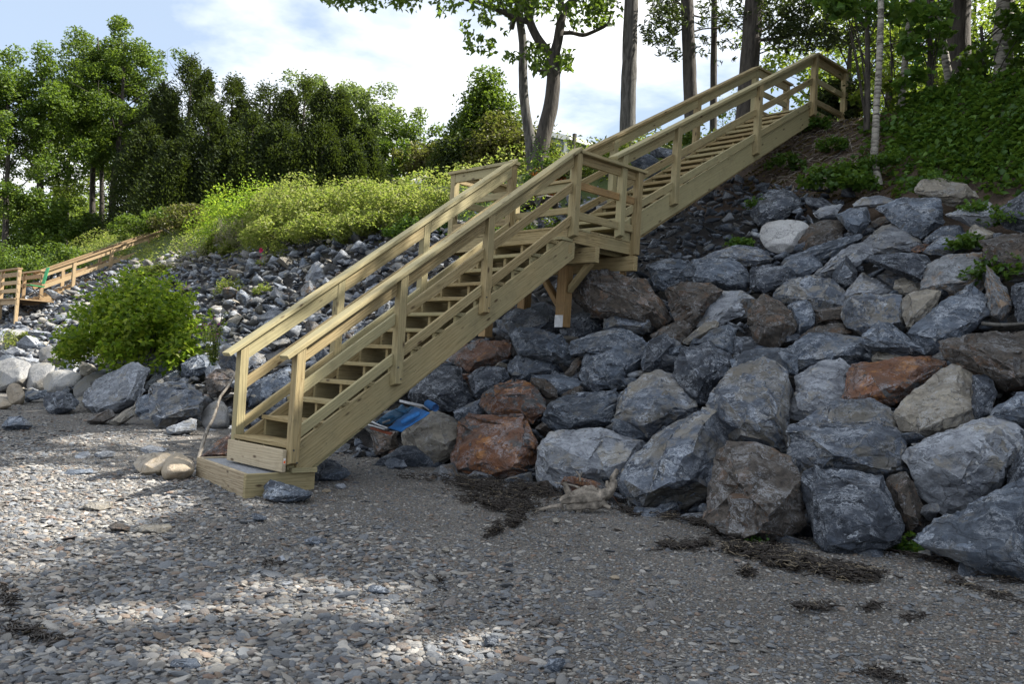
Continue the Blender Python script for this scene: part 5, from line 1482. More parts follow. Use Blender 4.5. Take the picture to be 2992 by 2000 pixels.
# brush on the upper bank at the left
BR = [  # vx, vy(top), depth, half width m, height m, leaf, label
 (592, 405, 27.0, 1.8, 2.7, 'bush', 'round bright green bush rising above the rest at the left end of the brush'),
 (660, 430, 25.5, 1.5, 1.6, 'brush', 'green bush right of the tallest round one'),
 (735, 402, 24.5, 1.7, 2.0, 'brush', 'yellow-green bush in the middle of the sunlit brush'),
 (830, 412, 23.0, 1.5, 1.8, 'brush', 'broad yellow-green bush right of the middle of the brush'),
 (910, 425, 22.0, 1.4, 1.6, 'brush', 'yellow-green bush below the far grey roof'),
 (985, 432, 21.0, 1.2, 1.4, 'brush', 'last bright bush of the brush, beside the landing railing'),
 (700, 480, 23.5, 1.7, 1.4, 'brush', 'lower green bush in front of the middle of the brush'),
 (800, 480, 22.0, 1.5, 1.3, 'brush', 'lower yellow-green bush above the pebbly rock edge'),
 (895, 478, 20.8, 1.3, 1.1, 'brush', 'lower bush in front, left of the landing'),
 (975, 490, 19.6, 1.0, 0.9, 'cover', 'low fresh green bush directly left of the landing railing post'),
 (640, 490, 25.0, 1.5, 1.2, 'brush', 'low bush behind the pink survey flag'),
 (575, 500, 27.0, 1.2, 1.2, 'brush', 'low bush with dry stalks left of the pink survey flag'),
 (545, 540, 27.0, 1.2, 1.0, 'brush', 'low tangled bush above the neighbour stair rail'),
 (375, 480, 34.0, 2.2, 1.5, 'tree', 'dull green bush behind the top of the neighbour stair rail'),
 (430, 470, 32.0, 1.3, 1.4, 'brown', 'brownish bush left of the tall round bright one'),
 (385, 600, 27.5, 1.1, .8, 'brush', 'small bush where the neighbour railing disappears into the brush'),
 (300, 560, 36.0, 1.5, 1.2, 'tree', 'green bush behind the neighbour railing'),
 (200, 570, 37.0, 2.0, 1.6, 'tree', 'dark green bush above the neighbour landing'),
 (120, 560, 35.0, 2.0, 1.8, 'tree', 'dark bush at the left edge behind the neighbour landing'),
 (20, 560, 36.0, 2.2, 2.2, 'tree', 'dark bush furthest left behind the neighbour landing'),
]
for i, (vx, vy, d, w, h, lf, lab) in enumerate(BR):
    p = at(vx, vy + 8, d)
    zb = p.z - h
    gz = base_h(p.x, p.y)
    hh = max(h * .7, p.z - gz) if p.z - gz < h * 2.2 else h * 1.6
    bush((p.x, p.y, p.z - hh), w, w * .8, hh, lab, 100 + i, lf, 6500 if d < 30 else 4500, .085 if d < 30 else .13, 30, 'bush', 'bushes on the upper bank left of the staircase', kr=.30)
# thicket carpet between the bushes (nobody could count it)
rngc = np.random.default_rng(77)
C = []
while len(C) < 30000:
    x = rngc.uniform(-34, -2.9); y = rngc.uniform(7.7, 12.5)
    if x > -8 and y < 7.9 + (x + 8) * .18: continue
    if mnoise.noise(Vector((x * .8, y * .8, 2))) < -.35: continue
    qx, qy, qz = proj((x, y, base_h(x, y) + .5))
    low_ = qx < 500 and qz < 34 and qy < 665 - (qx - 100) * .338
    hgt = (0.35 + 0.5 * max(0, mnoise.noise(Vector((x * .6, y * .6, 9))) + .4)) * min(1, (y - 7.5) * 1.2)
    if low_: hgt = .22
    C.append((x, y, base_h(x, y) + rngc.random() * hgt))
V, F = leaves(np.array(C), .10 * rngc.uniform(.6, 1.3, len(C)), rngc, -.2, .4)
o = leaf_obj('thicket', V, F, LEAF['brush']); tag(o, 'tangled sunlit weeds and grass covering the upper bank', 'thicket', kind='stuff')
C = []
for k in range(170):
    if k % 2: c = at(rngc.uniform(490, 560), rngc.uniform(505, 560), 24.8 + rngc.uniform(-.5, .5))
    else: c = at(rngc.uniform(390, 470), rngc.uniform(560, 625), 26.0 + rngc.uniform(-.5, .5))
    for j in range(16): C.append((c.x + rngc.normal() * .03, c.y + rngc.normal() * .03, c.z - .12 + j * .02))
V, F = leaves(np.array(C), .035 * np.ones(len(C)), rngc, -.6, .4)
o = leaf_obj('dry_seed_stalks', V, F, LEAF['lilac']); tag(o, 'dry lilac-grey seed stalks along the edge of the brush', 'seed stalks', kind='stuff')

# ---------------- broadleaf trees at the far left
LT = [ # vx base, base vy, top vy, depth, trunk r, crown r, leaf, label
 (90, 585, 150, 44, .22, 2.8, 'tree', 'broadleaf tree with forked trunk, second from the left edge'),
 (212, 545, 85, 47, .17, 2.5, 'tree', 'tallest slender broadleaf tree of the left clump'),
 (232, 545, 130, 48, .15, 2.2, 'tree', 'slim broadleaf tree right behind the tallest one'),
 (255, 545, 100, 46, .20, 2.5, 'tree', 'leaning broadleaf tree at the right side of the left clump'),
 (10, 590, 175, 42, .16, 2.4, 'tree', 'broadleaf tree cut by the left edge of the photo'),
 (150, 560, 230, 52, .15, 2.6, 'wood', 'lower sunlit broadleaf tree behind the left clump'),
 (320, 560, 235, 55, .15, 2.2, 'wood', 'light green tree peeping out left of the evergreens'),
]
for i, (vx, vb, vt, d, r0, cr, lf, lab) in enumerate(LT):
    b = at(vx, vb, d); tp = at(vx + (30 if i == 3 else 6), vt, d)
    make_tree('broadleaf_tree', b, tp.z, r0, lab, group='broadleaf trees at the far left', bark=BARK, leaf=lf, lean=((tp.x - b.x) * .8, (tp.y - b.y) * .8), nleaf=17000, crown_r=cr, crown_z=.36 if i < 4 else .25,
              seed=300 + i, clus=120, kr=.50, nbr=15, leafsize=.16)
# dark undergrowth trees beneath
for i, (vx, vt, d, w, h, lab) in enumerate([(160, 450, 43, 1.6, 3.0, 'dark rounded shrub in the shade below the tallest left tree'), (60, 470, 45, 2.4, 3.6, 'shady thicket tree at the left edge'), (330, 520, 44, 2.2, 2.2, 'shaded bush at the foot of the leaning left tree'),
                                        (250, 480, 60, 4.0, 4.0, 'light green shrub seen between the left trunks'), (120, 420, 62, 4.5, 6, 'sunlit shrub far behind the left trunks')]):
    p = at(vx, vt, d)
    bush((p.x, p.y, p.z - h), w, w, h, lab, 140 + i, 'wood' if i > 2 else 'tree', 5000, .2, 30, 'shrub', 'shrubs under the far left trees', stems=False)
# ---------------- evergreens
EV = [(440, 145, 45, 3.3, True, 'tallest dark evergreen with twin tips'), (535, 185, 46, 3.1, False, 'dark evergreen right of the tallest twin-tipped one'),
      (375, 200, 45, 2.8, False, 'dark evergreen at the left end of the evergreen row'), (620, 200, 44, 3.6, True, 'broad brownish evergreen in the middle of the row'),
      (700, 190, 44, 3.6, True, 'broad evergreen right of the middle of the row'), (780, 225, 43, 2.9, False, 'narrow olive evergreen near the right end of the row'),
      (835, 300, 42, 2.2, False, 'shortest evergreen at the right end of the row'), (480, 250, 42, 3.0, False, 'dark evergreen filling the front of the row, below the tallest tip'),
      (580, 270, 42, 3.2, False, 'dark evergreen filling the front of the row, below the broad brownish one'), (345, 290, 43, 2.6, False, 'low dark evergreen beside the left trunks'),
      (400, 340, 41, 2.6, False, 'lowest evergreen in front, left of the tallest'), (530, 330, 41, 2.6, False, 'low front evergreen, third from the left'), (650, 300, 41, 3.0, False, 'low front evergreen below the broad pair'), (740, 300, 41, 2.8, False, 'low front evergreen, right of the broad pair'), (800, 330, 41, 2.4, False, 'low front evergreen at the right end')]
for i, (vx, vt, d, r, tw, lab) in enumerate(EV):
    tp = at(vx, vt, d); gz = base_h(tp.x, tp.y) - .2
    conifer((tp.x, tp.y, gz), tp.z - gz, r, lab, 400 + i, 'dark evergreens behind the brush', twin=tw, nleaf=30000, leafsize=.145)
# ---------------- middle distance trees
MT = [(740, 180, 54, 2.6, 'poplar', 'silvery poplar rising behind the broad evergreens'), (845, 200, 50, 2.6, 'poplar', 'silvery poplar at the right end of the evergreens'),
      (800, 240, 49, 2.2, 'poplar', 'lower silvery poplar between the two taller ones'),
      (950, 285, 48, 2.4, 'tree', 'bushy green tree in the gap right of the poplars'), (900, 330, 46, 2.0, 'tree', 'low green tree at the foot of the right poplar'),
      (1000, 345, 44, 1.8, 'brown', 'brownish low tree left of the dark shrub tree')]
for i, (vx, vt, d, cr, lf, lab) in enumerate(MT):
    tp = at(vx, vt, d); gz = base_h(tp.x, tp.y) - .2
    make_tree('broadleaf_tree', (tp.x, tp.y, gz), tp.z, .18, lab, group='trees in the middle distance', bark=BARKG, leaf=lf, nleaf=11000, crown_r=cr, crown_z=.12, seed=330 + i, clus=95, kr=.55, nbr=13, leafsize=.19)
# big dark shrub tree left of the forked trunk
for vx, vt, d, w, h, lf, lab, sd in [(1120, 178, 27, 1.05, 5.2, 'tree', 'tall green pointed shrub tree behind the landing', 1), (1085, 300, 26.5, 1.1, 3.6, 'cedar', 'dark lower left part bush of the shrub group behind the landing', 2),
                                 (1160, 280, 26, 1.1, 3.2, 'brown', 'brownish twiggy bush behind the landing', 3), (1215, 300, 25.5, .8, 2.6, 'brown', 'brownish bush between the shrub and the forked tree', 4), (1060, 370, 27, .8, 2.4, 'tree', 'green bush at the left foot of the shrub group', 5)]:
    p = at(vx, vt, d); gz = base_h(p.x, p.y)
    h = p.z - gz + .1
    bush((p.x, p.y, gz), w, w, h, lab, 160 + sd, lf, 24000, .125, 110, 'shrub', 'shrub group behind the landing', kr=.42, cat='shrub')

# ---------------- the forked tree and the pines along the top edge (crowns continue above the photograph)
def limb(mb, pts, radii, k=8):
    P_ = [Vector(p) for p in pts]; mb.tube(P_, radii, k, .10)
def vpath(pts): return [at(x, y, d) for x, y, d in pts]
def refine(P_, R_2, sub=3):
    O = []; Q = []
    for i in range(len(P_) - 1):
        for j in range(sub):
            t = j / sub
            p0 = P_[max(0, i - 1)]; p1 = P_[i]; p2 = P_[i + 1]; p3 = P_[min(len(P_) - 1, i + 2)]
            O.append(0.5 * ((2 * p1) + (p2 - p0) * t + (2 * p0 - 5 * p1 + 4 * p2 - p3) * t * t + (3 * p1 - p0 - 3 * p2 + p3) * t ** 3))
            Q.append(R_2[i] * (1 - t) + R_2[i + 1] * t)
    O.append(P_[-1]); Q.append(R_2[-1])
    return O, Q
def trunk_tree(name, label, limbs, clusters, bark, leaf, leafsize, seed, group=None, high=None, dens=110, squash=.8, aspect=.55, droop=.5, dens_in=None):
    rng = np.random.default_rng(seed); rnd = random.Random(seed)
    b = Vector(limbs[0][0][0])
    t = empty(name, b, label, 'tree', group)
    mb = MB()
    for P_, R_3 in limbs:
        O, Q = refine([Vector(p) for p in P_], R_3); mb.tube(O, Q, 10 if max(Q) > .08 else 6, .10)
    cen = [c for c, r in clusters]; rad = [r for c, r in clusters]
    if high:
        (hx, hy, hz), hr, hh, n = high
        for k in range(n):
            a = rnd.uniform(0, 6.28); q = math.sqrt(rnd.random()); u = rnd.random()
            env = math.sin(math.pi * (.1 + .85 * u)) ** .5
            e = Vector((hx + math.cos(a) * q * hr * env, hy + math.sin(a) * q * hr * env, hz + u * hh))
            cen.append(e); rad.append(rnd.uniform(.45, .95))
            if k % 3 == 0:
                s = Vector((hx, hy, max(hz - 1, e.z - 1.6)))
                mb.tube(wob_path(s, e, 4, .3, rnd), [.06, .05, .035, .025, .012], 5)
    mb.build('trunk', bark, t)
    n_ = [max(8, (dens_in if dens_in and i < len(clusters) else dens) * r * r * 6) for i, r in enumerate(rad)]
    if leaf == 'pine': n_ = [q * (.85 if i < len(clusters) else 2.0) for i, q in enumerate(n_)]; aspect = .10; leafsize *= 1.25
    V, F = blob_leaves(rng, cen, rad, n_, leafsize, squash, droop, aspect, gaps=True, nfree=len(clusters))
    leaf_obj('crown', V, F, LEAF[leaf], t)
    return t
d = 19.5
sc_px = d / FPX
limbs = [
 (vpath([(1236, 400, d), (1238, 350, d), (1250, 290, d), (1262, 240, d), (1268, 190, d), (1268, 150, d), (1266, 128, d)]), [.23, .18, .17, .16, .15, .145, .15]),
 (vpath([(1266, 135, d), (1250, 112, d), (1230, 85, d), (1214, 50, d), (1208, 15, d), (1203, -30, d), (1195, -120, d), (1205, -230, d)]), [.115, .10, .095, .09, .09, .085, .08, .04]),
 (vpath([(1267, 135, d), (1278, 95, d), (1284, 55, d), (1292, 25, d), (1322, -10, d), (1350, -60, d), (1370, -150, d)]), [.12, .105, .10, .095, .085, .08, .04]),
 (vpath([(1290, 30, d), (1284, 0, d), (1280, -60, d)]), [.09, .07, .05]),
 (vpath([(1213, 50, d), (1180, 40, d), (1140, 22, d), (1105, 8, d), (1060, -5, d), (1000, -20, d), (930, -30, d - .5), (860, -20, d - 1), (790, -14, d - 1.4)]), [.075, .06, .055, .05, .045, .04, .035, .03, .015]),
 (vpath([(1208, 12, d), (1180, 2, d), (1130, -10, d)]), [.05, .045, .03]),
 (vpath([(1284, 76, d), (1310, 75, d), (1335, 80, d), (1360, 72, d), (1392, 55, d), (1400, 30, d)]), [.05, .045, .045, .04, .035, .015]),
 (vpath([(1263, 165, d), (1240, 162, d), (1222, 160, d)]), [.05, .04, .02]), (vpath([(1245, 162, d), (1244, 178, d)]), [.035, .03]),
 (vpath([(1205, 40, d), (1215, 20, d), (1260, 15, d), (1275, 18, d)]), [.02, .016, .012, .008]),
]
cl = []
rl = random.Random(9)
for (x0, x1, y0, y1, n, r) in [(745, 830, -18, 10, 9, .30), (830, 985, -14, 8, 13, .30), (1000, 1035, 5, 30, 4, .2), (1130, 1280, -20, 25, 20, .34), (1290, 1330, 20, 55, 5, .28), (1330, 1415, -10, 45, 16, .33), (1360, 1400, 45, 70, 4, .2), (1150, 1165, 60, 70, 1, .2), (1055, 1075, 55, 70, 2, .18),
                            (1062, 1080, 85, 112, 4, .19), (1095, 1130, 80, 122, 6, .19), (1105, 1120, 38, 70, 5, .18), (1165, 1200, 122, 140, 4, .14), (1222, 1248, 108, 160, 10, .24), (1280, 1300, 122, 168, 8, .24), (1208, 1225, 90, 130, 3, .14), (1035, 1050, -10, 20, 3, .2), (1080, 1130, 0, 30, 6, .22)]:
    for k in range(int(n * 1.3)): cl.append((at(rl.uniform(x0, x1), rl.uniform(y0, y1), d + rl.uniform(-1.0, .6)), r * rl.uniform(.45, 1.15)))
cc_ = at(1190, -330, d)
trunk_tree('forked_tree', 'dark forked broadleaf tree with a Y-shaped trunk and sparse hanging leaves behind the landing', limbs, cl, BARK, 'tree', .15, 21, high=((cc_.x, cc_.y, cc_.z), 3.0, 5.5, 34), dens=75, droop=.8, dens_in=36)
# thin grey companion
lp = vpath([(1222, 390, 20), (1216, 330, 20), (1208, 280, 20), (1200, 220, 20), (1198, 160, 20), (1198, 100, 20), (1192, 50, 20), (1188, 0, 20), (1185, -120, 20), (1190, -240, 20)])
trunk_tree('slim_tree', 'slim grey-barked tree directly left of the forked tree', [(lp, [.16, .135, .115, .105, .098, .095, .09, .088, .07, .03])], [(at(1185, -200, 20), .8)], BARKG, 'tree', .15, 22, high=((lp[-1].x, lp[-1].y, lp[-1].z - 2), 1.8, 3.0, 22), dens=80)
# tall straight trunks
def straight(name, lab, x0, y0, x1, y1, dd, r0, r1, bark, leaf, crown, seed, group=None, extra=None, cl=None, leafsize=.13, wob=0.0, dens=80):
    n = 8
    P_ = []
    rnd = random.Random(seed)
    for i in range(n + 1):
        t = i / n
        P_.append(at(x0 + (x1 - x0) * t + rnd.uniform(-1, 1) * wob, y0 + (y1 - y0) * t, dd))
    tp = P_[-1]
    top = tp + Vector((0, 0, crown[2]))
    P_.append(tp.lerp(top, .5)); P_.append(top)
    R3_ = [r0 + (r1 - r0) * i / n for i in range(n + 1)] + [r1 * .6, r1 * .15]
    lb = [(P_, R3_)] + (extra or [])
    return trunk_tree(name, lab, lb, cl or [(top, .6)], bark, leaf, leafsize, seed, group, high=((tp.x, tp.y, tp.z + crown[0]), crown[1], crown[2] - crown[0] + .5, crown[3]), dens=dens)
PG = 'tall bare trunks along the top of the bank'
straight('tall_tree', 'single straight grey trunk standing right of the forked tree', 1436, 345, 1448, -60, 19.0, .175, .15, BARKG, 'tree', (2.5, 2.4, 8.0, 36), 31, PG)
def pine_arms(arms, dd):
    return [(vpath([(x, y, dd + k * .15) for k, (x, y) in enumerate(a)]), [max(.006, w * (1 - .8 * i / (len(a) - 1))) for i in range(len(a))]) for a, w in arms]
def pine_needles(boxes, dd, seed):
    rl = random.Random(seed); out = []
    for x0, x1, y0, y1, n, r in boxes:
        for k in range(int(n * 1.6)): out.append((at(rl.uniform(x0, x1), rl.uniform(y0, y1), dd + rl.uniform(-.8, .8)), r * rl.uniform(.35, .95)))
    return out
straight('pine_tree', 'rough-barked pine left of the thin trunk, with drooping feathery left branch', 1586, 330, 1572, -60, 18.2, .145, .125, BARK, 'pine', (2.5, 2.4, 8.0, 42), 32, PG,
         extra=pine_arms([([(1572, 40), (1540, 45), (1510, 60), (1490, 80), (1470, 95)], .03), ([(1573, 15), (1545, 5), (1520, 15), (1500, 30)], .025), ([(1574, 60), (1550, 75), (1530, 100), (1525, 125)], .02), ([(1580, 30), (1600, 38), (1640, 40), (1665, 30)], .025), ([(1581, 75), (1610, 66), (1650, 62), (1690, 50)], .022)], 18.2),
         cl=pine_needles([(1495, 1565, -15, 60, 34, .24), (1468, 1545, 60, 100, 22, .17), (1500, 1560, 90, 140, 12, .14), (1600, 1680, -10, 70, 22, .17), (1585, 1625, 70, 135, 8, .14)], 18.2, 1), leafsize=.11, dens=120)
straight('thin_tree', 'very thin dark trunk between the two pines', 1634, 300, 1637, -60, 18.8, .08, .065, BARK, 'pine', (2.0, 1.6, 6.0, 26), 33, PG)
straight('pine_tree', 'thickest dark pine trunk behind the upper railing, with a long arching right branch', 1706, 300, 1732, -60, 17.2, .19, .175, BARK, 'pine', (2.5, 2.8, 8.0, 50), 34, PG,
         extra=pine_arms([([(1735, 92), (1780, 88), (1830, 78), (1880, 78), (1930, 92), (1975, 120), (2000, 150)], .04), ([(1738, 75), (1765, 60), (1800, 35), (1835, 10), (1850, -15)], .03), ([(1738, 30), (1770, 25), (1810, 0)], .028), ([(1733, 125), (1770, 112), (1810, 105), (1850, 108)], .015),
                          ([(1722, 85), (1690, 60), (1660, 30), (1650, 0)], .015), ([(1722, 108), (1705, 95), (1680, 88), (1665, 95)], .008), ([(1733, 112), (1765, 113), (1790, 122), (1830, 130)], .008)], 17.2),
         cl=pine_needles([(1745, 1860, -15, 75, 60, .23), (1760, 1990, 60, 105, 60, .20), (1800, 1900, 95, 120, 12, .14), (1660, 1715, -10, 70, 18, .16), (1880, 2010, 0, 70, 20, .2), (1640, 1690, 90, 150, 5, .12)], 17.2, 2), leafsize=.11, dens=120)
# birches and other trunks at the right
BG = 'pale birch trunks at the top right'
def birch(lab, pts, dd, r0, seed, crown=(1.5, 1.8, 6.0, 30)):
    P_ = vpath([(x, y, dd) for x, y in pts]); n = len(P_)
    top = P_[-1] + Vector((0, 0, crown[2])); P_ += [top]
    R3_ = [r0 * (1.25 if i == 0 else 1) * (1 - .28 * i / n) for i in range(n)] + [.02]
    return trunk_tree('birch_tree', lab, [(P_, R3_)], [(top, .5)], BARKW, 'tree', .12, seed, BG, high=((P_[-2].x, P_[-2].y, P_[-2].z + crown[0]), crown[1], crown[2] - crown[0], crown[3]), dens=75)
birch('slender birch whose base bends at the edge of the rocks', [(2012, 425), (2008, 395), (2003, 360), (2006, 300), (2008, 240), (2013, 170), (2016, 100), (2018, 40), (2018, -50), (2022, -180)], 12.2, .052, 51)
birch('slender birch leaning right, second from the left', [(2064, 275), (2066, 230), (2068, 190), (2075, 130), (2082, 60), (2090, -10), (2098, -120)], 14.2, .060, 52)
birch('thin twin-stemmed birch just left of the big dark trunk', [(2182, 260), (2180, 220), (2172, 170), (2162, 110), (2150, 50), (2132, 0), (2118, -80)], 15.0, .072, 53)
birch('thickest white birch at the far right', [(2292, 245), (2298, 200), (2300, 140), (2296, 80), (2302, 20), (2304, -60), (2310, -160)], 15.6, .17, 54, (1.5, 2.8, 7.0, 60))
straight('dark_trunk_tree', 'thick dark brown trunk between the birches', 2196, 240, 2196, -60, 16.2, .215, .20, BARK, 'pine', (1.0, 3.0, 7.0, 80), 35, 'tall bare trunks along the top of the bank')

# ------------------------------------------------------------------ wood behind the right bank
rngw = np.random.default_rng(500); rw = random.Random(500)
FT = [ # vx, vtop, vbottom, depth, half width, leaf, label
 (1925, 185, 275, 15.5, .45, 'cedar', 'small dark young fir behind the top landing'),
 (2330, 210, 300, 13.5, .9, 'cover', 'bright leafy bush at the right edge above the ground plants'),
 (2250, 190, 260, 14.5, .8, 'tree', 'leafy bush at the foot of the thickest birch'),
 (2150, 215, 280, 14.0, .5, 'tree', 'small leafy bush between the birches'),
 (1800, 262, 300, 20.0, .5, 'wood', 'light green shrub seen through the upper railing'),
 (1680, 205, 320, 24.0, .7, 'wood', 'green shrub seen through the upper railing left of the thick pine'),
]
for i, (vx, vt, vb, d, w, lf, lab) in enumerate(FT):
    p = at(vx, vt, d); q = at(vx, vb, d)
    z0 = min(q.z, base_h(p.x, p.y) if d > 14 else q.z)
    bush((p.x, p.y, z0), w, w, p.z - z0, lab, 600 + i, lf, 3500, .09, 34, 'shrub', 'shrubs on top of the right bank', kr=.22, cat='shrub')
# understory maples and other trees, right background
UT = [ # vx, top vy, depth, crown r, crown start, leaf, label
 (1960, -60, 24, 2.4, .15, 'wood', 'sunlit tree behind the top landing'), (2060, -120, 27, 3.0, .1, 'wood', 'sunlit tree behind the second birch'), (2150, -40, 24, 2.3, .1, 'wood', 'yellow-green tree left of the big dark trunk'),
 (2240, -100, 28, 3.0, .1, 'wood', 'sunlit tree between the dark trunk and the thickest birch'), (2330, -60, 26, 2.8, .1, 'wood', 'tree at the top right corner of the photo'), (2420, -60, 24, 2.8, .1, 'tree', 'tree mostly outside the right edge'),
 (2000, 60, 33, 2.8, .05, 'wood', 'low distant tree right of the top landing'), (2110, 60, 36, 3.2, .05, 'wood', 'low distant tree below the maple leaves'), (2210, 80, 34, 3.0, .05, 'wood', 'low distant tree right of the dark trunk'),
 (1900, 150, 38, 1.6, .05, 'wood', 'small distant tree behind the top landing railing'),
]
for i, (vx, vt, d, cr, cz, lf, lab) in enumerate(UT):
    tp = at(vx, vt, d); gz = base_h(tp.x, tp.y) - .2
    make_tree('woodland_tree', (tp.x, tp.y, gz), tp.z, .12, lab, group='trees of the wood behind the right bank', bark=BARK, leaf=lf, nleaf=3800, crown_r=cr, crown_z=cz, seed=620 + i, clus=60, kr=.5, nbr=12, leafsize=.16)
# maple boughs with broad leaves hanging in front of the wood
def bough_tree(lab, x, vb, vt, d, boxes, seed, leafsize, leaf='cover', r0=.05):
    rl = random.Random(seed)
    cl_ = []
    for x0, x1, y0, y1, n, r in boxes:
        for k in range(n): cl_.append((at(rl.uniform(x0, x1), rl.uniform(y0, y1), d + rl.uniform(-.7, .7)), r * rl.uniform(.7, 1.3)))
    lb = [(vpath([(x, vb, d), (x + 3, (vb + vt) / 2, d), (x - 2, vt, d)]), [r0, r0 * .8, r0 * .4])]
    for c, r in cl_[::4]:
        s = at(x, max(vt, vb - (vb - vt) * rl.random()), d)
        lb.append(([s, s.lerp(c, .5) + Vector((0, 0, .15)), c], [.014, .01, .005]))
    return trunk_tree('young_maple', lab, lb, cl_, BARK, leaf, leafsize, seed, 'young maples among the birches', dens=95, squash=.5, aspect=.85, droop=.15)
bough_tree('young maple with broad leaves overhanging the slender birches', 1985, 300, -40, 13.5, [(1900, 2000, -15, 40, 14, .22), (2010, 2060, -15, 30, 5, .2), (1850, 1900, -15, 10, 3, .18)], 71, .13)
bough_tree('young maple with bright broad leaves between second birch and dark trunk', 2128, 280, -30, 13.9, [(2060, 2170, 10, 60, 12, .2), (2080, 2160, 60, 130, 12, .19), (2060, 2140, 130, 250, 8, .16)], 72, .13)
bough_tree('thin maple sapling with yellowish leaves left of the second birch', 2040, 290, 40, 14.6, [(2025, 2060, 150, 260, 8, .2), (1960, 2000, 150, 250, 5, .15)], 73, .12, 'wood', .02)
bough_tree('leafy sapling in front of the thickest birch', 2250, 260, 60, 14.2, [(2200, 2260, 100, 200, 14, .2), (2310, 2346, 20, 200, 16, .25)], 74, .12)
# shade givers standing to the right of and behind the photograph's edge: the same wood goes on
for i, (x, y, h, cr) in enumerate([(5.0, 9.8, 5.6, 2.0), (7.1, 9.6, 5.8, 2.1), (5.5, 11.5, 7.6, 2.2), (7.9, 11.4, 7.8, 2.3), (4.4, 13.2, 8.6, 2.2), (6.7, 13.6, 10, 2.6), (9.2, 13.6, 10.2, 2.6), (10.4, 9.0, 10.5, 2.2), (12.8, 9.4, 12, 2.6), (12.0, 12.0, 14, 2.8), (15.0, 11.0, 14, 3.0), (14.6, 14.5, 16, 3.2), (9.4, 8.6, 6.5, 1.9)]):
    gz = base_h(x, y) - .2
    make_tree('woodland_tree', (x, y, gz), gz + h, .15, 'dense broadleaf tree of the wood that continues past the right edge', group='trees of the wood continuing right', bark=BARK, leaf='tree', nleaf=8000, crown_r=cr, crown_z=.12, seed=660 + i, clus=80, kr=.66, nbr=12, leafsize=.24, gaps=True)
# far-off wood that closes the view on both sides
C = []
for k in range(420):
    vx = rngw.uniform(-150, 2500)
    lo = 500 if vx < 420 else (380 if vx < 1050 else 250)
    if 1040 < vx < 1900 or (vx >= 1900 and rngw.random() < .5): continue
    d = rngw.uniform(62, 85)
    top = {True: 470, False: 395}[vx < 420] if vx < 1050 else 200
    p = at(vx, rngw.uniform(top - 20, lo + 90), d)
    C.append((p.x, p.y, p.z, rngw.uniform(1.0, 2.4)))
V, F = blob_leaves(rngw, [c[:3] for c in C], [c[3] for c in C], [110] * len(C), .42, .9)
o = leaf_obj('far_wood', V, F, LEAF['wood']); tag(o, 'far-off wood closing the view behind the nearer trees', 'wood', kind='stuff')

# ------------------------------------------------------------------ ground cover on the right bank
C = []; S_l = []
tries = 0
while len(C) < 11500 and tries < 400000:
    tries += 1
    vx = rngw.uniform(1960, 2460); vy = rngw.uniform(205, 470)
    # patchy carpet: dense to the right of the bent birch
    edge = 2030 + (vy - 270) * -.05 + 40 * mnoise.noise(Vector((vy * .02, 3, 1)))
    den = 1.0 if vx > edge + 40 else (0.10 if vx < edge else .45)
    if mnoise.noise(Vector((vx * .018, vy * .03, 7))) < -.05: den *= .15
    if vy > 400 + (vx - 2040) * .05: den *= .25
    if rngw.random() > den: continue
    # march onto the real ground
    dd = ray(vx, vy); k = 9.0
    while k < 22 and CAM.z + dd.z * k > base_h(CAM.x + dd.x * k, CAM.y + dd.y * k): k += .12
    if k >= 22: continue
    p = CAM + dd * k
    C.append((p.x, p.y, base_h(p.x, p.y) + rngw.random() ** 1.5 * .28 + .02)); S_l.append(rngw.uniform(.045, .13))
while len(C) < 17000:                                # the carpet goes on past the right edge
    x = rngw.uniform(2.6, 12); y = rngw.uniform(7.4, 13)
    if proj((x, y, surf(x, y)))[0] < 2400 or mnoise.noise(Vector((x * .7, y * .7, 3))) < -.2: continue
    C.append((x, y, base_h(x, y) + rngw.random() ** 1.5 * .28 + .02)); S_l.append(rngw.uniform(.06, .14))
V, F = leaves(np.array(C), np.array(S_l), rngw, .15, .75, up=1.2)
o = leaf_obj('ground_plants', V, F, LEAF['cover']); tag(o, 'carpet of broad green leaves covering the bank under the birches', 'ground cover', kind='stuff')
# clumps on the bare soil
for i, (vx, vy, w, lab) in enumerate([(1905, 430, .42, 'low broad-leaved clump on bare soil above the low pale slab'), (1950, 435, .3, 'small broad-leaved clump left of the bent birch'), (1860, 300, .30, 'dark leafy sprig under the end of the upper stringer'),
                                   (1800, 385, .28, 'faint fern-like plant on the soil below the stringer end'), (1905, 345, .25, 'small plant halfway down the bare soil'), (1975, 400, .22, 'little plant between bare soil and bent birch'), (2040, 385, .3, 'green plant at the right foot of the bent birch'),
                                   (2130, 440, .3, 'leafy sprout above the rounded beige boulder'), (2310, 520, .25, 'yellow-green sprout at the right edge between boulders'), (2300, 640, .3, 'thin trailing plant on the rusty boulder at the right edge'), (2240, 500, .22, 'small leaves growing on a pale angular stone'), (2205, 575, .2, 'tiny fern in a joint above the gold-stained boulder'), (1700, 570, .15, 'tiny plant at the foot of the white granite boulder'), (1740, 480, .18, 'green weed left of the soil slope')]):
    dd = ray(vx, vy); k = 8.0
    while k < 22 and CAM.z + dd.z * k > max(surf(0, CAM.y + dd.y * k), base_h(CAM.x + dd.x * k, CAM.y + dd.y * k)) + .03: k += .08
    p = CAM + dd * k
    bush(p, w, w * .8, w * .7, lab, 700 + i, 'cover', 260, .10 if i < 2 else .065, 10, 'leafy_plant', 'small plants on the right bank', stems=False, kr=.4, aspect=.7, cat='plant')
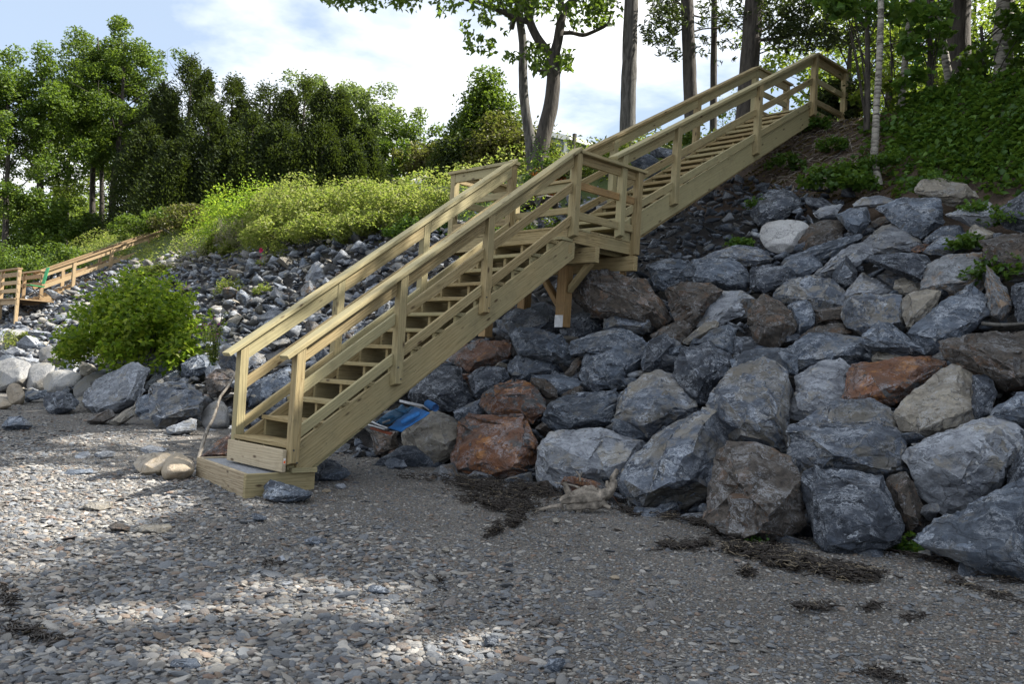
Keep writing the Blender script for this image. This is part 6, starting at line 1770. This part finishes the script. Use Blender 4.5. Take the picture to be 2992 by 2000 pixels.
# beach seedlings
for i, (vx, vy, lab) in enumerate([(2075, 1262, 'round-leaved green seedling on the sand between two boulders'), (1728, 1250, 'small dark green seedling at the foot of the brown streaked boulder')]):
    p = at(vx, vy, hit(vx, vy)); p.z = base_h(p.x, p.y)
    bush(p, .09, .07, .13 if i == 0 else .06, lab, 730 + i, 'cover', 14 if i == 0 else 18, .055 if i == 0 else .03, 4, 'seedling', 'seedlings on the beach', stems=False, kr=.4, aspect=.9, cat='plant')
# fallen twigs and leaf litter on the bare soil
mb = MB()
for k in range(420):
    vx = rw.uniform(1760, 2020); vy = rw.uniform(270, 455)
    if vx < 1800 + (vy - 300) * -.8: continue
    dd = ray(vx, vy); q = 9.0
    while q < 22 and CAM.z + dd.z * q > base_h(CAM.x + dd.x * q, CAM.y + dd.y * q): q += .12
    if q >= 22: continue
    p = CAM + dd * q; p.z = base_h(p.x, p.y) + .02
    a = rw.uniform(0, 6.28); L = rw.uniform(.05, .30) * (2.5 if rw.random() < .06 else 1)
    e = p + Vector((math.cos(a) * L, math.sin(a) * L * .6, 0)); e.z = base_h(e.x, e.y) + .03
    mb.tube([p, p.lerp(e, .5) + Vector((0, 0, .02)), e], [.006, .005, .003], 4)
o = mb.build('twig_litter', STICK); tag(o, 'scattered pale twigs on the bare soil below the upper stairs', 'twigs', kind='stuff')
C = []
for k in range(5200):
    vx = rngw.uniform(1700, 2060); vy = rngw.uniform(262, 470)
    if vx < 1800 + (vy - 300) * -.8: continue
    dd = ray(vx, vy); q = 9.0
    while q < 22 and CAM.z + dd.z * q > base_h(CAM.x + dd.x * q, CAM.y + dd.y * q): q += .15
    if q >= 22 or mnoise.noise(Vector((vx * .02, vy * .03, 4))) < -.25: continue
    p = CAM + dd * q; C.append((p.x, p.y, base_h(p.x, p.y) + rngw.random() * .03))
V, F = leaves(np.array(C), rngw.uniform(.025, .08, len(C)), rngw, 0, .5, up=1.5)
o = leaf_obj('leaf_litter', V, F, LEAF['dry']); tag(o, 'brown leaf litter and needles on the bare soil', 'leaf litter', kind='stuff')
# roots and one dead branch on the soil
for pts, r, lab, nm in [([(1960, 425), (1900, 432), (1850, 445), (1830, 450)], .03, 'dark fallen branch lying on the soil above the pale slab', 'fallen_branch'), ([(1930, 345), (1915, 360), (1900, 372)], .02, 'short dark stick standing on the bare soil', 'fallen_branch'),
                        ([(2250, 742), (2300, 745), (2370, 740)], .02, 'weathered stick lying on the massive dark boulder at the right edge', 'fallen_branch')]:
    P_ = []
    for x, y in pts:
        q = hit(x, y) - .12; dd = ray(x, y)
        if y < 460:
            q = 9.0
            while q < 22 and CAM.z + dd.z * q > base_h(CAM.x + dd.x * q, CAM.y + dd.y * q) + .03: q += .08
        P_.append(at(x, y, q))
    mb = MB(); mb.tube(refine(P_, [r] * len(P_))[0], refine(P_, [r * (1 - .6 * i / len(P_)) for i in range(len(P_))])[1], 7, .2)
    tag(mb.build(nm, BARKG), lab, 'branch')

# ------------------------------------------------------------------ leaning branch, driftwood, seaweed
mb = MB()
P_ = [at(x, y, d) for x, y, d in [(452, 1062, 9.9), (470, 1000, 10.15), (492, 950, 10.4), (505, 910, 10.6), (528, 880, 10.8), (541, 850, 10.95)]]
O, Q = refine(P_, [.021, .019, .018, .016, .014, .010]); mb.tube(O, Q, 8, .25)
O, Q = refine([at(452, 1060, 9.9), at(440, 1050, 9.9), at(428, 1046, 9.95)], [.02, .014, .006]); mb.tube(O, Q, 6)
tag(mb.build('leaning_branch', STICK), 'bleached crooked branch leaning against the first railing post', 'branch')
# stump-like driftwood root
dr = empty('driftwood', at(1340, 1165, 7.35), 'pale twisted driftwood root lying against the boulders at the sand edge', 'driftwood')
mb = MB()
dB = lambda cx, cy, dd=7.35: at((1500 + cx * .1722) * .78409, (1330 + cy * .1722) * .78409, dd)
def gnarl(pts, rad, k=14, w=.75):
    O, Q = refine([dB(*p) for p in pts], [r * (.66 if r > .02 else .9) for r in rad], 7); mb.tube(O, Q, k, w)
gnarl([(800, 800), (950, 740), (1150, 700), (1330, 700), (1500, 720)], [.02, .06, .085, .085, .06])
gnarl([(900, 900), (1050, 850), (1200, 820), (1400, 830), (1560, 800)], [.02, .06, .075, .07, .03])
gnarl([(1380, 760), (1520, 690), (1640, 610), (1700, 480), (1690, 400), (1740, 300), (1770, 250)], [.06, .06, .055, .05, .035, .032, .026])
gnarl([(1000, 760), (930, 650), (890, 540), (880, 460)], [.05, .035, .03, .022])
gnarl([(1150, 640), (1240, 590), (1370, 610)], [.045, .05, .04])
gnarl([(850, 860), (650, 880), (480, 930), (380, 960)], [.03, .022, .016, .008], 7)
gnarl([(850, 850), (600, 890), (420, 920), (260, 935)], [.018, .012, .009, .005], 6)
gnarl([(1400, 700), (1480, 760), (1560, 860), (1640, 900)], [.05, .045, .035, .015]); gnarl([(1100, 880), (1120, 940), (1080, 985)], [.05, .04, .02]); gnarl([(1350, 640), (1300, 720), (1320, 860), (1360, 950)], [.03, .05, .05, .03]); gnarl([(1640, 600), (1600, 520), (1590, 440)], [.03, .024, .012])
mb.build('root_body', DRIFT, dr)
mb = MB()
gnarl([(1130, 570), (1000, 520), (850, 490), (700, 475)], [.008, .007, .007, .005], 5)
gnarl([(1140, 450), (1130, 380), (1100, 320), (1060, 280)], [.009, .008, .008, .005], 5)
gnarl([(1200, 450), (1240, 400)], [.005, .003], 4); gnarl([(1140, 360), (1170, 290)], [.004, .003], 4)
gnarl([(930, 980), (1010, 1040), (1080, 1090)], [.012, .014, .005], 5); gnarl([(820, 900), (900, 960), (930, 1000)], [.012, .01, .008], 5)
gnarl([(1430, 600), (1440, 500)], [.005, .003], 4)
mb.build('root_twigs', STICK, dr)

WEED = plain('dark_seaweed', (0.018, 0.013, 0.010), 0.55, 0, 40, .5)
STRAW = plain('pale_straw', (0.20, 0.165, 0.115), 0.8, 0, 20, .4)
def wrack(boxes, seed, label, straw=.25, rise=.03, n_per=1.0):
    """tangled strands; one object per drift line with dark and straw-coloured slots"""
    rl = random.Random(seed)
    mbs = [MB(), MB()]
    for x0, y0, x1, y1, wpx, n in boxes:
        for k in range(int(n * n_per)):
            t = rl.random()
            vx = x0 + (x1 - x0) * t + rl.gauss(0, wpx * 1.2); vy = y0 + (y1 - y0) * t + rl.gauss(0, wpx * .45) + 9 * mnoise.noise(Vector((vx * .03, seed, 0)))
            if mnoise.noise(Vector((vx * .035, vy * .08, seed))) < -.12 + .25 * (rl.random() - .5): continue
            p = at(vx, vy, hit(vx, vy)); 
            if p.y > 3.0: continue
            h = rl.random() ** 1.5 * rise
            a = rl.uniform(0, 6.28) if rl.random() < .6 else rl.gauss(0, .5); L = rl.uniform(.02, .10) * (1.6 if rl.random() < .1 else 1)
            s = 1 if rl.random() < straw else 0
            pts = []
            for j in range(5):
                u = j / 4 - .5
                q = Vector((p.x + math.cos(a) * L * u + rl.gauss(0, .008), p.y + math.sin(a) * L * u + rl.gauss(0, .008), 0))
                q.z = base_h(q.x, q.y) + .006 + h + rl.uniform(0, .02)
                pts.append(q)
            r = rl.uniform(.0014, .0028) if s else rl.uniform(.002, .006)
            mbs[s].tube(pts, [r * .5, r, r, r, r * .4], 4)
    o = mbs[0].build('seaweed_wrack', WEED)
    tag(o, label, 'seaweed', kind='stuff')
    if straw: mbs[1].build('straw', STRAW, o)
    return o
wrack([(1035, 1105, 1090, 1120, 12, 240), (1080, 1115, 1260, 1135, 18, 1500), (1090, 1140, 1200, 1165, 20, 1500), (1150, 1155, 1190, 1190, 12, 500), (1185, 1195, 1120, 1235, 6, 420), (900, 1100, 1080, 1100, 8, 120)], 1,
      'dark seaweed pile on the sand in front of the big square rusty boulder', .07, .05)
wrack([(1510, 1250, 1620, 1255, 8, 700), (1590, 1190, 1640, 1215, 10, 260), (1640, 1215, 1790, 1262, 10, 420), (1420, 1165, 1640, 1200, 9, 420)], 2, 'thin dark seaweed line along the foot of the brown streaked boulder', .10, .02)
wrack([(1670, 1262, 1820, 1290, 12, 1300), (1760, 1290, 2000, 1330, 14, 2200), (1700, 1320, 1710, 1325, 7, 150)], 3, 'straw-strewn seaweed heap in front of the dark veined slate block', .22, .05)
wrack([(1820, 1390, 1900, 1400, 10, 60), (1985, 1395, 2010, 1395, 4, 30), (2010, 1250, 2330, 1340, 10, 330), (2180, 1340, 2346, 1390, 8, 80), (1980, 1540, 2060, 1570, 10, 45), (2050, 1420, 2120, 1420, 6, 25)], 4,
      'scattered seaweed scraps on the sand in the lower right', .08, .012)
wrack([(20, 1440, 120, 1480, 16, 170), (0, 1350, 30, 1400, 10, 60), (590, 1290, 640, 1300, 8, 35), (980, 1330, 1010, 1340, 6, 20)], 5, 'dark seaweed scraps on the shingle near the left bottom corner', .05, .02)

# ------------------------------------------------------------------ folded blue beach chair
ch = empty('folded_beach_chair', at(935, 965, 9.4), 'folded blue beach chair with aluminium tubes lying on stones below the stringer', 'beach chair')
cP = lambda cx, cy, dd: at((1050 + cx * .12788) * .78409, (1130 + cy * .12788) * .78409, dd)
def sheet(name, quad, mat, th=.012, sag=.02, sub=6):
    a, b, c, d_ = [Vector(q) for q in quad]
    V = []; F = []
    nrm = (b - a).cross(d_ - a).normalized()
    for j in range(sub + 1):
        for i in range(sub + 1):
            u, v_ = i / sub, j / sub
            p = a.lerp(b, u).lerp(d_.lerp(c, u), v_)
            V.append(p + nrm * (mnoise.noise(p * 14) * sag))
    for j in range(sub):
        for i in range(sub):
            k = j * (sub + 1) + i; F.append((k, k + 1, k + sub + 2, k + sub + 1))
    o = link(name, mesh_from(name, [tuple(v) for v in V], np.array(F), True), mat, ch)
    m = o.modifiers.new('thick', 'SOLIDIFY'); m.thickness = th
    return o
sheet('seat_fabric', [cP(640, 950, 9.05), cP(960, 1010, 8.95), cP(1600, 600, 9.1), cP(1250, 470, 9.5)], BLUE)
sheet('back_fabric', [cP(330, 800, 9.5), cP(560, 870, 9.3), cP(1250, 500, 9.45), cP(950, 430, 9.75)], BLUE2, sag=.05)
sheet('strap', [cP(500, 700, 9.35), cP(700, 720, 9.3), cP(820, 660, 9.33), cP(560, 650, 9.42)], BLUE2, sag=.02, sub=3)
sheet('strap', [cP(810, 540, 9.45), cP(1020, 600, 9.35), cP(1100, 530, 9.4), cP(880, 480, 9.52)], BLUE2, sag=.02, sub=3)
mb = MB(); mb.tube([cP(960, 830, 8.98), cP(1160, 720, 9.0), cP(1360, 620, 9.05)], [.026, .030, .026], 10); mb.build('rolled_edge', BLUE, ch)
mb = MB(); mb.tube([cP(1560, 400, 9.5), cP(1660, 450, 9.42), cP(1740, 490, 9.35)], [.045, .045, .04], 12); mb.build('headrest_roll', BLUE, ch)
for pts in ([(930, 325, 9.8), (1230, 395, 9.65), (1480, 455, 9.5), (1610, 555, 9.4)], [(930, 350, 9.75), (1240, 425, 9.6), (1440, 480, 9.5)], [(1250, 485, 9.5), (1440, 530, 9.42)], [(200, 880, 9.3), (420, 940, 9.15), (600, 990, 9.0)], [(270, 800, 9.4), (450, 890, 9.2), (640, 960, 9.05), (600, 990, 9.0)], [(530, 840, 9.3), (700, 770, 9.3)]):
    P_ = [cP(*p) for p in pts]; O, Q = refine(P_, [.011] * len(P_)); mb = MB(); mb.tube(O, Q, 8); mb.build('frame_tube', TUBE, ch)
sheet('red_tray', [cP(250, 930, 9.2), cP(700, 1070, 9.0), cP(760, 1050, 9.05), cP(350, 940, 9.3)], TERRA, sag=.005, th=.02, sub=3)

# pink survey flag
p, d = on_surf(598, 582)
fl_ = empty('survey_flag', p, 'small pink ribbon tied to a stake at the top of the sunny rock bank', 'flag')
mb = MB(); mb.tube([p - Vector((0, 0, .1)), p + Vector((0, 0, .5))], [.014, .012], 6); mb.build('stake', PINK, fl_)
q = p + Vector((0, 0, .45))
V = [q + RT * a + Vector((0, 0, b)) + FW * c for a, b, c in ((-.03, .04, 0), (.04, .0, .02), (.09, -.14, 0), (.05, -.20, .03), (.0, -.12, 0), (-.06, -.06, .02), (-.05, .0, 0))]
o = link('ribbon', mesh_from('ribbon', [tuple(v) for v in V], [(0, 1, 2, 3, 4, 5, 6)]), PINK, fl_); o.modifiers.new('t', 'SOLIDIFY').thickness = .008

# ------------------------------------------------------------------ neighbour's stairs at the far left
nb = empty('neighbour_staircase', (-26, 5, 2.0), 'distant brown wooden staircase and landing at the left edge', 'staircase')
def nbd(name, a, b, w, h, **k): return board(name, a, b, w, h, WOODN, nb, bev=0, **k)
ndz = 2.40
A0 = at(45, 617, 28.8); B0 = at(98, 622, 30.2)
ex = Vector((1, 0, 0)); 
ndz = A0.z - .95
def npost(x, y, z0, z1): nbd('rail_post', (x, y, z0), (x, y, z1), .10, .10, up=(0, 1, 0))
for x in (A0.x, A0.x - 1.8, A0.x - 3.6): npost(x, A0.y, ndz - .9, A0.z)
for x in (B0.x, B0.x - 1.9): npost(x, B0.y, ndz - .5, B0.z)
for z, h in ((A0.z + .02, .05), (A0.z - .16, .14), (A0.z - .42, .12), (A0.z - .68, .12), (ndz - .08, .20)):
    nbd('rail' if z > ndz else 'rim_board', (A0.x - 4, A0.y, z), (A0.x + .06, A0.y, z), .05 if h > .06 else .15, h)
    if z != A0.z - .68: nbd('rail' if z > ndz else 'rim_board', (B0.x - 2.2, B0.y, z + (B0.z - A0.z)), (B0.x + .08, B0.y, z + (B0.z - A0.z)), .05 if h > .06 else .15, h)
nbd('deck_surface', (A0.x - 4, (A0.y + B0.y) / 2, ndz), (A0.x + .05, (A0.y + B0.y) / 2, ndz), B0.y - A0.y + .2, .04)
E1 = at(442, 508, 33.0)
u0 = Vector((B0.x + .02, B0.y + .05, B0.z)); 
u1 = Vector((u0.x, E1.y, E1.z))
k_ = (u1 - u0)
for dz, h, w, ln, nm in ((.0, .05, .15, 1.0, 'handrail'), (-.10, .15, .05, 1.0, 'rail'), (-.52, .12, .05, .66, 'rail'), (-1.05, .30, .05, .68, 'stringer')):
    nbd(nm, u0 + Vector((0, 0, dz)), u0 + k_ * ln + Vector((0, 0, dz)), w, h)
    nbd(nm, u0 + Vector((-1.1, 0, dz)), u0 + k_ * ln + Vector((-1.1, 0, dz)), w, h)
for f in (.20, .46, .74, .95):
    for xo in (0, -1.1):
        q = u0 + k_ * f + Vector((xo, 0, 0)); nbd('rail_post', q + Vector((0, 0, -1.0)), q, .10, .10, up=(0, 1, 0))
for k in range(22):
    q = u0 + k_ * (k / 31) + Vector((-.55, 0, -.92)); nbd('tread', q - Vector((.5, 0, 0)), q + Vector((.5, 0, 0)), .26, .04)
# green folding chair on the neighbour's landing
gc = at(77, 680, 29.6); 
g = empty('camp_chair', gc, 'small green folding chair on the neighbour landing', 'chair')
def gq(name, pts, mat, th=.02):
    o = link(name, mesh_from(name, [tuple(gc + Vector(p)) for p in pts], [(0, 1, 2, 3)]), mat, g); o.modifiers.new('t', 'SOLIDIFY').thickness = th
gq('backrest', [(-.15, .25, .45), (.15, .25, .45), (.18, .35, 1.0), (-.12, .35, 1.0)], GREENF)
gq('seat', [(-.2, -.2, .38), (.2, -.2, .38), (.2, .25, .35), (-.2, .25, .35)], GREENF)
for a, b in (((-.2, -.2, 0), (.2, .25, .38)), ((.2, -.2, 0), (-.2, .25, .38)), ((-.2, .25, 0), (.2, -.2, .38)), ((.2, .25, 0), (-.2, -.2, .38))):
    mb = MB(); mb.tube([gc + Vector(a), gc + Vector(b)], [.012, .012], 6); mb.build('leg', BARK, g)

# ------------------------------------------------------------------ houses behind the bank
def siding_mat():
    m, nt, out = new_mat('grey_clapboard')
    t = node(nt, 'ShaderNodeTexCoord'); w = node(nt, 'ShaderNodeTexWave', {'Vector': t.outputs['Object'], 'Scale': 1.3, 'Distortion': 0.0}, bands_direction='Z', wave_profile='SAW')
    c = ramp(nt, w.outputs[1], [(0, (.12, .15, .19)), (.12, (.22, .26, .31)), (1, (.25, .29, .34))])
    principled(nt, out, Base_Color=c, Roughness=.7, Normal=bump(nt, w.outputs[1], .5, .03)); return m
def shingle_mat():
    m, nt, out = new_mat('asphalt_shingles')
    t = node(nt, 'ShaderNodeTexCoord')
    b = node(nt, 'ShaderNodeTexBrick', {'Vector': t.outputs['Object'], 'Color1': (.16, .15, .16, 1), 'Color2': (.30, .28, .28, 1), 'Mortar': (.10, .09, .09, 1), 'Scale': 3.0, 'Mortar Size': .015})
    n_ = node(nt, 'ShaderNodeTexNoise', {'Vector': t.outputs['Object'], 'Scale': 6.0, 'Detail': 6.0})
    c = mixc(nt, ramp(nt, n_.outputs[0], [(.4, 0), (.7, .6)]), b.outputs[0], (.34, .31, .30))
    principled(nt, out, Base_Color=c, Roughness=.95, Specular_IOR_Level=.1); return m
SID, SHG = siding_mat(), shingle_mat()
TRIM = plain('white_trim', (.72, .72, .70), .5, 0, 5, .05)
GLASS = plain('dark_window_glass', (.05, .06, .08), .08, 0, 3, .1)
def hbox(name, lo, hi, mat, par, bev=0):
    lo, hi = Vector(lo), Vector(hi); c = (lo + hi) / 2; s = hi - lo
    V = [(x * s.x / 2, y * s.y / 2, z * s.z / 2) for x in (-1, 1) for y in (-1, 1) for z in (-1, 1)]
    F = [(0, 1, 3, 2), (4, 6, 7, 5), (0, 4, 5, 1), (2, 3, 7, 6), (0, 2, 6, 4), (1, 5, 7, 3)]
    return link(name, mesh_from(name, V, F), mat, par, Matrix.Translation(c))
def house(lab, org, rz, L, Wd, wall_h, ridge, z0, win=()):
    """gabled house: local x along the ridge; built at the origin then turned"""
    h = empty('house', (0, 0, 0), lab, 'house')
    hbox('wall', (-L / 2, -Wd / 2, 0), (L / 2, Wd / 2, wall_h), SID, h)
    ov = .35
    for sgn in (-1, 1):
        V = [(-L / 2 - ov, sgn * (Wd / 2 + ov), wall_h - ov * ridge / (Wd / 2)), (L / 2 + ov, sgn * (Wd / 2 + ov), wall_h - ov * ridge / (Wd / 2)), (L / 2 + ov, 0, wall_h + ridge), (-L / 2 - ov, 0, wall_h + ridge)]
        V += [(a, b, c + .12) for a, b, c in V]
        rf = link('roof', mesh_from('roof', V, [(0, 1, 2, 3), (7, 6, 5, 4), (0, 4, 5, 1), (1, 5, 6, 2), (2, 6, 7, 3), (3, 7, 4, 0)]), SHG, h)
        zg = wall_h - ov * ridge / (Wd / 2)
        hbox('gutter', (-L / 2 - ov, sgn * (Wd / 2 + ov + .08) - .07, zg - .06), (L / 2 + ov, sgn * (Wd / 2 + ov + .08) + .07, zg + .10), TRIM, h)
    for sx in (-1, 1):
        V = [(sx * L / 2, -Wd / 2, wall_h), (sx * L / 2, Wd / 2, wall_h), (sx * L / 2, 0, wall_h + ridge)]
        V += [(a - sx * .1, b, c) for a, b, c in V]
        link('gable', mesh_from('gable', V, [(0, 1, 2), (5, 4, 3), (0, 3, 4, 1), (1, 4, 5, 2), (2, 5, 3, 0)]), SID, h)
        for sy in (-1, 1):
            hbox('corner_trim', (sx * (L / 2 + .02) - .05, sy * (Wd / 2 + .02) - .08, 0), (sx * (L / 2 + .02) + .05, sy * (Wd / 2 + .02) + .08, wall_h), TRIM, h)
            a = Vector((sx * (L / 2 + ov + .03), sy * (Wd / 2 + ov), wall_h - ov * ridge / (Wd / 2) + .02)); b = Vector((sx * (L / 2 + ov + .03), 0, wall_h + ridge + .02))
            board('barge_board', a, b, .05, .20, TRIM, h, bev=0)
    for wx, wy, wz, fx in win:
        if fx == 'x':
            f_ = hbox('window', (wx - .03, wy - .45, wz - .6), (wx + .06, wy + .45, wz + .6), TRIM, h)
            hbox('pane', (wx + .05, wy - .37, wz - .52), (wx + .075, wy + .37, wz + .52), GLASS, f_)
        else:
            f_ = hbox('window', (wx - .45, wy - .06, wz - .6), (wx + .45, wy + .03, wz + .6), TRIM, h)
            hbox('pane', (wx - .37, wy - .075, wz - .52), (wx + .37, wy - .05, wz + .52), GLASS, f_)
    h.location = (org[0], org[1], z0); h.rotation_euler = (0, 0, rz)
    for c in h.children:      # children were laid out round the origin
        c.matrix_parent_inverse = Matrix.Identity(4)
    return h
def wp(vx, vy, d): return at(vx, vy, d)
# main grey house behind the forked tree: eaves corner near (1280,318), ridge off to the left
ec = wp(1283, 313, 37)
h1 = house('grey clapboard house with shingled roof half hidden behind the forked tree', (ec.x - 2.5, ec.y + 4.4), math.radians(90), 8.0, 5.0, ec.z - 5.6, .75, 5.6, win=((-4.06, 1.0, ec.z - 5.6 - 1.6, 'x'), (-4.06, -1.2, ec.z - 5.6 - 1.6, 'x')))
vp = wp(1316, 318, 35.5)
tag(link('roof_vent_pipe', mesh_from('p', [(-.06, -.06, -.5), (.06, -.06, -.5), (.06, .06, -.5), (-.06, .06, -.5), (-.06, -.06, .2), (.06, -.06, .2), (.06, .06, .2), (-.06, .06, .2)], [(0, 3, 2, 1), (4, 5, 6, 7), (0, 1, 5, 4), (1, 2, 6, 5), (2, 3, 7, 6), (3, 0, 4, 7)]), BARK, None, Matrix.Translation(vp)), 'black vent pipe standing up from the grey house roof', 'vent pipe')
e2 = wp(1425, 338, 44)
house('small grey house with a light gable seen between the railings', (e2.x, e2.y + 2), math.radians(45), 3.2, 4.0, e2.z - 6.6, .55, 6.6, win=((.5, -2.0, 2.0, 'y'),))
e3 = wp(1000, 424, 40)
house('low building whose grey roof shows above the brush', (e3.x, e3.y + 2.5), math.radians(35), 4.0, 5.0, e3.z - 5.8, .9, 5.8)
# reddish young plant and yellow-green shoots behind the landing
for i, (vx, vy, w, h, lf, lab) in enumerate([(1258, 385, .35, .5, 'red', 'small shrub with orange-red leaves right of the forked trunk'), (1240, 350, .3, 1.3, 'cover', 'fresh green shoots in front of the forked trunk'), (1310, 365, .3, .5, 'brown', 'thin twiggy shrub right of the forked tree'), (1220, 430, .6, .7, 'wood', 'yellow-green scrub behind the landing railing'),
                                   (1330, 395, .9, .5, 'wood', 'sunlit low scrub seen through the landing posts'), (1400, 330, .5, .5, 'wood', 'small yellow plant beside the lone grey trunk'), (1560, 345, .5, .4, 'tree', 'low green plant left of the upper flight'), (1150, 470, .8, .8, 'cover', 'dark green weeds left of the landing')]):
    d = 17.5 if vy < 400 else 15.5
    p = at(vx, vy, d)
    z0 = base_h(p.x, p.y)
    hh = max(h, p.z - z0)
    bush((p.x, p.y, z0), w, w, min(hh, h * 2), lab, 760 + i, lf, 900, .07, 16, 'small_shrub', 'small shrubs behind the landing', stems=False, kr=.35, cat='shrub')
# rocks on the skyline left of the upper flight
for i, (vx, vy, r, ty, lab) in enumerate([(1520, 352, .38, 'd', 'dark pointed boulder on the skyline left of the upper railing'), (1470, 372, .42, 'b', 'blue-grey boulder beside the pointed skyline one'), (1400, 395, .3, 'n', 'brown boulder behind the landing near the lone grey trunk'), (1250, 470, .35, 'n', 'brown lump of rock seen under the landing rail')]):
    d = 15.2 if i < 2 else 15.6
    p = at(vx, vy, d)
    o = bpy.data.objects.new('boulder', shape_mesh(i + 1, ty)); COL.objects.link(o)
    o.matrix_world = Matrix.LocRotScale(p, Euler((.2, .3, i)).to_quaternion(), Vector((r, r, r)))
    tag(o, lab, 'boulder', 'boulders beside the upper flight')
for o in list(bpy.data.objects):
    if o.type == 'MESH' and len(o.data.vertices) == 0 and not o.modifiers: bpy.data.objects.remove(o)
